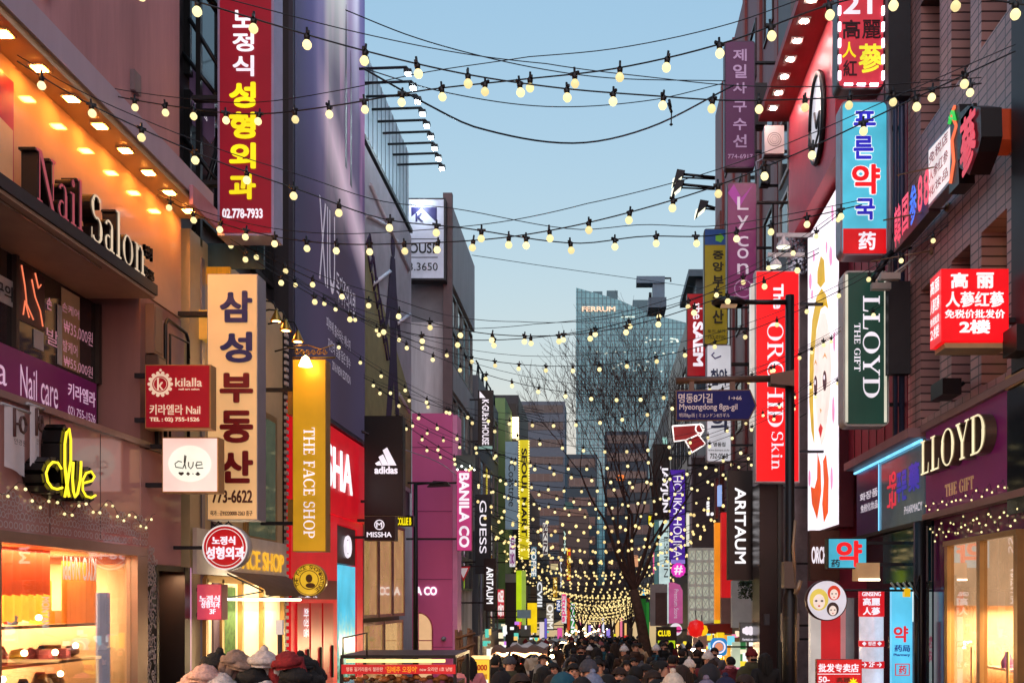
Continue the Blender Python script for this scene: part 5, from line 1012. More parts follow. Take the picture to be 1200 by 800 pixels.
for k in range(260): 
    q = P(922 + random.random() * 26, 278 + random.random() * 45, 24.4); mb.box(q.x - .03, q.x + .03, q.y - random.random() * .3, q.y, q.z - .03, q.z + .03)
mb.build('sequin_wall', mat('sequin', (176, 180, 190), .2, .8), rcol)
mb = MB(); mb.box(P(924, 0, 24.6).x, P(948, 0, 24.6).x, 24.6, 24.9, gz(24), 8.2); mb.build('grey_strip', mat('strip_grey', (128, 124, 126), .3, spec=.8, var=.3), rcol)
ors = sign('board_sign', 'brown board with white capitals right under the white lady screen', 949, 621, 984, 680, 20.9, mat('board_brown', (84, 46, 32), .3, var=.2), mat('board_brown2', (60, 34, 26), .4), .2, .6); T(ors, 'ORCHI', 951, 640, 970, 660, wt, .03)

# ================================================================== right: dark red block, its signs and lamps (up to px 838)
dr = thing('dark_red_building', 'tall dark red block with slanting bands and air conditioners behind vertical signs', 'building', (6, 34, gz(34)))
dr_m = mat('darkred_clad', (112, 36, 42), .5, var=.2, streak=True)
MB().box(5.0, 12, 26.8, 43.4, gz(35), 20.6).build('wall', dr_m, dr)
for k in range(5): MB().box(4.92, 5.0, 28 + k * 3.1, 28.5 + k * 3.1, 5, 20.55).build('pilaster', mat('brick_red', (134, 62, 58), .6, streak=True), dr)
mb = MB(); mb.box(4.86, 5.0, 40.6, 43.42, 3, 15.5); mb.build('brick_face', brick('redbrick', (150, 84, 72), (130, 66, 60), (90, 60, 54), 'yz', .25, .08, .7, .01), dr)
for za, zb in ((6, 7.8), (9.5, 11.3), (13, 14.8), (16.5, 18.3)): windows(dr, 5.0, [(29 + k * 3.1, 30.6 + k * 3.1) for k in range(4)], [(za, zb)], mat('brown_frame', (60, 36, 34), .4), mat('brown_pane', (44, 32, 28)), .08, .05)
MB().box(4.72, 5.2, 25.0, 26.7, gz(25), 20).build('grey_pier', mat('pier_grey', (92, 88, 90), .6, streak=True, scale=1), dr)
mb = MB(); mb.box(4.95, 12, 24.95, 25.5, 8.7, 20); mb.build('window_strip', mat('strip_pale', (130, 116, 112), .5), dr)
windows(dr, 4.72, [(25.1, 26.4)], [(8.9, 10.2), (10.6, 12.2)], mat('frame_white', (176, 164, 158), .4), darkglass, .1, .05)
for i, (px0, py0, px1, py1, Y) in enumerate(((896, 147, 919, 180, 24.5), (885, 97, 899, 146, 27.0), (892, 192, 903, 214, 27))):
    ac = thing('air_conditioner', ['white air conditioner unit under dark red eaves by the grey pier', 'grey tall air conditioner housing right of upper purple sign', 'small air conditioner with curled hose beside the lower purple sign'][i], 'air conditioner', P((px0 + px1) / 2, py1, Y), 'air conditioners on the dark red block')
    A, B = P(px0, py1, Y), P(px1, py0, Y); MB().box(A.x, B.x, Y, Y + .4, A.z, B.z).build('housing', mat('ac_white' if i == 0 else 'ac_grey', (180, 180, 180) if i == 0 else (70, 66, 68), .5), ac)
    mb = MB(); mc = ((A.x + B.x) / 2, (A.z + B.z) / 2); rr = min(B.x - A.x, B.z - A.z) * .36
    for q in (.4, .7, 1.0): ring(mb, mc, rr * q * .9, rr * q, Y - .01, 18)
    mb.build('fan_grille', steel, ac); MB().box(A.x, 5.0, Y + .1, Y + .2, A.z - .04, A.z).build('bracket', steel, ac)
mb = MB(); mb.tube([P(900, 215, 26), P(888, 205, 26), P(886, 190, 26), P(896, 185, 26), P(910, 192, 26)], .025); mb.build('hose', greycase, dr)
plum = mat('plum_face', (72, 12, 62), .35, em=(84, 8, 70), es=.32, var=.05); lil = lit('lilac_text', (190, 150, 190), .55)
h1 = sign('vertical_sign', 'plum purple rounded sign with six dim lilac Korean letters, uppermost on right', 849, 48, 885, 197, 26, plum, mat('case_plum', (60, 30, 60), .4), .3, 1.4, 4, 5.0)
TS(h1, '제일사수선', 859, 875, [(58, 72), (76, 92), (97, 110), (139, 153), (158, 173)], lil, .02); T(h1, '774-6917', 853, 181, 882, 186, lil, 0); TS(h1, '구', 859, 875, [(119, 132)], lil, .02)
h2 = sign('vertical_sign', 'plum sign with pale latin letters stacked one by one below the lettered plum sign', 852, 214, 887, 352, 25, mat('plum_face2', (92, 14, 74), .35, em=(100, 12, 80), es=.4, var=.05), mat('case_plum', (60, 30, 60)), .3, 1.4, 4, 5.0)
for ch, a, b_ in (('L', 231, 246), ('y', 253, 269), ('c', 277, 289), ('o', 291, 303), ('n', 309, 321)): T(h2, ch, 864, a, 877, b_, lit('pale_text', (214, 196, 214), .7), 0)
mb = MB(); c_ = P(871, 338, h2['Y'] - .005); ring(mb, (c_.x, c_.z), .2, .22, c_.y, 24); mb.build('ring_print', lil, h2); T(h2, 'Thin', 866, 336, 877, 340, lil, 0)
mb = MB(); mb.prism([P(853, 226, h2['Y'] - .003), P(860, 216, h2['Y'] - .003), P(869, 232, h2['Y'] - .003), P(882, 217, h2['Y'] - .003), P(866, 244, h2['Y'] - .003)], (0, .002, 0)); mb.fixn = True; mb.build('ribbon_print', mat('ribbon_violet', (130, 20, 130), .4, em=(130, 20, 130), es=.4), h2)
h3 = sign('vertical_sign', 'olive yellow sign with black Korean letters and blue top', 825, 268, 853, 404, 30, mat('olive_face', (128, 112, 6), .4, em=(134, 116, 0), es=.42, var=.06), mat('case_olive', (70, 66, 50), .4), .3, 1, 3, 5.0)
A, B = P(826, 287, h3['Y']), P(852, 269, h3['Y']); MB().box(A.x, B.x, A.y - .008, A.y - .001, A.z, B.z).build('blue_head', mat('blue_head', (20, 60, 110), .4, em=(16, 60, 120), es=.4), h3)
mb = MB(); disc(mb, (P(843, 279, 30).x, P(843, 279, 30).z), .14, A.y - .012, 5); mb.build('leaf_print', mat('leaf_print', (90, 150, 40), .4, em=(90, 150, 40), es=.4), h3)
ink = mat('ink_black', (24, 22, 14), .5); TS(h3, '중앙부동산', 835, 848, [(294, 304), (307, 318), (323, 337), (342, 356), (363, 379)], ink, .03)
T(h3, '토지 상가', 829, 386, 850, 390, ink, 0); T(h3, '752-0700', 829, 393, 850, 397, ink, 0)
h4 = sign('vertical_sign', 'dark red sign with white lowercase then capital letters reading down, left of olive sign', 805, 344, 827, 441, 33, mat('saem_red', (140, 6, 22), .35, em=(150, 4, 20), es=.6, var=.05), mat('case_maroon', (70, 34, 36)), .3, .6, 0, 5.0); T(h4, 'the', 812, 355, 823, 374, wt, .01, rot=True); T(h4, 'SAEM', 812, 377, 824, 429, wt, .04, rot=True)
h5 = sign('vertical_sign', 'white sign with navy brush letters partly behind the street name sign', 828, 404, 857, 541, 28, mat('white_face', (190, 192, 196), .4, em=(214, 218, 226), es=.55, var=.03), greycase, .3, 1, 3, 5.0)
nv = mat('brush_navy', (30, 50, 96), .5); T(h5, '한약', 833, 432, 852, 452, nv, .03); T(h5, '의', 833, 484, 852, 506, nv, .03); T(h5, '명동집', 836, 518, 850, 523, ink, .02); T(h5, 'www.bomyo.co.kr', 830, 526, 855, 529, ink, 0); T(h5, '752-0568', 832, 531, 853, 537, ink, .02)
mb = MB(); mb.tube([P(837, 413, h5['Y'] - .02), P(834, 416, h5['Y'] - .02), P(838, 420, h5['Y'] - .02), P(845, 417, h5['Y'] - .02)], .02); mb.build('swirl_print', mat('swirl_violet', (70, 40, 130), .5), h5)
h6 = sign('board_sign', 'big vivid red banner board with white letters reading down behind dark lamp post', 885, 317, 937, 565, 22, mat('vivid_red', (220, 14, 22), .35, em=(236, 12, 18), es=.9, var=.04), whitecase, .3, 1.5, 0, 5.0)
T(h6, 'The', 905, 331, 917, 376, wt, rot=True, serif=True) if False else T(h6, 'The', 906, 333, 918, 362, wt, .03, rot=True)
T(h6, 'ORCHID', 899, 378, 918, 500, wt, rot=True, serif=True); T(h6, 'Skin', 904, 506, 918, 550, wt, rot=True, serif=True)
mb = MB(); A, B = P(880.5, 500, 22.1), P(884.5, 332, 22.1); mb.box(A.x, B.x, 22.1, 22.4, A.z, B.z); mb.build('side_tube', lit('tube_white', (225, 215, 205), .8), h6)
for i, (px, py, Y) in enumerate(((793, 207, 38), (792, 219, 37), (820, 243, 36))):
    fl = thing('floodlight', ['upper floodlight arm reaching out from dark red block into the sky', 'lower of the paired floodlight arms reaching into the sky', 'single white floodlight above the olive yellow sign'][i], 'floodlight', P(px, py, Y), 'floodlights on the dark red block')
    c_ = P(px, py, Y); mb = MB(); mb.tube([c_ + Vector((.1, 0, .1)), P(838, py + 1, Y)], .05); mb.tube([c_ + Vector((.1, 0, -.03)), P(838, py + 3, Y)], .03); mb.build('arm', black, fl)
    mb = MB(); mb.prism([c_ + Vector((-.15, -.2, -.35)), c_ + Vector((.2, -.2, -.05)), c_ + Vector((.3, -.2, .15)), c_ + Vector((.0, -.2, .2))], (0, .4, 0)); mb.fixn = True; mb.build('housing', steel, fl)
    mb = MB(); mb.prism([c_ + Vector((-.18, -.19, -.37)), c_ + Vector((.18, -.19, -.08)), c_ + Vector((.1, -.19, .0)), c_ + Vector((-.15, -.19, -.15))], (0, .38, 0)); mb.fixn = True; mb.build('lens', lit('flood_soft', (240, 240, 210), 1.6), fl)
for i, (px, py) in enumerate(((935, 275), (925, 298))):
    fl = thing('track_lamp', ['white track lamp on arm above the vivid red board', 'lower white track lamp directly over the vivid red board'][i], 'lamp', P(px - 18, py, 22.5), 'white track lamps over the red board'); mb = MB(); A = P(px - 25, py, 22.5); mb.box(A.x, P(px + 18, 0, 22.5).x, 22.5, 22.56, A.z - .04, A.z + .04); mb.build('arm', whitecase, fl)
    c_ = P(px - 17, py + 11, 22.5); mb = MB(); mb.lathe(c_, [(.02, .2), (.05, .1), (.13, .02), (.16, -.07)], 14); mb.build('shade', whitecase, fl); MB().lathe(c_, [(0, -.075), (.15, -.07)], 14).build('diffuser', lit('flood_soft', (240, 240, 210)), fl)
# ================================================================== left, farther down the street
sblk = mat('sign_black', (10, 10, 12))
bn = sign('vertical_sign', 'magenta banner sign with white capitals reading down beside the pink wall', 535, 551, 553, 645, 26.7, lit('banner_pink', (206, 60, 130), .72), mat('case_pink', (150, 70, 100), .4), .2, .5, wallx=WX); T(bn, 'BANILA CO', 538, 554, 550, 641, wt, .035, rot=True)
mb = MB(); mb.box(P(534, 0, 26.7).x, P(557, 0, 26.7).x, 26.7, 27.0, zat(549, 26.7), zat(533, 26.7)); mb.build('lamp_tray', mat('tray_green', (70, 84, 84), .4), bn)
for k in range(5): MB().lathe(P(536 + k * 5, 550 - (k % 2) * 4, 26.6), [(0, -.03), (.035, 0), (0, .03)], 8).build('lamp', lit('tray_lamp', (235, 240, 230), 4), bn)
mb = MB(); tri = thing('hanging_sign', 'white triangular yield shaped sign with red border low by the grey facade', 'sign', P(543, 681, 30)); mb.prism([P(535, 664, 30), P(551, 663, 30), P(543, 681, 30)], (0, .05, 0)); mb.fixn = True; mb.build('board', mat('tri_red', (170, 30, 40), .5, em=(180, 30, 40), es=.3), tri)
mb = MB(); mb.prism([P(537.5, 665.5, 29.98), P(548.5, 665, 29.98), P(543, 677, 29.98)], (0, .01, 0)); mb.fixn = True; mb.build('face_panel', mat('tri_white', (220, 210, 210), .5, em=(220, 210, 210), es=.4), tri)
mb = MB(); mb.box(P(540, 0, 30).x, WX, 30.02, 30.05, zat(670, 30), zat(669, 30)); mb.build('bracket', steel, tri)
jb = thing('dark_shop_block', 'dark glazed shop block beyond the weathered tower', 'building', (-6, 43, gz(43)))
MB().box(-12, -4.4, 37.9, 45.5, gz(42), 8.4).build('wall', mat('block_slate', (100, 108, 116), .5, var=.25, streak=True), jb)
windows(jb, -4.4, [(38.1 + k * 1.8, 39.6 + k * 1.8) for k in range(4)], [(-1.2, .6), (1.2, 3), (3.6, 5.4), (6, 7.8)], mat('frame_steel', (110, 116, 118)), blueglass, .07, .05)
mb = MB()
for k in range(5): mb.tube([(-4.5, 38.2 + k * 1.5, 8.4), (-4.5, 38.6 + k * 1.5, 9.0), (-4.5, 39 + k * 1.5, 8.4)], .03, 5)
mb.tube([(-4.5, 38, 8.95), (-4.5, 45, 8.95)], .03, 5); mb.build('roof_truss', black, jb)
q1 = sign('vertical_sign', 'black sign with white capitals reading down and white roof emblem on top', 560, 457, 578, 527, 36, sblk, steel, .2, .4, wallx=-4.6); T(q1, 'K·GUESTHOUSE', 565, 468, 573, 521, wt, .02, rot=True)
mb = MB(); mb.prism([P(562, 466, q1['Y'] - .01), P(562, 458, q1['Y'] - .01), P(569, 466, q1['Y'] - .01)], (0, .005, 0)); mb.fixn = True; mb.build('emblem', wt, q1); mb = MB(); mb.box(P(561, 0, 36).x, P(577, 0, 36).x, q1['Y'] - .012, q1['Y'] - .004, zat(526, 36), zat(522.5, 36)); mb.build('stripe', lit('mint_stripe', (150, 190, 180), .6), q1)
q2 = sign('vertical_sign', 'charcoal sign with spaced white capitals reading down beside the green slab', 557, 579, 575, 672, 34.5, mat('charcoal', (44, 48, 52), .5), steel, .2, .4, wallx=-4.6); T(q2, 'GUESS', 562, 586, 570, 648, wt, .0, rot=True)
q3 = sign('vertical_sign', 'small black sign with glowing white capitals low on the left before green slab', 567, 654, 581, 715, 33.5, sblk, black, .2, .4, wallx=-4.6); T(q3, 'ARITAUM', 570, 664, 578, 707, lit('letter_white', (250, 246, 250)), .02, rot=True)
MB().tube([P(564, 672, 34), P(564, 790, 34)], .05).build('post', greycase, q3)
gr_ = thing('green_slab_building', 'plain olive green slab fronted building between narrow signs', 'building', P(585, 760, 47)); A, B = P(577, 770, 46), P(592, 466, 46)
MB().box(A.x - 3, B.x, 46, 56, gz(46), B.z).build('wall', mat('olive_green', (126, 160, 100), .6, var=.1, streak=True), gr_)
for py in (648, 706, 728): MB().box(A.x, B.x + .01, 45.97, 45.99, zat(py, 46) - .02, zat(py, 46) + .02).build('joint', mat('joint_green', (50, 66, 40), .6), gr_)
MB().box(A.x, B.x, 45.9, 45.99, gz(46), zat(730, 46)).build('shop_interior', lit('shop_teal', (120, 150, 140), .4), gr_)
q4 = sign('vertical_sign', 'pale blue grey banner with dark slanted script reading down', 592, 517, 607, 620, 44, mat('banner_paleblue', (132, 158, 174), .5, em=(140, 170, 190), es=.25), greycase, .1, .2, wallx=-5); T(q4, 'Coastree', 596, 543, 604, 593, ink, .0, rot=True)
q5 = sign('vertical_sign', 'yellow sign edged with tiny bulbs and dark capitals reading down', 608, 515, 620, 655, 48, lit('sun_yellow', (226, 206, 20), .8), mat('case_olive', (70, 66, 50)), .25, .3, wallx=-5); T(q5, 'SEOUL NART', 611, 525, 617.5, 628, ink, .035, rot=True)
mb = MB()
for k in range(46):
    for px in (608.3, 619.7): q = P(px, 517 + k * 3, 47.9); mb.box(q.x - .03, q.x + .03, q.y - .04, q.y, q.z - .03, q.z + .03)
mb.build('edge_bulb', lit('edge_bulb_y', (255, 226, 130), 1.6, sample=False), q5)['kind'] = 'stuff'
fbk = thing('dark_top_building', 'dark building with overhanging lit top storey and wire mast behind the yellow sign', 'building', (-6, 52, gz(52)))
MB().box(-12, -3.85, 50, 57, gz(52), 10.1).build('wall', mat('slate_dark', (44, 46, 52), .5, var=.25, streak=True), fbk); MB().box(-4.6, -3.9, 49.6, 49.99, 7.2, 9.6).build('top_box', sblk, fbk)
MB().box(-4.1, -3.8, 49.3, 49.5, 7.9, 8.9).build('soffit_light', lit('soffit_glow', (255, 226, 170), 3), fbk)
mb = MB()
for k in range(6): mb.tube([(-3.85, 52, 9.9 - k * .12), (-2.7, 52, 9.7 - k * .16)], .015, 4)
mb.build('wire_rack', black, fbk)
mb = MB()
for (x0, x1, ya, yb, m_) in ((592, 606, 682, 770, mat('panel_espresso', (36, 26, 24), .4)), (605, 611, 668, 728, lit('lime', (190, 220, 20), .8)), (611.5, 616, 668, 745, lit('lime_pale', (170, 200, 80), .6)), (618, 629, 706, 741, lit('amber', (250, 210, 10), .9)), (610, 622, 732, 745, mat('panel_grey', (120, 118, 110), .5)), (592, 606, 672, 682, mat('panel_pale', (150, 156, 156), .4))):
    a, b_ = P(x0, yb, 45), P(x1, ya, 45); MB().box(a.x, b_.x, 45 + (x0 % 5) * .02, 45.2, a.z, b_.z).build('shop_panel', m_, fbk)
q6 = sign('hanging_sign', 'small grey blue oblong sign hanging before lime and amber shop panels', 606, 714, 622, 724, 40, mat('sign_slate', (110, 132, 142), .5, em=(110, 130, 140), es=.3), greycase, .1, .3, wallx=-5)
random.seed(19)
lf_ = thing('lit_shopfront', 'busy lit shop fronts along the left side behind the market stalls', 'shop front', (-4, 40, gz(40)))
MB().box(-4.38, -4.2, 36, 70, gz(40) - .6, -1.2).build('wall', mat('front_umber2', (90, 60, 56), .5), lf_)
for k in range(80):
    Y = random.uniform(34, 66); px = 700 + F * random.uniform(-4.1, -3.0) / Y; py = random.uniform(728, 772); c = random.choice([(255, 236, 200), (255, 200, 110), (255, 255, 250), (250, 220, 60), (240, 240, 255), (200, 120, 230), (90, 200, 180), (250, 100, 80)]); q = P(px, py, Y); a = random.uniform(.03, .1); h_ = random.uniform(.03, .2)
    MB().box(q.x - a, q.x + a, Y, Y + .05, q.z - h_, q.z + h_).build('lit_panel', lit('shop_bit_%d_%d_%d' % c, c, 1.0, sample=False), lf_)
# far shop blocks on the left
for i, (Y0, Y1, X, zt_, c, lab) in enumerate(((57.2, 66, -4.3, 6.5, (64, 76, 86), 'blue grey block behind brown tower slab far down left side'), (66.2, 78, -4.4, 7.2, (92, 56, 36), 'rust brown slab far down the left side of the street'), (78.2, 96, -4.5, 5.2, (70, 74, 78), 'grey block before the distant roofs on the left side'), (96.2, 150, -5, 2.5, (50, 52, 56), 'lowest dark block at the far left end of the street'))):
    bq = thing('far_shop_block', lab, 'building', (X - 3, Y0, gz(Y0)), 'shop blocks far down the street'); m_ = mat('far_block_%d' % c[0], c, .6, var=.2, streak=True)
    MB().box(-14, X, Y0, Y1, gz(Y1) - 1, zt_).build('wall', m_, bq); windows(bq, X, [(Y0 + .5 + 2 * k, Y0 + 2 + 2 * k) for k in range(4)], [(z, z + 1.6) for z in (1.2, 3.4) if z + 1.6 < zt_], mat('frame_steel', (110, 116, 118)), blueglass, .1, .05)
    MB().box(X, X + .06, Y0 + .3, Y1 - .3, gz(Y0), gz(Y0) + 2.4).build('shop_interior', lit('far_shop_glow', (236, 206, 150), .6, sample=False), bq)
random.seed(11)
fs_ = [(640, 649, 706, 738, 52, (150, 140, 122), 'OMM', (245, 240, 230), 'taupe sign with white capitals low on far left'), (652, 657, 702, 716, 56, (40, 80, 140), 'NU', (240, 240, 250), 'tiny blue sign with white capitals beside taupe sign'), (658, 664, 694, 730, 58, (236, 228, 232), 'Etude', (226, 50, 120), 'white sign with pink script low on far left'), (664.5, 668, 700, 738, 61, (214, 70, 30), '', 0, 'narrow orange red sign in the far left cluster'), (668.5, 674, 705, 742, 64, (40, 150, 60), 'INNI', (240, 250, 240), 'narrow green sign with white letters in the far left cluster'), (629, 636, 680, 712, 50, (60, 66, 70), 'CVIII', (236, 240, 244), 'slate sign with white numerals in the far left cluster'),
       (622, 629, 640, 676, 49, (60, 110, 130), 'COFFEE', (240, 240, 236), 'teal sign with white capitals right of the yellow bulb edged sign'), (636, 642, 612, 650, 57, (226, 222, 214), 'SKIN', (60, 50, 60), 'white sign with dark capitals high in the left cluster'), (583, 591, 690, 724, 44.5, (210, 60, 70), '명동', (250, 240, 236), 'small red sign with white Korean letters on olive green slab'), (648, 653, 676, 700, 60, (240, 190, 60), 'SHOP', (80, 30, 20), 'amber sign with dark capitals above taupe sign'), (597, 604, 628, 664, 43, (230, 226, 232), '미용', (120, 40, 110), 'white sign with purple Korean letters under pale blue banner'),
       (632, 638, 728, 748, 47, (236, 222, 224), '', 0, 'plain white lit sign low beside amber shop panels'), (638, 641, 724, 748, 49, (110, 100, 210), '', 0, 'thin violet lit strip sign low in the left cluster'), (653, 659, 735, 748, 50, (240, 90, 170), '', 0, 'small hot pink sign low in the left cluster'), (664, 669, 642, 680, 66, (200, 50, 20), 'LUSH', (250, 220, 60), 'vermilion sign with yellow letters above the far bulbs'), (660, 663.5, 620, 650, 62, (20, 40, 34), 'AMO', (200, 230, 220), 'dark green sign high above the far bulbs'), (645, 654, 660, 668, 52, (210, 190, 140), '', 0, 'round ended cream lamp sign over far left bulbs'), (656, 659, 650, 690, 54, (30, 32, 36), 'BLACK', (230, 230, 236), 'narrow black sign with white letters above the far bulbs')]
for (x0, x1, ya, yb, Y, c, t_, tc_, lab) in fs_:
    o = sign('vertical_sign', lab, x0, ya, x1, yb, Y, lit('far_sign_%d_%d_%d' % c, c, .8, sample=False), steel, .15, .2, wallx=-4.6, group='small signs far down the left side')
    if t_: T(o, t_, x0 + .6, ya + 1.5, x1 - .6, yb - 1.5, lit('far_text_%d' % sum(tc_), tc_, .9, sample=False), .03, rot=True)

# ================================================================== the far end: glass tower and hazy office blocks
ft = thing('glass_tower', 'tall teal glass office tower with slanting roof and lit name at end of street', 'building', P(735, 700, 260))
tgl, n, b, L = node_mat('tower_glass'); brick_ = brick('tower_grid', (104, 172, 180), (88, 156, 166), (52, 104, 116), 'xz', 1.05, 1.55, .25, .12, .05, 0)
bt_ = brick_.node_tree.nodes['Principled BSDF']; bt_.inputs['Specular IOR Level'].default_value = .6
Yt = 260
def PT(px, py): return P(px, py, Yt)
mb = MB(); mb.prism([PT(675, 720), PT(830, 720), PT(830, 385), PT(800, 377), PT(760, 367), PT(727, 352), PT(711, 347), PT(675, 337)], (0, 40, 0)); mb.fixn = True; mb.build('curtain_wall', brick_, ft)
mb = MB(); mb.box(PT(695, 0).x, PT(706, 0).x, Yt + 1, Yt + 12, PT(0, 350).z, PT(0, 340).z); mb.box(PT(711, 0).x, PT(724, 0).x, Yt + 1, Yt + 14, PT(0, 360).z, PT(0, 339).z); mb.box(PT(742, 0).x, PT(760, 0).x, Yt + 1, Yt + 20, PT(0, 372).z, PT(0, 350).z); mb.build('plant_room', mat('plant_grey', (70, 104, 112), .6), ft)
T(ft, 'FERRUM', 682, 359, 721, 365, lit('tower_letter', (255, 205, 170), 1.2, sample=False), .025, Y=Yt - .3)
random.seed(5)
for k in range(46):
    px, py = random.choice([(random.uniform(695, 795), random.uniform(412, 418)), (random.uniform(715, 775), random.uniform(424, 436)), (random.uniform(755, 795), random.uniform(395, 402)), (random.uniform(728, 742), 372)]); q = PT(px, py)
    MB().box(q.x - .15, q.x + random.uniform(.2, .6), Yt - .12, Yt - .02, q.z, q.z + .3).build('lit_window', lit('tower_spark', (226, 240, 226), 1.0, sample=False), ft)
MB().box(PT(783, 0).x, PT(788, 0).x, Yt - .2, Yt - .02, PT(0, 490).z, PT(0, 472).z).build('lit_window', lit('tower_spark', (226, 240, 226), 1.0), ft)
for i, (x0, x1, yt_, Y, c, lab) in enumerate(((596, 662, 470, 215, (84, 96, 108), 'pale grey distant office block left of the glass tower'), (655, 690, 604, 170, (78, 64, 60), 'low brown roofed distant building right over the crowd'), (664, 700, 532, 190, (44, 62, 72), 'narrow slate blue distant office block left of the bare tree'), (709, 760, 505, 205, (36, 50, 62), 'blue grey distant office block in front of the glass tower'), (735, 790, 560, 175, (40, 52, 60), 'slate distant block behind the bare tree'))):
    bq = thing('distant_building', lab, 'building', P((x0 + x1) / 2, 705, Y), 'distant office blocks'); A, B = P(x0, 720, Y), P(x1, yt_, Y)
    MB().box(A.x, B.x, Y, Y + 12, A.z, B.z).build('wall', mat('distant_%d' % c[0], c, .7, var=.12), bq)
    nx, nz_ = max(2, int((B.x - A.x) / 2.2)), max(1, int((B.z - A.z) / 3.6)); mw = MB()
    for j in range(nz_):
        if i == 1: break
        MB().box(A.x + .4, B.x - .4, Y - .08, Y - .01, B.z - 2.4 - j * 3.6, B.z - .8 - j * 3.6).build('window', brick('strip_glass', (36, 50, 62), (28, 40, 52), (58, 68, 76), 'xz', 1.4, 3.6, .2, .1, 0, 0), bq)
    if i == 1:
        m_ = MB(); m_.prism([P(x0, 604, Y - .1), P(x1, 604, Y - .1), P(x1 - 3, 596, Y - .1), P(x0 + 6, 596, Y - .1)], (0, 10, 0)); m_.fixn = True; m_.build('roof', mat('roof_tan', (120, 92, 78), .7), bq); MB().box(P(662, 0, Y).x, P(671, 0, Y).x, Y - .05, Y + 6, zat(604, Y), zat(588, Y)).build('roof_block', mat('roof_green', (40, 84, 80), .6), bq)
    if i == 0:
        m_ = lit('logo_orange', (255, 130, 40), .9, sample=False)
    if i == 3: T(bq, 'CB', 722, 556, 732, 563, lit('logo_orange', (255, 130, 40), .9, sample=False), .05, Y=Y - .2)

# ================================================================== right, farther down the street
r6 = thing('slate_block', 'dark slate block with sloping roof edge below the roof crane', 'building', (6, 62, gz(62)))
MB().box(5.0, 14, 57, 72, gz(62), 15.6).build('wall', mat('slate_black', (26, 32, 38), .4, var=.3, streak=True), r6); MB().box(5.02, 9, 52, 56.9, 6, 16.4).build('roof_box', mat('roof_slate', (40, 62, 74), .4), r6); MB().box(4.6, 9.2, 51.6, 57.2, 16.41, 16.75).build('roof_slab', mat('slab_slate', (72, 92, 104), .5), r6)
windows(r6, 5.0, [(57.5 + 3 * k, 59.6 + 3 * k) for k in range(4)], [(2 + 3 * k, 4.2 + 3 * k) for k in range(4)], steel, darkglass, .1, .06)
cr = thing('roof_crane', 'blue grey window cleaning crane standing on dark slate block roof', 'crane', P(772, 362, 64)); cm = mat('crane_blue', (84, 110, 128), .5)
A, B = P(765, 360, 64), P(779, 328, 64); MB().box(A.x, B.x, 64, 64.8, A.z, B.z).build('mast', cm, cr); A, B = P(746, 332, 64), P(779, 324, 64); MB().box(A.x, B.x, 63.9, 64.9, A.z, B.z).build('jib', cm, cr); A, B = P(760, 360, 63), P(781, 348, 63); MB().box(A.x, B.x, 63, 65, A.z, B.z).build('base_box', mat('crane_dark', (60, 82, 98), .5), cr)
mb = MB(); mb.tube([P(779, 326, 64), P(786, 326, 64), P(786, 330, 64)], .06); mb.tube([P(762, 348, 63), P(762, 343, 63)], .1); mb.build('hook', steel, cr)
r7 = thing('grey_shop_block', 'charcoal shop block beyond the dark red building with white lattice front', 'building', (6, 50, gz(50)))
MB().box(5.0, 12, 43.5, 56.9, gz(50), 9.6).build('wall', mat('charcoal_wall', (84, 74, 80), .5, var=.2), r7)
A, B = P(811, 642, 40), P(842, 536, 40); bd = thing('board_sign', 'big dark charcoal board with tiny white capitals above white lattice panel', 'sign', P(826, 642, 40)); MB().box(A.x, B.x, 40, 40.3, A.z, B.z).build('board', mat('board_charcoal', (58, 50, 54), .3, em=(60, 50, 56), es=.15), bd); bd['Y'] = 39.99; mb = MB(); mb.box(A.x - .06, B.x, 39.94, 40.35, B.z, B.z + .08); mb.box(A.x - .06, A.x, 39.94, 40.35, A.z, B.z); mb.build('frame', greycase, bd); T(bd, 'I.I', 828, 587, 841, 604, lit('letter_white', (250, 246, 250)), .03)
lt = thing('lattice_panel', 'white lit lattice fronted facade panel below the charcoal board', 'facade panel', P(823, 740, 39)); A, B = P(807, 742, 39), P(839, 643, 39); MB().box(A.x, B.x, 39.1, 39.3, A.z, B.z).build('back_panel', mat('lattice_back', (190, 190, 176), .5, em=(214, 220, 200), es=.4, var=.1), lt)
mb = MB(); W_, H_ = B.x - A.x, B.z - A.z
for k in range(5): mb.box(A.x + W_ * k / 4 - .025, A.x + W_ * k / 4 + .025, 38.98, 39.1, A.z, B.z)
for k in range(8): mb.box(A.x, B.x, 38.99, 39.08, A.z + H_ * k / 7 - .05, A.z + H_ * k / 7 + .05)
for j in range(7):
    for k in range(4): mb.tube([(A.x + W_ * k / 4, 39.04, A.z + H_ * j / 7), (A.x + W_ * (k + 1) / 4, 39.04, A.z + H_ * (j + 1) / 7)], .014, 4); mb.tube([(A.x + W_ * (k + 1) / 4, 39.06, A.z + H_ * j / 7), (A.x + W_ * k / 4, 39.06, A.z + H_ * (j + 1) / 7)], .014, 4)
mb.build('lattice', mat('lattice_white', (206, 204, 196), .4, em=(206, 210, 196), es=.15), lt)
j1 = sign('vertical_sign', 'black sign with chunky white capitals reading down behind violet sign', 765, 520, 785, 612, 52, sblk, steel, .3, .3, wallx=5); T(j1, 'JAYJUN', 774, 546, 783, 600, wt, .03, rot=True)
j2 = sign('vertical_sign', 'violet sign with thin white capitals reading down and lit violet foot', 784.5, 550, 803, 656, 45, lit('violet_face', (74, 34, 160), .75), mat('case_violet', (60, 40, 110), .4), .3, .4, wallx=5); T(j2, 'HOLIKA HOLIKA', 789, 557, 799, 653, wt, .0, rot=True)
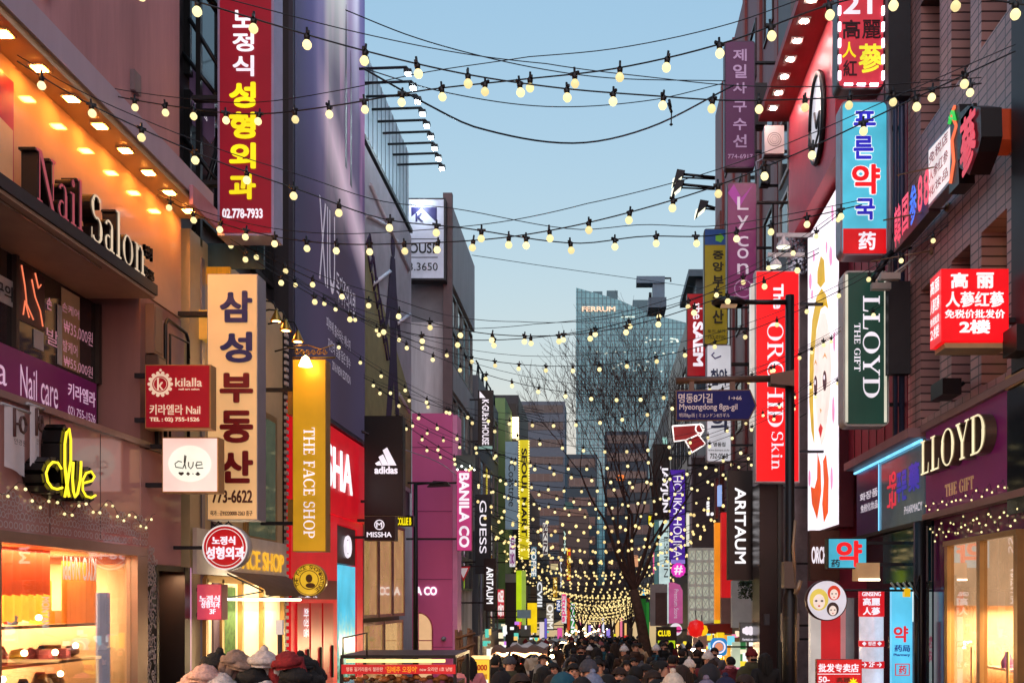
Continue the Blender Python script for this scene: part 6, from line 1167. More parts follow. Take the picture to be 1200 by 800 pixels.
pkr = thing('round_sign', 'glowing pink scalloped badge hanging under the violet sign', 'sign', P(795, 676, 44.8)); mb = MB(); c_ = P(795, 667.5, 44.8)
pts = [Vector((c_.x + (.30 + .025 * (k % 2)) * math.cos(k * .2618), 44.8, c_.z + (.30 + .025 * (k % 2)) * math.sin(k * .2618))) for k in range(24)]; mb.prism(pts, (0, .12, 0)); mb.fixn = True; mb.build('badge', lit('badge_pink', (232, 50, 190), 1.0), pkr); pkr['Y'] = 44.79; T(pkr, '#', 790, 662, 800, 673, wt, .02)
MB().box(c_.x - .3, c_.x + .3, 44.9, 45.2, zat(660, 45), zat(655.5, 45)).build('hanger', lit('violet_pale', (150, 130, 220), .8), pkr)
j3 = sign('vertical_sign', 'white lit sign with spaced grey capitals left of the violet sign', 772, 609, 785, 684, 48, lit('mint_white', (206, 232, 230), .8), greycase, .3, .3, wallx=5); T(j3, 'TESSKIN', 778, 618, 783, 676, mat('print_grey', (70, 76, 80), .5), 0, rot=True); A, B = P(767, 684, 48.2), P(773, 609, 48.2); MB().box(A.x, B.x, 48.1, 48.4, A.z, B.z).build('side_face', mat('side_teal', (70, 120, 120), .4, em=(90, 140, 140), es=.4), j3)
j4 = thing('vertical_sign', 'dusty pink round topped sign with pale script reading down', 'sign', P(791, 728, 43)); A, B = P(784, 730, 43), P(800, 682, 43); mb = MB(); pts = [Vector((A.x, 43, A.z)), Vector((B.x, 43, A.z)), Vector((B.x, 43, B.z - .35)), Vector((B.x - .12, 43, B.z - .1)), Vector((A.x + .2, 43, B.z)), Vector((A.x, 43, B.z))]; mb.prism(pts, (0, .2, 0)); mb.fixn = True; mb.build('board', lit('dusty_pink', (200, 90, 150), .7), j4); j4['Y'] = 42.99; T(j4, 'Premium Store', 790, 690, 795, 724, lit('pale_text', (214, 196, 214), .7), 0, rot=True); MB().box(P(779, 0, 43).x, P(783.5, 0, 43).x, 43, 43.2, A.z, B.z).build('white_edge', lit('mint_white', (206, 232, 230)), j4)
mt_ = thing('neon_sign', 'red neon steak shaped sign with white outlines above violet sign', 'sign', P(806, 530, 34)); nw = lit('neon_white', (250, 236, 230), 1.5); mr_ = lit('meat_red', (150, 24, 28), .7)
for j, pl_ in enumerate(([(788, 499), (820, 497), (824, 505), (818, 514), (790, 517)], [(803, 516), (818, 509), (827, 520), (811, 530)])):
    q = [P(a, b_, 34 - j * .12) for a, b_ in pl_]; mb = MB(); mb.prism(q, (0, .06, 0)); mb.fixn = True; mb.build('plate', mr_, mt_); mb = MB(); mb.tube(q + [q[0]], .028, 5); mb.build('outline_tube', nw, mt_)
mb = MB(); mb.tube([P(820 + 5 * math.cos(k * .6), 502 + 5.5 * math.sin(k * .6), 33.85) for k in range(11)], .025, 5); mb.build('outline_tube', nw, mt_); MB().tube([P(806, 530, 34.1), P(806, 545, 34.1), P(838, 545, 34.2)], .04).build('bracket', steel, mt_)
a1 = sign('vertical_sign', 'black sign with white flared capitals reading down, largest black sign at right', 853, 551, 882, 679, 24, sblk, black, .25, .5, wallx=5); T(a1, 'ARITAUM', 861, 571, 874, 660, lit('letter_white', (250, 246, 250)), .02, rot=True)
mb = MB(); mb.box(P(847, 0, 24).x, P(890, 0, 24).x, 24.1, 24.14, zat(541, 24), zat(539, 24)); mb.box(P(858, 0, 24).x, P(859.5, 0, 24).x, 24.1, 24.14, zat(551, 24), zat(539, 24)); mb.box(P(876, 0, 24).x, P(877.5, 0, 24).x, 24.1, 24.14, zat(551, 24), zat(539, 24)); mb.build('hanger', black, a1)
pil = thing('black_pillar', 'broad black pillar rising between lamp post and black capital sign', 'pillar', P(904, 800, 22.6)); MB().box(P(890, 0, 22.6).x, P(918, 0, 22.6).x, 22.6, 23.6, gz(22), zat(566, 22.6)).build('shaft', mat('pillar_black', (14, 12, 14), .3, var=.3), pil); mb = MB(); mb.box(P(911, 0, 22.6).x, P(914.5, 0, 22.6).x, 22.5, 22.6, gz(22), zat(566, 22.6)); mb.build('conduit', mat('conduit_green', (44, 54, 50), .4), pil); MB().box(P(896, 0, 22.5).x, P(902, 0, 22.5).x, 22.52, 22.6, zat(732, 22.5), zat(719, 22.5)).build('notice', mat('notice_slate', (60, 64, 70), .5), pil)
sf = thing('lit_shopfront', 'brightly lit red and white shop fronts behind the black capital sign', 'shop front', (4.5, 27, gz(27)))
for (x0, x1, ya, yb, Y, m_) in ((838, 845.5, 612, 726, 30, lit('strip_orange', (240, 140, 30), .9)), (845.5, 858, 600, 700, 29, lit('front_red2', (206, 20, 26), .75)), (845.5, 860, 700, 730, 29, mat('front_taupe', (130, 96, 90), .4)), (858, 890, 680, 735, 28, mat('front_grey', (150, 146, 146), .5, em=(170, 166, 160), es=.15)), (883, 891, 545, 735, 25, mat('front_pale', (150, 148, 156), .5)), (858, 890, 752, 830, 28, lit('front_pale_lit', (214, 226, 196), .7)), (868, 874, 752, 830, 27.9, lit('front_green', (60, 150, 80), .5)), (876, 880, 735, 830, 27.8, mat('front_maroon', (110, 30, 34), .4)), (838, 846, 726, 800, 31, lit('front_yellow', (246, 210, 30), .9)), (812, 838, 742, 800, 38, mat('front_umber', (120, 92, 84), .5, em=(160, 120, 100), es=.3)), (842, 856, 745, 830, 33, lit('front_amber', (250, 170, 40), .8)), (838.5, 842, 560, 606, 29.5, mat('front_redbrown', (120, 40, 34), .5)), (812, 840, 766, 812, 35, lit('front_red3', (190, 24, 30), .6)), (841, 849, 741, 768, 29.3, lit('front_yellow2', (255, 216, 20), .9)), (849, 858, 744, 812, 29.1, lit('front_amber2', (255, 170, 40), .9)), (842, 846, 568, 592, 29, lit('front_blue', (150, 180, 240), .9))):
    a, b_ = P(x0, yb, Y), P(x1, ya, Y); MB().box(a.x, b_.x, Y, Y + .3, max(a.z, gz(Y)), b_.z).build('front_panel', m_, sf)
MB().box(4.45, 5.0, 26.8, 43, gz(26), 1.0).build('wall', mat('front_umber2', (90, 60, 56), .5), sf)
random.seed(17)
for k in range(70):
    Y = random.uniform(27.2, 44); px = 700 + F * random.uniform(3.5, 4.35) / Y; py = random.uniform(738, 785); c = random.choice([(255, 236, 200), (255, 200, 110), (250, 90, 80), (255, 255, 250), (250, 220, 60), (120, 210, 230), (240, 130, 170)]); q = P(px, py, Y); a = random.uniform(.03, .1); h_ = random.uniform(.03, .14)
    MB().box(q.x - a, q.x + a, Y, Y + .05, q.z - h_, q.z + h_).build('lit_panel', lit('shop_bit_%d_%d_%d' % c, c, 1.0, sample=False), sf)
wps = thing('round_sign', 'small round white and pink sign on bracket below the dusty pink sign', 'sign', P(792, 745, 41)); c_ = P(792, 737, 41); mb = MB(); mb.lathe((c_.x, 41, c_.z), [(0, .1), (.26, .1), (.26, 0), (0, 0)], 20, 'y'); mb.build('casing', whitecase, wps); mb = MB(); disc(mb, (c_.x, c_.z), .25, 40.99, 20); mb.build('face_panel', lit('round_pale', (236, 226, 236), .9), wps); mb = MB(); disc(mb, (c_.x + .1, c_.z), .13, 40.985, 12); mb.build('pink_spot', lit('round_pink', (236, 60, 150), .9), wps); MB().box(c_.x, 5, 41.04, 41.08, c_.z - .02, c_.z + .02).build('bracket', steel, wps)
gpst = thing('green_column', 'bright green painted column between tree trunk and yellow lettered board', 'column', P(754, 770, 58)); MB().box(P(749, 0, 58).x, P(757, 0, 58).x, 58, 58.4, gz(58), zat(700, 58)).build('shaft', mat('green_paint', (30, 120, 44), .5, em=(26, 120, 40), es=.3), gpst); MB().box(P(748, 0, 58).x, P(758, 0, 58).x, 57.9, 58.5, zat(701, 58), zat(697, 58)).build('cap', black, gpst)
ib = sign('hanging_sign', 'grey square sign with white cloud shaped emblem below black capital sign', 867, 729, 890, 752, 23.6, mat('badge_grey', (92, 92, 92), .5, em=(100, 100, 100), es=.25), steel, .12, .4, wallx=5)
mb = MB(); c_ = P(878.5, 738.5, ib['Y'] - .005)
for k in range(9): disc(mb, (c_.x + .13 * math.cos(k * .7), c_.z + .06 * math.sin(k * .7)), .05, c_.y - k * .0008, 10)
disc(mb, (c_.x, c_.z), .1, c_.y - .01, 14, 1.3, .7); mb.build('emblem', wt, ib); T(ib, 'forest store', 870, 747, 887, 750, wt, 0)
lf = thing('hanging_plant', 'dark green hanging plant on wall under black capital sign', 'plant', P(876, 704, 25)); mb = MB(); random.seed(3)
for k in range(420):
    q = P(random.uniform(866, 887), random.uniform(680, 703 - abs(random.gauss(0, 4))), 25 + random.uniform(-.15, .1)); d = Vector((random.uniform(-1, 1), random.uniform(-1, 1), random.uniform(-1, .4))).normalized() * .06; e_ = d.orthogonal().normalized() * .025; mb.face([q, q + d * .5 + e_, q + d, q + d * .5 - e_])
mb.build('foliage', mat('leaf_dark', (48, 70, 34), .7, var=.5, scale=12), lf); MB().box(P(868, 0, 25).x, P(885, 0, 25).x, 25.12, 25.2, zat(684, 25), zat(680, 25)).build('trough', steel, lf)
blr = thing('round_sign', 'blue square cornered sign with white ring and orange centre near right shops', 'sign', P(845, 768, 26)); A, B = P(833, 768, 26), P(852, 747, 26); mb = MB(); mb.prism(rrect(A, (B.x - A.x, 0, 0), (0, 0, B.z - A.z), .12), (0, .12, 0)); mb.fixn = True; mb.build('casing', lit('ring_blue', (30, 140, 214), .8), blr); c_ = (A + B) / 2; mb = MB(); ring(mb, (c_.x, c_.z), .13, .17, 25.98, 24); mb.build('ring', wt, blr); mb = MB(); disc(mb, (c_.x, c_.z), .11, 25.975, 18); mb.build('centre', lit('ring_orange', (240, 150, 110), .8), blr); MB().box(B.x, 4.4, 26.04, 26.08, c_.z - .02, c_.z + .02).build('bracket', steel, blr)
ra = thing('awning', 'dark red awning with round lanterns over the right side stalls', 'awning', P(842, 745, 30)); mb = MB(); mb.prism([P(820, 742, 30), P(826, 732, 30), P(858, 730, 30), P(858, 742, 30)], (0, 2, 0)); mb.fixn = True; mb.build('canvas', mat('awning_red', (120, 26, 30), .7, var=.2), ra)
for i, (px, py, r_, c, lab) in enumerate(((816, 736, .26, (220, 24, 20), 'red paper lantern at the left end of dark red awning'), (823, 738, .17, (250, 190, 20), 'yellow paper lantern beside red lantern'))):
    ln = thing('paper_lantern', lab, 'lantern', P(px, py, 29), 'lanterns by the red awning'); MB().lathe(P(px, py, 29), [(0, -r_), (r_ * .7, -r_ * .75), (r_, 0), (r_ * .7, r_ * .75), (0, r_)], 14).build('globe', lit('lantern_%d' % c[1], c, .9), ln); MB().tube([P(px, py, 29) + Vector((0, 0, r_)), P(px, py, 29) + Vector((0, .3, r_ + .25))], .012).build('cord', black, ln)
cb = sign('board_sign', 'black board with chunky yellow capitals low on the right', 769, 734, 793, 764, 40, sblk, steel, .2, .3, wallx=5); T(cb, 'CLUB', 771, 738, 786, 745, lit('sign_yellow', (250, 226, 20)), .05); A, B = P(771, 762, 39.98), P(791, 750, 39.98); MB().box(A.x, B.x, 39.95, 39.975, A.z, B.z).build('lime_panel', lit('lime', (190, 220, 20)), cb)
pm = thing('wall_poster', 'tall dark portrait poster in pale frame above the yellow lettered board', 'poster', P(775, 730, 42)); A, B = P(762, 733, 42), P(782, 684, 42); MB().box(A.x, B.x, 42, 42.2, A.z, B.z).build('frame', mat('poster_pale', (170, 166, 170), .5), pm); A, B = P(768, 732, 41.98), P(781.5, 694, 41.98); MB().box(A.x, B.x, 41.95, 41.99, A.z, B.z).build('picture', mat('poster_dusk', (70, 48, 52), .4, var=.6, scale=1.2), pm)
yl = sign('hanging_sign', 'tiny yellow lettered sign on black facade beyond the black sign', 759, 602, 772, 616, 56, sblk, steel, .1, .2, wallx=5); T(yl, 'BLO', 760, 604, 771, 614, yt, .05)
for i, (Y0, Y1, X, zt_, c, lab) in enumerate(((72.2, 98, 5, 14.3, (20, 24, 28), 'tall black block far down the right side of the street'), (98.2, 150, 5.2, 6, (46, 50, 54), 'grey block at the far right end of the street'))):
    bq = thing('far_shop_block', lab, 'building', (X + 3, Y0, gz(Y0)), 'shop blocks far down the street'); MB().box(X, 14, Y0, Y1, gz(Y1) - 1, zt_).build('wall', mat('far_block_%d' % c[0], c, .6, var=.2, streak=True), bq); windows(bq, X, [(Y0 + 1 + 4 * k, Y0 + 3.5 + 4 * k) for k in range(5)], [(z, z + 1.8) for z in (0, 2.6, 5.2, 7.8, 10.4) if z + 1.8 < zt_], steel, darkglass, .1, .05); MB().box(X - .06, X, Y0 + .3, Y1 - .3, gz(Y0), gz(Y0) + 2.2).build('shop_interior', lit('far_shop_glow', (236, 206, 150)), bq)
for (x0, x1, ya, yb, Y, c, lab) in ((765, 770, 640, 672, 54, (236, 90, 150), 'narrow pink lit sign left of white capital sign'), (804, 808, 600, 640, 46, (240, 236, 220), 'narrow white lit strip sign beside charcoal board'), (776, 782, 512, 536, 56, (150, 200, 190), 'pale mint sign above black sign with chunky capitals'), (757, 761, 705, 755, 62, (30, 110, 40), 'narrow green banner right of the tree trunk'), (752, 756, 690, 700, 66, (70, 190, 240), 'tiny cyan sign right of the tree trunk'), (712, 716, 745, 756, 80, (150, 120, 230), 'tiny violet sign over the far crowd'), (719, 722, 742, 752, 82, (230, 220, 40), 'tiny yellow sign over the far crowd'), (731, 737, 744, 752, 75, (220, 40, 40), 'small red sign over the far crowd'), (742, 748, 650, 664, 60, (214, 150, 110), 'small amber lamp panel by the far tree')):
    sign('vertical_sign', lab, x0, ya, x1, yb, Y, lit('far_sign_%d_%d_%d' % c, c, .9, sample=False), steel, .12, .2, group='small signs far down the right side')

eb = thing('far_shop_block', 'dark brown block with lit shop fronts closing the street end', 'building', (0, 150, gz(150)), 'shop blocks far down the street')
MB().box(-6, 6, 150.1, 156, gz(150) - 1, 2.4).build('wall', mat('end_brown', (46, 36, 36), .7, var=.3), eb)
random.seed(8)
for k in range(14):
    x = -4.6 + k * .66; c = random.choice([(255, 230, 180), (255, 200, 120), (230, 230, 255), (240, 120, 150), (160, 140, 240), (255, 240, 220)]); MB().box(x, x + random.uniform(.25, .55), 149.9, 150.0, gz(150) + random.uniform(.5, 1.5), gz(150) + random.uniform(2, 4.2)).build('lit_sign', lit('end_sign_%d_%d' % c[:2], c, .8, sample=False), eb)
# ================================================================== lamp post with the street name
po_ = thing('lamp_post', 'tall black street lamp post with flat lamp head and side box, right foreground', 'lamp post', P(925, 800, 13))
X = P(925.5, 0, 13).x
mb = MB(); mb.tube([(X, 13, gz(13)), (X, 13, zat(700, 13)), (X, 13, zat(694, 13)), (X, 13, zat(346, 13))], [.095, .095, .062, .058], 12); mb.build('pole', black, po_)
mb = MB(); mb.tube([(X, 13, zat(354, 13)), P(872, 354, 13)], [.035, .03], 8); mb.build('arm', black, po_)
mb = MB(); c_ = P(854, 355, 13); mb.raw([(c_.x + .22 * math.cos(k * .3142) * r_, 13 + .15 * math.sin(k * .3142) * r_, c_.z + h) for r_, h in ((0, .07), (.6, .065), (1, .02), (1, -.01), (.8, -.04)) for k in range(20)], [(i * 20 + k, i * 20 + (k + 1) % 20, (i + 1) * 20 + (k + 1) % 20, (i + 1) * 20 + k) for i in range(4) for k in range(20)], True); mb.build('lamp_head', black, po_)
MB().box(c_.x - .1, c_.x + .1, 12.93, 13.07, c_.z - .045, c_.z - .03).build('lens', mat('lens_amber', (190, 150, 110), .3, em=(220, 180, 140), es=.35), po_)
mb = MB(); mb.box(X - .09, X + .06, 12.88, 13.1, zat(689, 13), zat(658, 13)); mb.build('control_box', mat('box_brown', (92, 76, 64), .5), po_)
mb = MB(); A, B = P(900, 752, 13.2), P(936, 716, 13.2)
stp = MB(); stp.box(P(916, 0, 13.1).x, P(937, 0, 13.1).x, 13.12, 13.16, zat(752, 13), zat(718, 13)); stp.build('notice_plate', mat('plate_beige', (150, 134, 120), .5), po_)
mb = MB(); mb.tube([(X + .05, 12.9, zat(690, 13)), (X + .02, 12.88, zat(640, 13)), (X + .05, 12.9, zat(610, 13))], .02); mb.tube([(X + .05, 12.9, zat(696, 13)), (X + .12, 12.9, zat(680, 13))], .03); mb.build('bracket', mat('tan_metal', (150, 128, 104), .4, .4), po_)
sn = thing('street_name_sign', 'navy pointed street name sign hanging from a brown arm on lamp post', 'sign', P(840, 495, 12.9)); brn = mat('arm_brown', (96, 74, 62), .45, .3); Y = 12.85
mb = MB(); mb.tube([P(792, 446, 13), P(905, 443.5, 13)], .045, 8); mb.prism([P(903, 438, 12.9), P(931, 433, 12.9), P(931, 452, 12.9), P(903, 449, 12.9)], (0, .2, 0)); mb.build('arm', brn, sn)
mb = MB(); mb.box(P(808, 0, Y).x, P(814, 0, Y).x, 12.9, 12.94, zat(458, Y), zat(446, Y)); mb.box(P(856, 0, Y).x, P(862, 0, Y).x, 12.9, 12.94, zat(458, Y), zat(446, Y)); mb.build('hanger', brn, sn)
def penta(d, y): return [P(792 + d, 493 - d, y), P(878 - d * .5, 492 - d, y), P(887 - d * 1.4, 475, y), P(879 - d * .5, 456 + d, y), P(792 + d, 457 + d, y)]
mb = MB(); mb.prism(penta(0, Y), (0, .04, 0)); mb.fixn = True; mb.build('edge', brn, sn); mb = MB(); mb.prism(penta(1.4, Y - .012), (0, .01, 0)); mb.fixn = True; mb.build('face_panel', mat('name_navy', (34, 38, 104), .65, spec=.2), sn); sn['Y'] = Y - .013
nt_ = mat('name_white', (190, 176, 176), .4, em=(200, 186, 186), es=.3, var=0); T(sn, '명동8가길', 795, 461, 835, 472, nt_, .015, depth=.003); T(sn, '1→66', 854, 464, 869, 468.5, nt_, .01, depth=.003); T(sn, 'Myeongdong 8ga-gil', 796, 473, 864, 482, nt_, .012, depth=.003); T(sn, '明洞8ga街 | ミョンドン8ガギル', 796, 484, 855, 489.5, nt_, 0, depth=.003)
lp2 = thing('lamp_post', 'slim black post standing before the pink wall left of the street', 'lamp post', P(487, 770, 25)); MB().tube([(P(487, 0, 25).x, 25, gz(25)), (P(487, 0, 25).x, 25, zat(566, 25))], [.07, .05], 10).build('pole', black, lp2); mb = MB(); mb.tube([P(487, 567, 25), P(500, 566, 25), P(520, 565, 25)], .03, 6); mb.prism([P(500, 570, 25), P(528, 569, 25), P(524, 564, 25), P(508, 563, 25)], (0, .2, 0)); mb.build('lamp_head', black, lp2)

# ================================================================== bare street trees
LEV = 6
def bare_tree(label, base, top, lean, n_main, seed, spread, r0):
    random.seed(seed); t = thing('bare_tree', label, 'tree', base); base = Vector(base); tr = MB(); cr_ = MB(); H = top - base.z
    fork = base + Vector((lean * .35, 0, H * .30)); tr.tube([base, base + Vector((.02, 0, H * .1)), base + Vector((lean * .15, 0, H * .2)), fork], [r0 * 1.2, r0, r0 * .9, r0 * .8], 9); tr.build('trunk', mat('bark', (84, 60, 48), .9, scale=8, var=.35, bump=.5), t)
    def grow(p, d, L_, r_, lev, up):
        k = 4; pts = [p]; q = Vector(p); dd = Vector(d)
        for i in range(k):
            dd = (dd + Vector((random.uniform(-.16, .16), random.uniform(-.16, .16), up * .13 + random.uniform(-.06, .1)))).normalized(); q = q + dd * L_ / k; pts.append(q.copy())
        cr_.tube(pts, [r_ * (1 - .45 * i / k) for i in range(k + 1)], 5 if lev < 2 else 3, caps=False)
        if lev >= LEV: return
        for j in range(2 if lev == 0 else random.choice((2, 3, 3))):
            s_ = pts[random.choice((2, 3, 4))] if j else pts[-1]; a = random.uniform(.3, .65) * (1 if j % 2 else -1); ax = Vector((random.uniform(-.5, .5), 1, random.uniform(-.5, .5))).normalized()
            grow(s_, Matrix.Rotation(a, 3, ax) @ dd, L_ * random.uniform(.66, .86), max(.0075, r_ * .52), lev + 1, up)
    for k in range(n_main):
        a = -spread + 2 * spread * k / max(1, n_main - 1); grow(fork, Vector((math.sin(a), random.uniform(-.4, .4), math.cos(a))).normalized(), H * random.uniform(.20, .27), r0 * .42, 0, 1)
    cr_.build('crown', mat('twig', (74, 52, 46), .9, var=.3), t)
    return t
b0 = P(757, 0, 38); bare_tree('tall bare branched tree spreading before the teal glass tower', (b0.x, 38, gz(38)), 8.6, -1.3, 6, 21, .62, .22)
LEV = 5
b0 = P(737, 0, 66); bare_tree('smaller bare tree farther down the street behind tall bare tree', (b0.x, 66, gz(66)), 3.5, .4, 4, 5, .55, .16)
b0 = P(683, 0, 60); bare_tree('thin bare tree on left side of the far crowd', (b0.x, 60, gz(60)), 3.0, -.3, 4, 9, .5, .13)

b0 = P(699, 0, 96); bare_tree('dark distant bare tree right at the end of the street', (b0.x, 96, gz(96)), 2.2, .2, 5, 31, .6, .2)
b0 = P(718, 0, 84); bare_tree('distant bare tree just right of the street end', (b0.x, 84, gz(84)), 2.4, -.2, 5, 37, .6, .17)

# ================================================================== strings of bulbs and plain wires
def bulbm(name, c, es):
    if name in MATS: return MATS[name]
    m = lit(name, c, es, sample=False); n = m.node_tree; oi = n.nodes.new('ShaderNodeObjectInfo'); mr = n.nodes.new('ShaderNodeMapRange'); mr.inputs['To Min'].default_value = es * .45; mr.inputs['To Max'].default_value = es * .8
    n.links.new(oi.outputs['Random'], mr.inputs[0]); n.links.new(mr.outputs[0], n.nodes['Principled BSDF'].inputs['Emission Strength'])
    if name == 'bulb_glow': m.cycles.emission_sampling = 'AUTO'
    return m
def bulb_mesh(r, n=12):
    mb = MB(); mb.lathe((0, 0, -r * 2.15), [(0, -r), (r * .6, -r * .8), (r * .97, -r * .25), (r * .97, r * .25), (r * .7, r * .72), (r * .42, r * 1.05)], n); o = mb.build('bulb', bulbm('bulb_glow', (255, 234, 166), 1.15), None); me = o.data; bpy.data.objects.remove(o); return me
def sock_mesh(r):
    mb = MB(); mb.lathe((0, 0, 0), [(0, .05), (r * .25, .05), (r * .25, .01), (r * .62, -.0), (r * .62, -r * .5), (r * .5, -r * 1.25), (0, -r * 1.25)], 10); mb.box(-r * 1.1, r * 1.1, -.008, .008, -.004, .016); o = mb.build('socket', black, None); me = o.data; bpy.data.objects.remove(o); return me
bulbm('bulb_far', (255, 222, 146), 1.2)
BN, SK = bulb_mesh(.033), sock_mesh(.035)
BM = bulb_mesh(.038, 8); SM = sock_mesh(.038)
BF = bulb_mesh(.05, 7); BF.materials[0] = MATS['bulb_far']
def light_string(label, pts, ds, bulb, sock, group, r=.006, wire=True, start=.2):
    t = thing('string_lights', label, 'string lights', tuple(pts[0]), group); base = Vector(pts[0]); mb = MB(); mb.tube(pts, r, 5, caps=False); mb.build('cable', black, t)
    if wire: mb = MB(); a, b_ = Vector(pts[0]), Vector(pts[-1]); mb.tube([p + Vector((0, 0, .05 + .12 * (1 - abs(2 * i / (len(pts) - 1) - 1)) )) for i, p in enumerate(pts)], .004, 4, caps=False); mb.build('support_wire', steel, t)
    acc = start
    for p, q in zip(pts, pts[1:]):
        d = (q - p).length
        while acc < d:
            c_ = p + (q - p) * (acc / d); o = bpy.data.objects.new('bulb', bulb); COL.objects.link(o); o.parent = t; o.location = c_ - base; o.rotation_euler = (random.uniform(-.12, .12), random.uniform(-.12, .12), random.uniform(0, 3))
            if sock: s_ = bpy.data.objects.new('socket', sock); COL.objects.link(s_); s_.parent = o
            acc += ds * random.uniform(.93, 1.07)
        acc -= d
    return t
def spline(cp, ya, yb, n=60):
    """smooth hanging curve through picture points, running in depth from ya to yb"""
    xs = [c[0] for c in cp]; out = []
    for i in range(n + 1):
        x = xs[0] + (xs[-1] - xs[0]) * i / n; k = 0
        while k < len(cp) - 2 and (x - xs[k + 1]) * (1 if xs[-1] > xs[0] else -1) > 0: k += 1
        p0, p1, p2, p3 = cp[max(k - 1, 0)], cp[k], cp[k + 1], cp[min(k + 2, len(cp) - 1)]; t = (x - p1[0]) / (p2[0] - p1[0])
        m1 = (p2[1] - p0[1]) / (p2[0] - p0[0]) * (p2[0] - p1[0]); m2 = (p3[1] - p1[1]) / (p3[0] - p1[0]) * (p2[0] - p1[0])
        y = (2 * t**3 - 3 * t**2 + 1) * p1[1] + (t**3 - 2 * t**2 + t) * m1 + (-2 * t**3 + 3 * t**2) * p2[1] + (t**3 - t**2) * m2
        u = (x - xs[0]) / (xs[-1] - xs[0]); inv = (1 - u) / ya + u / yb; out.append(P(x, y, 1 / inv))
    return out
random.seed(2)
SGRP = 'string lights over the street'
light_string('string of round bulbs sloping from top left to the upper purple sign, second lowest crossing', spline([(130, -28), (224, 0), (290, 20), (417, 57), (540, 86), (653, 103), (760, 112), (867, 118), (1018, 112), (1150, 98)], 6.9, 8.6), .38, BN, SK, SGRP)
light_string('string of bulbs rising from left canopy to the top right corner of the street', spline([(25, 70), (45, 88), (122, 110), (205, 125), (295, 134), (392, 124), (497, 106), (605, 94), (724, 80), (850, 50), (985, 2), (1060, -6), (1130, -4), (1215, 8)], 10.5, 6.4), .40, BN, SK, SGRP)
light_string('string of bulbs dipping from the left canopy soffit across below the top pair', spline([(20, 72), (82, 110), (152, 145), (252, 188), (352, 223), (447, 256), (541, 267), (672, 285), (754, 277), (835, 276), (945, 255), (1010, 240)], 8.2, 10.5), .42, BN, SK, SGRP)
light_string('string of bulbs from orange canopy end rising to the right hand cyan light box', spline([(185, 228), (228, 251), (305, 274), (382, 285), (459, 286), (576, 280), (661, 267), (752, 245), (845, 216), (945, 175), (1047, 127), (1190, 60)], 11, 7.6), .39, BN, SK, SGRP)
light_string('string of bulbs hanging in front of the weathered tower down to the glass tower', spline([(255, 275), (305, 297), (380, 333), (451, 358), (525, 383), (597, 393), (681, 391), (757, 377), (835, 352), (893, 330), (960, 296)], 13, 11.5), .41, BN, SK, SGRP)
light_string('string of bulbs right below the previous dip, crossing the glass tower name', spline([(270, 285), (330, 325), (400, 363), (470, 388), (540, 398), (620, 396), (700, 385), (770, 366), (850, 335), (930, 290), (985, 250)], 12, 14), .44, BN, SK, SGRP)
def zmid(Y): return 3.6 - .075 * (Y - 14.3) if Y < 60 else .17 - .052 * (Y - 60)
mids = ['starting above the tall gold sign and dipping over the pale sky', 'crossing right under the rooftop edge of the weathered tower', 'passing across the top of the black striped sign', 'hung from the red shop front toward the olive sign', 'crossing before the upper half of the pink wall', 'crossing before the middle of the pink wall', 'passing just over the magenta banner sign', 'tied near the black roof emblem sign']
Y = 15.6; k = 0
while Y < 104:
    w_ = 4.7 if Y < 30 else (4.2 if Y < 60 else 3.6); tilt = (1 if k % 2 else -1) * (1.9 if Y < 30 else .8); sag = (1.5 if Y < 30 else 1.0) * random.uniform(.85, 1.15); off = random.uniform(-.15, .15); hd = random.uniform(-.25, .25)
    pts = []
    for i in range(25):
        u = -1 + 2 * i / 24; pts.append(Vector((u * w_, Y + u * tilt, zmid(Y) + off + hd * u + sag * u * u)))
    near = Y < 22
    lab = 'string of warm bulbs ' + mids[k] if k < len(mids) else ('string of warm bulbs across the middle distance over the crowd' if Y < 45 else 'string of warm bulbs in the dense glowing swag far down the street')
    light_string(lab, pts, .46 if Y < 36 else (.40 if Y < 55 else .32), BN if near else (BM if Y < 30 else BF), SK if near else (SM if Y < 30 else None), SGRP if k < len(mids) else ('string lights in the middle distance' if Y < 45 else 'string lights far down the street'), (.006 if near else .009), near, random.uniform(.05, .4))
    Y += 1.55 if Y < 30 else (1.5 if Y < 55 else 1.25); k += 1
# tiny bulbs added where the two near shop fronts mirror the string lights
FB = bulb_mesh(.014, 6)
random.seed(41)
light_string('thin string of tiny fairy lights swagged along the mauve wall above the lit display window', [Vector((-4.965, 8.3 + 3.2 * i / 40, .93 + .07 * math.cos(i * .95) + .04 * math.sin(i * .31))) for i in range(41)], .15, FB, None, None, .003, False)
light_string('thin string of tiny fairy lights looping over the big purple signboard', [Vector((4.955, 15.6 - 3.2 * i / 60, 1.43 + .05 * math.sin(i * .8) + .03 * math.sin(i * 2.3))) for i in range(61)], .24, FB, None, None, .003, False)
light_string('thin string of tiny fairy lights zigzagging over the purple wall above gift shop doors', [Vector((4.97, 15.4 - 3.3 * i / 60, 1.05 + .1 * math.sin(i * .75) + .05 * math.sin(i * 1.9))) for i in range(61)], .16, FB, None, None, .003, False)
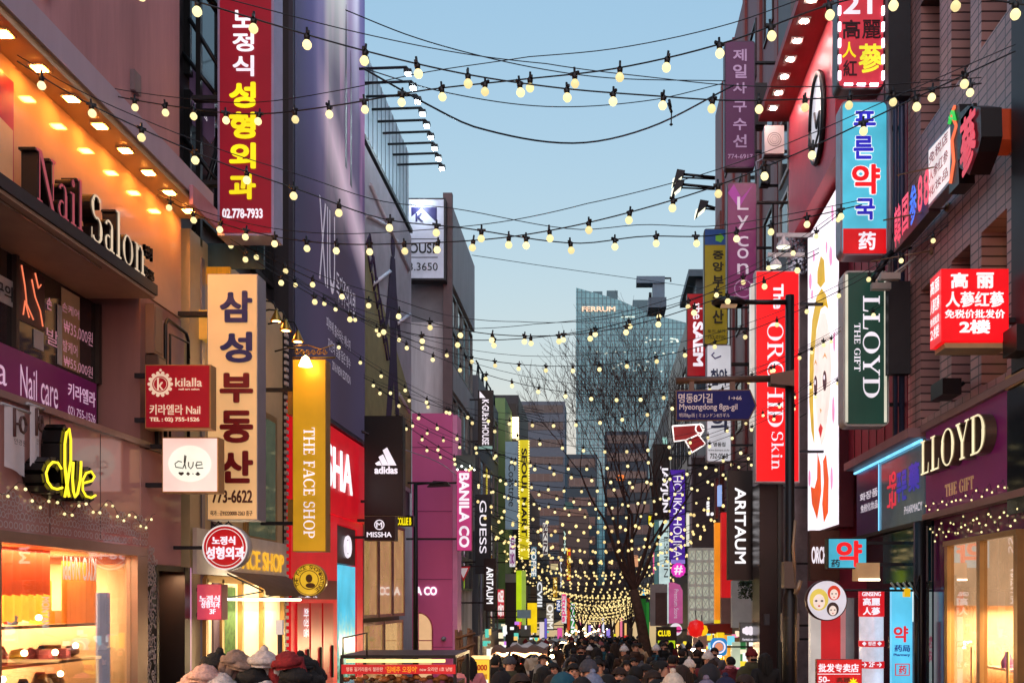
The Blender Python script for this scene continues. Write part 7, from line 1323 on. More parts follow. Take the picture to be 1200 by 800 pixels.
# plain overhead wires
wl = [('thin wire from violet billboard top sagging across upper sky', [(400, 10), (480, 42), (560, 65), (640, 82), (720, 92), (850, 95)], 20, 26), ('long sagging cable forming the deepest loop in the upper sky', [(425, 80), (500, 122), (560, 150), (670, 168), (760, 150), (860, 100)], 20, 24), ('thin wire sloping from weathered tower to the roof crane', [(553, 299), (640, 312), (740, 326), (840, 340)], 36, 46), ('thin wire dipping between violet billboard and upper purple sign', [(425, 80), (520, 108), (640, 125), (760, 118), (855, 96)], 21, 27), ('pale cable sagging from red shop past the black striped sign', [(425, 505), (470, 525), (520, 545), (553, 575)], 21, 28)]
for i, (lab, cp, ya, yb) in enumerate(wl):
    o = MB().tube(spline(cp, ya, yb, 30), .012 if i != 1 else .02, 5, caps=False).build('overhead_wire', black if i < 4 else greycase); tag(o, lab, 'wire', 'overhead wires')
dg_ = thing('cable_end', 'short black cable end dangling with plug from the topmost light string', 'cable', P(784, 117, 8.3)); MB().tube([P(784, 117, 8.3), P(786, 126, 8.3), P(783, 121, 8.3), P(787, 132, 8.3)], .012, 5).build('loop', black, dg_); mb = MB(); mb.tube([P(787, 131, 8.3), P(786.5, 145, 8.3)], .005, 4); mb.lathe(P(786.5, 146, 8.3), [(0, -.015), (.016, 0), (0, .015)], 8); mb.build('plug', black, dg_)
# ================================================================== people
skin_m = mat('skin', (206, 150, 124), .55, var=.05); eye_m = mat('eye_dark', (26, 20, 20), .3, var=0); lip_m = mat('lip', (150, 76, 74), .5, var=0)
def skinned(verts, edges, radii, sub=2):
    """one continuous surface grown along a skeleton; returns (verts, faces)"""
    me = bpy.data.meshes.new('s'); me.from_pydata(verts, edges, []); o = bpy.data.objects.new('s', me); COL.objects.link(o)
    md = o.modifiers.new('k', 'SKIN'); md.use_smooth_shade = True; ss = o.modifiers.new('u', 'SUBSURF'); ss.levels = sub; ss.render_levels = sub
    for i, r in enumerate(radii): v = me.skin_vertices[0].data[i]; v.radius = r if isinstance(r, tuple) else (r, r); v.use_root = i == 0
    dg = bpy.context.evaluated_depsgraph_get(); ev = o.evaluated_get(dg); m2 = bpy.data.meshes.new_from_object(ev)
    out = ([tuple(v.co) for v in m2.vertices], [tuple(p.vertices) for p in m2.polygons]); bpy.data.objects.remove(o); bpy.data.meshes.remove(me); bpy.data.meshes.remove(m2)
    return out
def skeleton(ph, arms):
    s = .16 * ph; J = {}
    J['pel'] = (0, 0, .93); J['spi'] = (0, .0, 1.08); J['che'] = (0, .01, 1.28); J['nek'] = (0, .0, 1.43); J['hd0'] = (0, -.015, 1.53); J['hd1'] = (0, -.015, 1.62)
    for q, n_ in ((-1, 'L'), (1, 'R')):
        J['sh' + n_] = (q * .17, .01, 1.37)
        f = q * ph * .12
        if arms == 0: J['el' + n_] = (q * .23, .03 + f, 1.11); J['wr' + n_] = (q * .22, -.08 + f * 1.6, .90)
        elif arms == 1: J['el' + n_] = (q * .25, .06, 1.11); J['wr' + n_] = (q * .17, -.13, 1.02)
        else: J['el' + n_] = (q * .24, -.0, 1.12); J['wr' + n_] = ((q * .12, -.26, 1.22) if q > 0 else (q * .21, -.06, .9))
        J['hi' + n_] = (q * .09, 0, .88); J['kn' + n_] = (q * .1, -s * q - .03, .49); J['an' + n_] = (q * .1, -s * q * 1.6 + .05 + .03 * q * ph, .09); J['to' + n_] = (q * .11, -s * q * 1.6 - .1, .04)
    return J
def body_mesh(ph, arms, front):
    J = skeleton(ph, arms); V, E_, Rr, ix = [], [], [], {}
    def add(k, p, r): ix[k] = len(V); V.append(p); Rr.append(r)
    for k, r in (('pel', .125), ('spi', .12), ('che', (.14, .11)), ('nek', .056), ('hd0', (.078, .092)), ('hd1', (.074, .088))): add(k, J[k], r)
    for a, b_ in (('pel', 'spi'), ('spi', 'che'), ('che', 'nek'), ('nek', 'hd0'), ('hd0', 'hd1')): E_.append((ix[a], ix[b_]))
    for n_ in 'LR':
        for k, r in (('sh', .062), ('el', .043), ('wr', .03), ('hi', .088), ('kn', .056), ('an', .04), ('to', .035)): add(k + n_, J[k + n_], r)
        for a, b_ in (('che', 'sh' + n_), ('sh' + n_, 'el' + n_), ('el' + n_, 'wr' + n_), ('pel', 'hi' + n_), ('hi' + n_, 'kn' + n_), ('kn' + n_, 'an' + n_), ('an' + n_, 'to' + n_)): E_.append((ix[a], ix[b_]))
        w_, e = Vector(J['wr' + n_]), Vector(J['el' + n_]); d = (w_ - e).normalized(); sd = d.cross(Vector((0, 1, .2))).normalized(); pm = w_ + d * .05; add('pa' + n_, tuple(pm), (.036, .018)); E_.append((ix['wr' + n_], ix['pa' + n_]))
        bend = Vector((0, -1, 0)); bend = (bend - d * bend.dot(d)).normalized()
        for f, (o_, l_) in enumerate(((-.027, .062), (-.009, .072), (.009, .068), (.027, .052))):
            a = pm + d * .035 + sd * o_; c_ = a + d * l_ * .55 + bend * .012; g_ = c_ + d * l_ * .3 + bend * .03
            for j, q in enumerate((a, c_, g_)): add('f%s%d%d' % (n_, f, j), tuple(q), (.0095, .0095))
            E_ += [(ix['pa' + n_], ix['f%s%d0' % (n_, f)]), (ix['f%s%d0' % (n_, f)], ix['f%s%d1' % (n_, f)]), (ix['f%s%d1' % (n_, f)], ix['f%s%d2' % (n_, f)])]
        t0 = w_ + d * .03 + sd * -.034 + bend * .012; t1 = t0 + d * .04 + sd * -.014 + bend * .02; add('t0' + n_, tuple(t0), .011); add('t1' + n_, tuple(t1), .0095); E_ += [(ix['wr' + n_], ix['t0' + n_]), (ix['t0' + n_], ix['t1' + n_])]
    vs, fs = skinned(V, E_, Rr, 1); mb = MB(); mb.raw(vs, fs, True)
    # face: nose, eyes, brows, mouth, ears on the same mesh
    y = -.112
    mb.raw([(0, y - .028, 1.555), (-.016, y + .01, 1.55), (.016, y + .01, 1.55), (0, y + .004, 1.60)], [(0, 1, 3), (0, 3, 2), (0, 2, 1)], True)
    for q in (-1, 1): mb.lathe((q * .083, 0, 1.56), [(0, -.03), (.014, -.02), (.018, 0), (.014, .025), (0, .03)], 8)
    mb.cur = 1
    for q in (-1, 1): mb.raw([(q * .031 + .015 * math.cos(k * .785), y + .008, 1.585 + .007 * math.sin(k * .785)) for k in range(8)], [tuple(range(8))]); mb.raw([(q * .018, y + .004, 1.603), (q * .046, y + .012, 1.605), (q * .046, y + .01, 1.611), (q * .018, y + .002, 1.61)], [(0, 1, 2, 3)])
    mb.cur = 2; mb.raw([(-.024, y + .008, 1.525), (0, y, 1.529), (.024, y + .008, 1.525), (0, y, 1.516)], [(0, 1, 2, 3)])
    o = mb.build('body', [skin_m, eye_m, lip_m]); me = o.data; bpy.data.objects.remove(o); return me
def coat_mesh(ph, arms, long):
    J = skeleton(ph, arms); V, E_, Rr = [], [], []
    def add(p, r): V.append(p); Rr.append(r); return len(V) - 1
    hem = .62 if long else .86
    c = [add((0, 0, 1.08), (.19, .15)), add((0, .01, 1.28), (.195, .15)), add((0, .005, 1.40), (.10, .09)), add((0, 0, .92), (.2, .165)), add((0, 0, hem), (.205, .175))]
    E_ += [(c[0], c[1]), (c[1], c[2]), (c[0], c[3]), (c[3], c[4])]
    for n_ in 'LR':
        q = 1 if n_ == 'R' else -1; a = add(tuple(Vector(J['sh' + n_]) + Vector((q * .015, 0, -.015))), .085); b_ = add(J['el' + n_], .07); d = add(tuple(Vector(J['wr' + n_])), .052); E_ += [(c[1], a), (a, b_), (b_, d)]
    vs, fs = skinned(V, E_, Rr, 2); mb = MB(); mb.raw(vs, fs, True)
    mb.lathe((0, -.0, 1.40), [(.075, .085), (.105, .075), (.125, .03), (.135, -.03), (.12, -.06)], 16)     # collar
    mb.box(-.006, .006, -.185, -.178, hem + .05, 1.36)
    o = mb.build('coat', MATS['skin']); me = o.data; bpy.data.objects.remove(o); return me
def legs_mesh(ph):
    J = skeleton(ph, 0); V, E_, Rr = [(0, 0, .95)], [], [.15]
    for n_ in 'LR':
        i = len(V); V += [J['hi' + n_], J['kn' + n_], J['an' + n_]]; Rr += [.105, .076, .06]; E_ += [(0, i), (i, i + 1), (i + 1, i + 2)]
    vs, fs = skinned(V, E_, Rr, 1); mb = MB(); mb.raw(vs, fs, True)
    o = mb.build('trousers', MATS['skin']); me = o.data; bpy.data.objects.remove(o); return me
def shoe_mesh(ph):
    J = skeleton(ph, 0); mb = MB()
    for n_ in 'LR':
        a, t_ = Vector(J['an' + n_]), Vector(J['to' + n_]); mb.tube([a + Vector((0, .05, -.06)), a + Vector((0, .0, -.035)), (a + t_) / 2 + Vector((0, 0, -.02)), t_ + Vector((0, -.06, -.01)), t_ + Vector((0, -.08, -.015))], [.03, .05, .05, .042, .01], 8)
    o = mb.build('shoes', MATS['skin']); me = o.data; bpy.data.objects.remove(o); return me
def dome(mb, c, rx, ry, rz, lo, n=16, m_=7, front=None):
    """cap of an ellipsoid from angle lo up; front trims the face side higher"""
    vs = []
    for j in range(m_ + 1):
        for k in range(n):
            a = 2 * math.pi * k / n; f = max(0, -math.sin(a)); l_ = lo + (front - lo) * min(1, f * 1.5) if front is not None else lo
            e = l_ + (90 - l_) * j / m_; vs.append((c[0] + rx * math.cos(a) * math.cos(R(e)), c[1] + ry * math.sin(a) * math.cos(R(e)), c[2] + rz * math.sin(R(e))))
    mb.raw(vs, [(j * n + k, j * n + (k + 1) % n, (j + 1) * n + (k + 1) % n, (j + 1) * n + k) for j in range(m_) for k in range(n)], True)
def take(mb, nm): o = mb.build(nm, MATS['skin']); me = o.data; bpy.data.objects.remove(o); return me
def rough(mb, a, seed=1):
    random.seed(seed); mb.v = [tuple(Vector(q) + Vector((random.uniform(-a, a), random.uniform(-a, a), random.uniform(-a, a)))) for q in mb.v]; return mb
HC = (0, .002, 1.58)
mb = MB(); dome(mb, HC, .094, .114, .106, -32, 20, 8, front=24); HAIR_S = take(rough(mb, .004), 'hair')
mb = MB(); dome(mb, HC, .099, .118, .110, -15, 20, 8, front=16)
for j in range(15):
    a = math.pi * (-.12 + 1.24 * j / 14); c_, s_ = math.cos(a), math.sin(a); mb.tube([(.094 * c_, .002 + .108 * s_, 1.60), (.104 * c_, .005 + .118 * s_, 1.52), (.104 * c_, .01 + .122 * s_, 1.42), (.09 * c_, .02 + .128 * s_, 1.34 - .02 * (j % 3))], [.022, .026, .024, .008], 6)
HAIR_L = take(rough(mb, .004, 2), 'hair')
mb = MB(); dome(mb, (0, .004, 1.595), .101, .119, .135, 4, 20, 8, front=12); mb.lathe((0, .004, 1.60), [(.104, -.012), (.111, .0), (.112, .03), (.106, .045)], 20); mb.v = [(q[0], .004 + (q[1] - .004) * 1.06, q[2]) for q in mb.v]; mb.lathe((0, .01, 1.74), [(0, -.025), (.024, -.016), (.03, 0), (.02, .02), (0, .026)], 10); BEANIE = take(rough(mb, .0025, 3), 'knit_hat')
mb = MB(); dome(mb, (0, .02, 1.56), .125, .135, .15, -60, 20, 9, front=36); HOOD = take(rough(mb, .003, 4), 'hood')
mb = MB(); mb.raw([(x, -.118 - .016 * (abs(x) < .04), z) for z in (1.50, 1.548) for x in (-.06, -.03, 0, .03, .06)], [(k, k + 1, k + 6, k + 5) for k in range(4)], True); MASK = take(mb, 'face_mask')
mb = MB(); mb.lathe((0, .0, 1.43), [(.066, .07), (.098, .06), (.118, .02), (.116, -.03), (.09, -.05)], 16); mb.tube([(.05, -.1, 1.42), (.06, -.165, 1.36), (.065, -.185, 1.2), (.06, -.185, 1.08)], [.03, .045, .05, .04], 6); SCARF = take(rough(mb, .004, 6), 'scarf')
mb = MB(); mb.box(-.17, .17, .15, .27, 1.0, 1.36); mb.box(-.12, .12, .27, .31, 1.03, 1.2); PACK = take(mb, 'backpack')
BOD = [body_mesh(1, 0, 1), body_mesh(-1, 1, 1), body_mesh(.4, 2, 1)]; CO_ = [coat_mesh(1, 0, 0), coat_mesh(-1, 1, 1), coat_mesh(.4, 2, 0)]; CL_ = [coat_mesh(1, 0, 1), coat_mesh(-1, 1, 0), coat_mesh(.4, 2, 1)]; LG = [legs_mesh(1), legs_mesh(-1), legs_mesh(.4)]; SHO = [shoe_mesh(1), shoe_mesh(-1), shoe_mesh(.4)]
CLO = {'black': (14, 13, 16), 'navy': (20, 24, 48), 'charcoal': (36, 36, 42), 'teal': (16, 74, 92), 'cream': (206, 194, 172), 'brown': (66, 44, 32), 'grey': (82, 80, 86), 'maroon': (104, 30, 40), 'beige': (164, 136, 106), 'olive': (70, 70, 48), 'pink': (214, 130, 140)}
def cloth(c): return mat('cloth_' + c, CLO[c], .85, var=.2, scale=9, bump=.3)
hairc = {'black': mat('hair_black', (12, 9, 9), .8, var=.3, scale=20), 'brown': mat('hair_brown', (40, 24, 16), .8, var=.3, scale=20)}
knit = {'grey': (66, 68, 78), 'bluegrey': (112, 122, 146), 'cream': (206, 190, 170), 'lilac': (118, 108, 128), 'navy': (28, 32, 60), 'black': (24, 22, 26), 'red': (110, 20, 26), 'white': (210, 206, 204)}
def knitm(c): return mat('knit_' + c, knit[c], .95, var=.25, scale=30, bump=.6)
def person(label, x, Y, rz, v, coat='black', hair='black', style='short', hat=None, mask=False, h=1.0, long=False, group='people in the street crowd'):
    t = thing('person', label, 'person', (x, Y, gz(Y)), group); t.rotation_euler = (0, 0, rz); t.scale = (h, h, h)
    def ch(nm, me, m_):
        o = bpy.data.objects.new(nm, me); COL.objects.link(o); o.parent = t
        if m_ is not None and me.materials: o.material_slots[0].link = 'OBJECT'; o.material_slots[0].material = m_
        return o
    ch('body', BOD[v], None); ch('coat', (CL_ if long else CO_)[v], cloth(coat)); ch('trousers', LG[v], cloth('black' if coat != 'black' else 'charcoal')); ch('shoes', SHO[v], black)
    ch('hair', HAIR_L if style == 'long' else HAIR_S, hairc[hair])
    if hat == 'hood': ch('hood', HOOD, cloth(coat))
    elif hat: ch('knit_hat', BEANIE, knitm(hat))
    q_ = random.random()
    if q_ < .3 and hat != 'hood': ch('scarf', SCARF, cloth(random.choice(['maroon', 'beige', 'grey', 'cream', 'teal', 'pink'])))
    elif q_ > .86: ch('backpack', PACK, cloth(random.choice(['navy', 'brown', 'maroon', 'grey'])))
    if mask: ch('face_mask', MASK, knitm('black'))
    return t
near = [(672, 775, 0.15, 0, 'black', 'black', 'short', None, 0, 'short dark haired person in black coat walking up beside teal hood'), (661, 781, 2.9, 1, 'teal', 'black', 'short', 'hood', 0, 'person seen from behind in a teal hooded coat'), (648, 788, 3.3, 1, 'cream', 'brown', 'long', None, 0, 'long haired person in cream jacket seen from behind at left of teal hood'),
        (690, 769, .5, 2, 'charcoal', 'black', 'short', 'grey', 0, 'person in plain grey knit hat and charcoal coat'), (695, 785, .25, 0, 'black', 'brown', 'long', 'bluegrey', 0, 'person in blue grey pompom hat facing the viewer in front row'), (726, 780, -.1, 1, 'black', 'brown', 'long', None, 1, 'brown haired woman wearing a black face mask in front row'),
        (745, 778, 3.0, 0, 'black', 'black', 'short', None, 0, 'dark haired person in black coat seen from behind, centre front'), (757, 776, .2, 2, 'navy', 'black', 'long', None, 0, 'long haired woman in navy coat with one hand raised, facing viewer'), (775, 772, 1.3, 0, 'black', 'black', 'short', None, 0, 'man in black coat walking in profile before the yellow lettered board'),
        (789, 784, 2.8, 1, 'black', 'brown', 'long', 'cream', 0, 'person in a cream fluffy knit hat seen from behind'), (799, 777, 3.4, 0, 'brown', 'brown', 'long', None, 0, 'brown haired person in brown coat right of the cream hat'), (831, 772, 3.1, 1, 'charcoal', 'black', 'short', 'hood', 0, 'tall person in charcoal hooded jacket by the right side stalls'),
        (828, 792, 2.7, 0, 'grey', 'brown', 'short', 'lilac', 0, 'person in lilac grey knit hat at the bottom edge'), (851, 789, .6, 1, 'navy', 'black', 'short', 'navy', 0, 'person in navy knit hat turning toward the shops, rightmost face'), (873, 788, -.5, 2, 'brown', 'brown', 'long', None, 0, 'long haired woman in brown coat, rightmost person of the crowd'),
        (770, 793, 3.2, 0, 'black', 'black', 'short', None, 0, 'black haired person at the bottom edge left of lilac hat'), (712, 788, 3.0, 2, 'black', 'black', 'long', None, 0, 'long black haired person seen from behind at the bottom centre'), (637, 779, 2.9, 1, 'grey', 'black', 'long', None, 0, 'person in long grey coat seen from behind beside the lit stalls'),
        (610, 786, .4, 0, 'beige', 'brown', 'short', None, 0, 'person in beige coat in front of the bright stall'), (588, 782, 2.6, 1, 'black', 'black', 'short', 'black', 0, 'person in black knit hat beside the yellow menu board'), (682, 792, 3.1, 1, 'olive', 'black', 'short', None, 0, 'person in olive coat at bottom edge below the grey knit hat'), (739, 791, .1, 0, 'maroon', 'black', 'long', None, 0, 'woman in maroon coat facing viewer at the bottom edge'),
        (371, 778, 2.8, 0, 'black', 'black', 'short', 'black', 0, 'person in black cap like hat between hat rack and food cart'), (700, 770, .0, 1, 'beige', 'black', 'short', None, 0, 'person in beige coat facing viewer behind the blue grey hat'), (765, 783, .3, 0, 'cream', 'brown', 'long', None, 0, 'long haired person in cream coat near the front centre right')]
random.seed(21); taken = []
for (px, py, rz, v, coat, hair, style, hat, mask, lab) in near:
    h = random.uniform(.97, 1.03); top = 1.70 * h + (.05 if hat else 0); Y = 12.0
    for _ in range(30): Y = max(8.6, F * -(gz(Y) + top) / (py - VY))
    x = P(px, 0, Y).x; taken.append((x, Y)); person(lab, x, Y, rz, v, coat, hair, style, hat, mask, h, long=v == 1)
cnt = 0; tries = 0
while cnt < 185 and tries < 6000:
    tries += 1; u = random.random(); Y = 14.5 + 105 * u ** 1.6; lim = 2.9 if Y < 45 else 2.6; x = random.uniform(-lim + (.9 if Y < 30 else 0), lim)
    if any((x - a) ** 2 + (Y - b_) ** 2 < .36 for a, b_ in taken) or (abs(x - 1.8) < .5 and abs(Y - 38) < .6) or (abs(x - 2.45) < .4 and Y < 14): continue
    taken.append((x, Y)); cnt += 1; coat = random.choice(['black'] * 7 + ['navy', 'navy', 'charcoal', 'charcoal', 'brown', 'brown', 'grey', 'grey', 'beige', 'beige', 'cream', 'maroon', 'pink', 'olive', 'teal']); away = random.random() < .5
    hat = random.choice([None] * 14 + ['black', 'grey', 'white', 'red']); st = random.choice(['short', 'long'])
    d_ = 'near' if Y < 26 else ('middle' if Y < 48 else 'far')
    desc = ('person %s in %s coat%s, %s part of the crowd' % ('seen from behind' if away else 'facing the viewer', coat, ' and %s knit hat' % hat if hat else ' with %s hair' % st, d_))
    person(desc, x, Y, (math.pi if away else 0) + random.uniform(-.5, .5), random.choice((0, 1, 2, 0, 1)), coat, random.choice(('black', 'black', 'brown')), st, hat, random.random() < .12 and not away, random.uniform(.90, 1.01), random.random() < .4, 'crowd: ' + desc)

# ================================================================== stalls along the street
wood = mat('stall_wood', (110, 76, 52), .7, var=.3, scale=5); tarp = mat('tarp_white', (214, 206, 198), .7, var=.1)
hr = thing('hat_rack', 'black metal rack with upright post holding rows of fluffy winter hats', 'rack', P(300, 800, 9.4)); Y = 9.4
mb = MB(); zl = zat(782, Y)
for z in (zl, zl - .32, zl - .64): mb.tube([P(232, 0, Y) * Vector((1, 1, 0)) + Vector((0, 0, z)) if False else Vector((P(232, 0, Y).x, Y, z)), Vector((P(368, 0, Y).x, Y, z))], .015)
for px in (236, 298, 364): mb.tube([(P(px, 0, Y).x, Y + .05, gz(Y)), (P(px, 0, Y).x, Y + .05, zl)], .018)
mb.build('rails', black, hr); mb = MB(); x_ = P(328, 0, 9.6).x; mb.tube([(x_, 9.6, gz(9.6)), (x_, 9.6, zat(743, 9.6))], .022); mb.build('post', mat('post_brown', (50, 36, 32), .5), hr)
MB().box(x_ - .03, x_ + .03, 9.57, 9.62, zat(743, 9.6), zat(726, 9.6)).build('card', mat('card_white', (206, 200, 196), .5, em=(220, 214, 206), es=.3), hr)
def hat_mesh(seed):
    random.seed(seed); mb = MB(); dome(mb, (0, 0, 0), .13, .135, .13, -14, 28, 12)
    for q in (-1, 1): mb.tube([(q * .11, 0, .03), (q * .13, -.01, -.08), (q * .11, -.02, -.22)], [.05, .055, .02], 8)
    (mb.lathe((0, 0, .14), [(0, -.04), (.03, -.03), (.042, 0), (.03, .03), (0, .04)], 10) if seed % 5 == 1 else None); mb.lathe((0, 0, 0), [(.13, .0), (.15, -.01), (.158, .02), (.15, .055), (.13, .065)], 28)
    mb.v = [tuple(Vector(p) * (1 + random.uniform(-.05, .05))) for p in mb.v] if False else [tuple(Vector(p) + Vector(p).normalized() * random.uniform(-.009, .013)) if Vector(p).length > 0 else p for p in mb.v]
    return mb
fur = {'dusty pink': (196, 158, 150), 'black': (26, 24, 26), 'pale grey': (188, 180, 180), 'red': (130, 30, 36), 'taupe': (128, 108, 100), 'white': (214, 208, 204)}
hs_ = [(240, 783, 'dusty pink', 'leftmost'), (254, 768, 'black', 'upper left'), (268, 782, 'dusty pink', 'second lower'), (284, 770, 'taupe', 'upper middle left'), (297, 785, 'black', 'lower middle'), (314, 783, 'pale grey', 'lower middle right'), (309, 766, 'pale grey', 'highest middle'), (326, 772, 'white', 'beside the post'), (332, 786, 'taupe', 'lower right of post'), (337, 768, 'red', 'upper right red'), (347, 784, 'black', 'lower right'), (355, 772, 'black', 'upper right end'), (276, 764, 'taupe', 'highest left'), (226, 792, 'dusty pink', 'far left low'), (362, 790, 'black', 'far right low'), (258, 792, 'pale grey', 'bottom left'), (303, 795, 'white', 'bottom centre')]
for i, (px, py, c, w_) in enumerate(hs_):
    Yh = 9.2 + (i % 3) * .13 + (.15 if py < 775 else 0); o = thing('winter_hat', '%s fluffy winter hat, %s on the hat rack' % (c, w_), 'hat', P(px, py + 11, Yh), 'winter hats on the rack')
    mb = hat_mesh(i); k_ = random.uniform(.8, .98); a = random.uniform(-.3, .3); mb.v = [tuple(Matrix.Rotation(a, 3, 'Y') @ (Vector(p) * k_) + Vector(o.location)) for p in mb.v]; mb.build('fur_shell', mat('fur_' + c.replace(' ', '_'), fur[c], .95, var=.35, scale=28, bump=1), o)
fc = thing('food_cart', 'street food cart with black roof edge, warm light strip and red lettered banner', 'cart', P(468, 800, 13)); Y = 13.0
A, B = P(399, 800, Y), P(534, 768, Y)
MB().box(A.x, B.x, Y, Y + 1.4, zat(771, Y), zat(767, Y)).build('roof', black, fc); MB().box(A.x + .06, B.x - .15, Y + .05, Y + .12, zat(776, Y), zat(772.5, Y)).build('light_strip', lit('cart_strip', (255, 206, 130), 2.2), fc)
bn_ = MB().box(A.x + .02, B.x, Y - .03, Y - .01, zat(789, Y), zat(778, Y)).build('banner', mat('banner_red', (96, 10, 22), .7, em=(110, 8, 20), es=.25, var=.08), fc); fc['Y'] = Y - .032
T(fc, '명동 길거리음식 철판판', 406, 781, 449, 786, mat('banner_text', (226, 190, 170), .5, em=(226, 190, 170), es=.5), .02, depth=.004); T(fc, "'김배추 오징어'", 452, 780, 489, 787.5, lit('banner_orange', (250, 150, 40), .9), .03, depth=.004); T(fc, 'now 오리만 1호 냥벙', 492, 781, 530, 786, MATS['banner_text'], .02, depth=.004)
mb = MB()
for px in (400, 533): 
    for dy in (0, 1.3): mb.box(P(px, 0, Y).x - .02, P(px, 0, Y).x + .02, Y + dy, Y + dy + .04, gz(Y), zat(771, Y))
mb.tube([P(402, 768, Y), P(402, 747, Y), P(430, 741, Y), P(430, 768, Y)], .012); mb.build('frame', steel, fc)
MB().box(A.x, B.x, Y + .02, Y + .9, gz(Y) + .15, zat(800, Y)).build('counter', mat('cart_steel', (150, 140, 130), .25, .9), fc)
random.seed(4)
for k in range(17):
    px = 405 + k * 7.6; c_ = P(px, 796 - (k % 2) * 2.5, Y + .12 + (k % 3) * .1); mb = MB(); r_ = random.uniform(.045, .07); mb.lathe(c_, [(0, -r_ * .6), (r_, -r_ * .3), (r_ * 1.1, r_ * .1), (r_ * .6, r_ * .6), (0, r_ * .7)], 10); fd = thing('food_piece', 'browned round food piece in the row on the cart counter', 'food', c_ - Vector((0, 0, r_ * .6)), 'food pieces on the cart counter'); mb.build('crust', mat('food_%d' % (k % 3), ((150, 92, 50), (96, 58, 34), (190, 136, 84))[k % 3], .5, var=.4, scale=20), fd)
ts_ = thing('trellis', 'rough brown wooden slat trellis between food cart and yellow menu board', 'trellis', P(545, 800, 18)); mb = MB(); random.seed(9)
for k in range(6): x0 = 535 + k * 4; mb.tube([P(x0, 800, 18), P(x0 + random.uniform(-3, 3), 735 + random.uniform(0, 6), 18)], .03, 5)
for k in range(4): mb.tube([P(534, 745 + k * 15 + random.uniform(-5, 5), 17.95), P(557, 742 + k * 15 + random.uniform(-5, 5), 17.95)], .025, 5)
mb.build('slats', wood, ts_)
ym = sign('menu_board', 'glowing yellow menu board with red price at the near stall', 552, 772, 574, 812, 16.5, lit('menu_yellow', (255, 200, 60), 1.0), wood, .1, .6); T(ym, '1,000', 555, 778, 571, 786, mat('menu_red', (206, 60, 20), .5), .04); MB().box(P(552, 0, 16.4).x, P(574, 0, 16.4).x, 16.4, 16.6, zat(771.5, 16.5), zat(768, 16.5)).build('lamp', lit('cart_strip', (255, 206, 130), 2.2), ym); T(ym, '호떡 군밤', 555, 789, 571, 795, MATS['menu_red'], .02); A, B = P(554, 800, 16.45), P(572, 796, 16.45); MB().box(A.x, B.x, 16.46, 16.48, A.z, B.z).build('white_strip', lit('soft_panel', (255, 246, 226), 1.0), ym)
stl = [(576, 642, 21, 760, 'long stall with dark wooden beam roof and glaring white lamps', wood), (598, 648, 27, 756, 'white tarpaulin stall behind the wooden beam stall', tarp), (618, 655, 34, 752, 'third stall in the left row under warm lamps', wood), (634, 668, 43, 750, 'small farther stall in the left row with white tarpaulin', tarp), (650, 676, 56, 748, 'farthest lit stall at the left of the crowd', tarp), (800, 826, 31, 757, 'white tarpaulin stall before the right side shops', tarp), (772, 796, 42, 752, 'farther stall on the right near the tree trunk', wood)]
for k in range(11): stl.append((655 + k * 4.2, 668 + k * 4.2, 48 + k * 4.5, 747 - k * .6, 'tiny lamp lit stall in the far row above the crowd', tarp if k % 2 else wood))
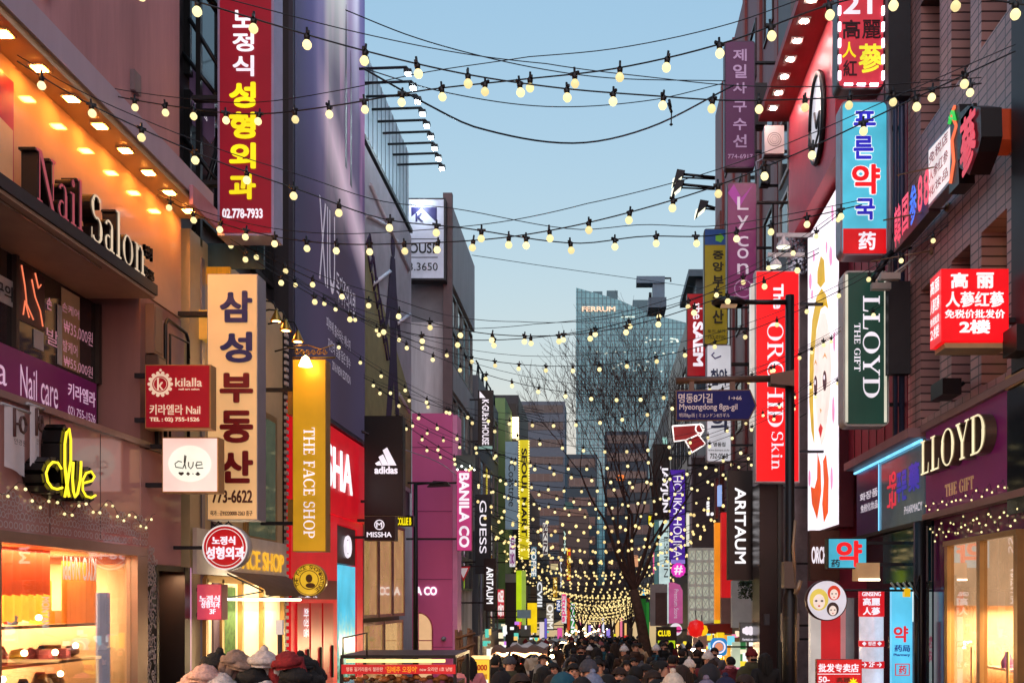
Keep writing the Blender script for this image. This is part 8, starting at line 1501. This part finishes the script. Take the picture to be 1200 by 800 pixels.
for i, (x0, x1, Y, top, lab, m_) in enumerate(stl):
    s_ = thing('market_stall', lab, 'stall', group=None if i < 7 else 'small stalls in the far row', loc= P((x0 + x1) / 2, 800, Y)); s_.location.z = gz(Y); WL[s_] = Vector(s_.location); A, B = P(x0, 0, Y), P(x1, 0, Y); zt = zat(top, Y); n_ = 10; mb = MB()
    mb.raw([(A.x + (B.x - A.x) * k / n_, Y + d * 1.5, zt + h + .05 * math.sin(k * 1.9 + d)) for d, h in ((-.12, -.12), (0, .0), (.5, .03), (1, -.12)) for k in range(n_ + 1)], [(r_ * (n_ + 1) + k, r_ * (n_ + 1) + k + 1, (r_ + 1) * (n_ + 1) + k + 1, (r_ + 1) * (n_ + 1) + k) for r_ in range(3) for k in range(n_)], True); mb.build('canopy', m_, s_)
    mb = MB(); [mb.tube([(x, Y + d, gz(Y)), (x, Y + d, zt)], .03, 6) for x in (A.x + .05, B.x - .05) for d in (.05, 1.4)]; mb.build('post', steel, s_)
    MB().box(A.x + .1, B.x - .1, Y + .1, Y + 1.2, gz(Y), gz(Y) + .85).build('counter', mat('stall_cloth_%d' % (i % 3), ((120, 90, 70), (150, 60, 50), (180, 170, 160))[i % 3], .7), s_)
    random.seed(i)
    if i in (0, 1, 2, 3, 5, 6): lamp(s_, ((A.x + B.x) / 2, Y - .1, zt - .08), (B.x - A.x) * .8, .5, 70, (255, 216, 160), (R(-30), 0, 0))  # unseen light added under the canopy to warm the faces nearby
    for k in range(max(2, int((B.x - A.x) / .8))):
        c_ = (A.x + .35 + k * .75, Y - .05 - .1 * (k % 2), zt - .12 - .16 * (k % 2) + (random.uniform(.1, .75) if i > 6 else 0)); rl = .065 if i < 7 else .055; MB().lathe(c_, [(0, -.9 * rl), (.8 * rl, -.6 * rl), (rl, 0), (.7 * rl, .7 * rl), (0, .9 * rl)], 10).build('lamp', lit('stall_lamp%d%d' % (k % 2, i > 6), ((255, 232, 196), (255, 206, 140))[k % 2], 14, sample=i < 7), s_)
    for k in range(max(3, int((B.x - A.x) / .35))):
        c = random.choice([(220, 200, 180), (190, 60, 50), (230, 180, 60), (70, 90, 120), (120, 80, 50), (236, 230, 220)]); x = A.x + .25 + k * .33; mb = MB(); r_ = random.uniform(.1, .16); mb.lathe((x, Y + .25 + (k % 2) * .3, gz(Y) + .85), [(r_, 0), (r_ * 1.05, r_), (r_ * .6, r_ * 1.8), (0, r_ * 2)], 9); mb.build('goods', mat('stallgoods_%d_%d' % c[:2], c, .5), s_)
gp = thing('closed_parasol', 'closed grey parasol standing among people beside the stalls', 'parasol', P(632, 800, 15)); gp.location.z = gz(15); WL[gp] = Vector(gp.location); x_ = P(632, 0, 15).x
MB().tube([(x_, 15, gz(15)), (x_, 15, zat(774, 15))], .02, 6).build('pole', steel, gp); MB().lathe((x_, 15, 0), [(.15, gz(15) + .55), (.16, gz(15) + .8), (.12, gz(15) + 1.2), (.07, zat(780, 15)), (0, zat(776, 15))], 12).build('canopy', mat('parasol_grey', (112, 110, 112), .8, var=.2, streak=True, scale=6), gp)
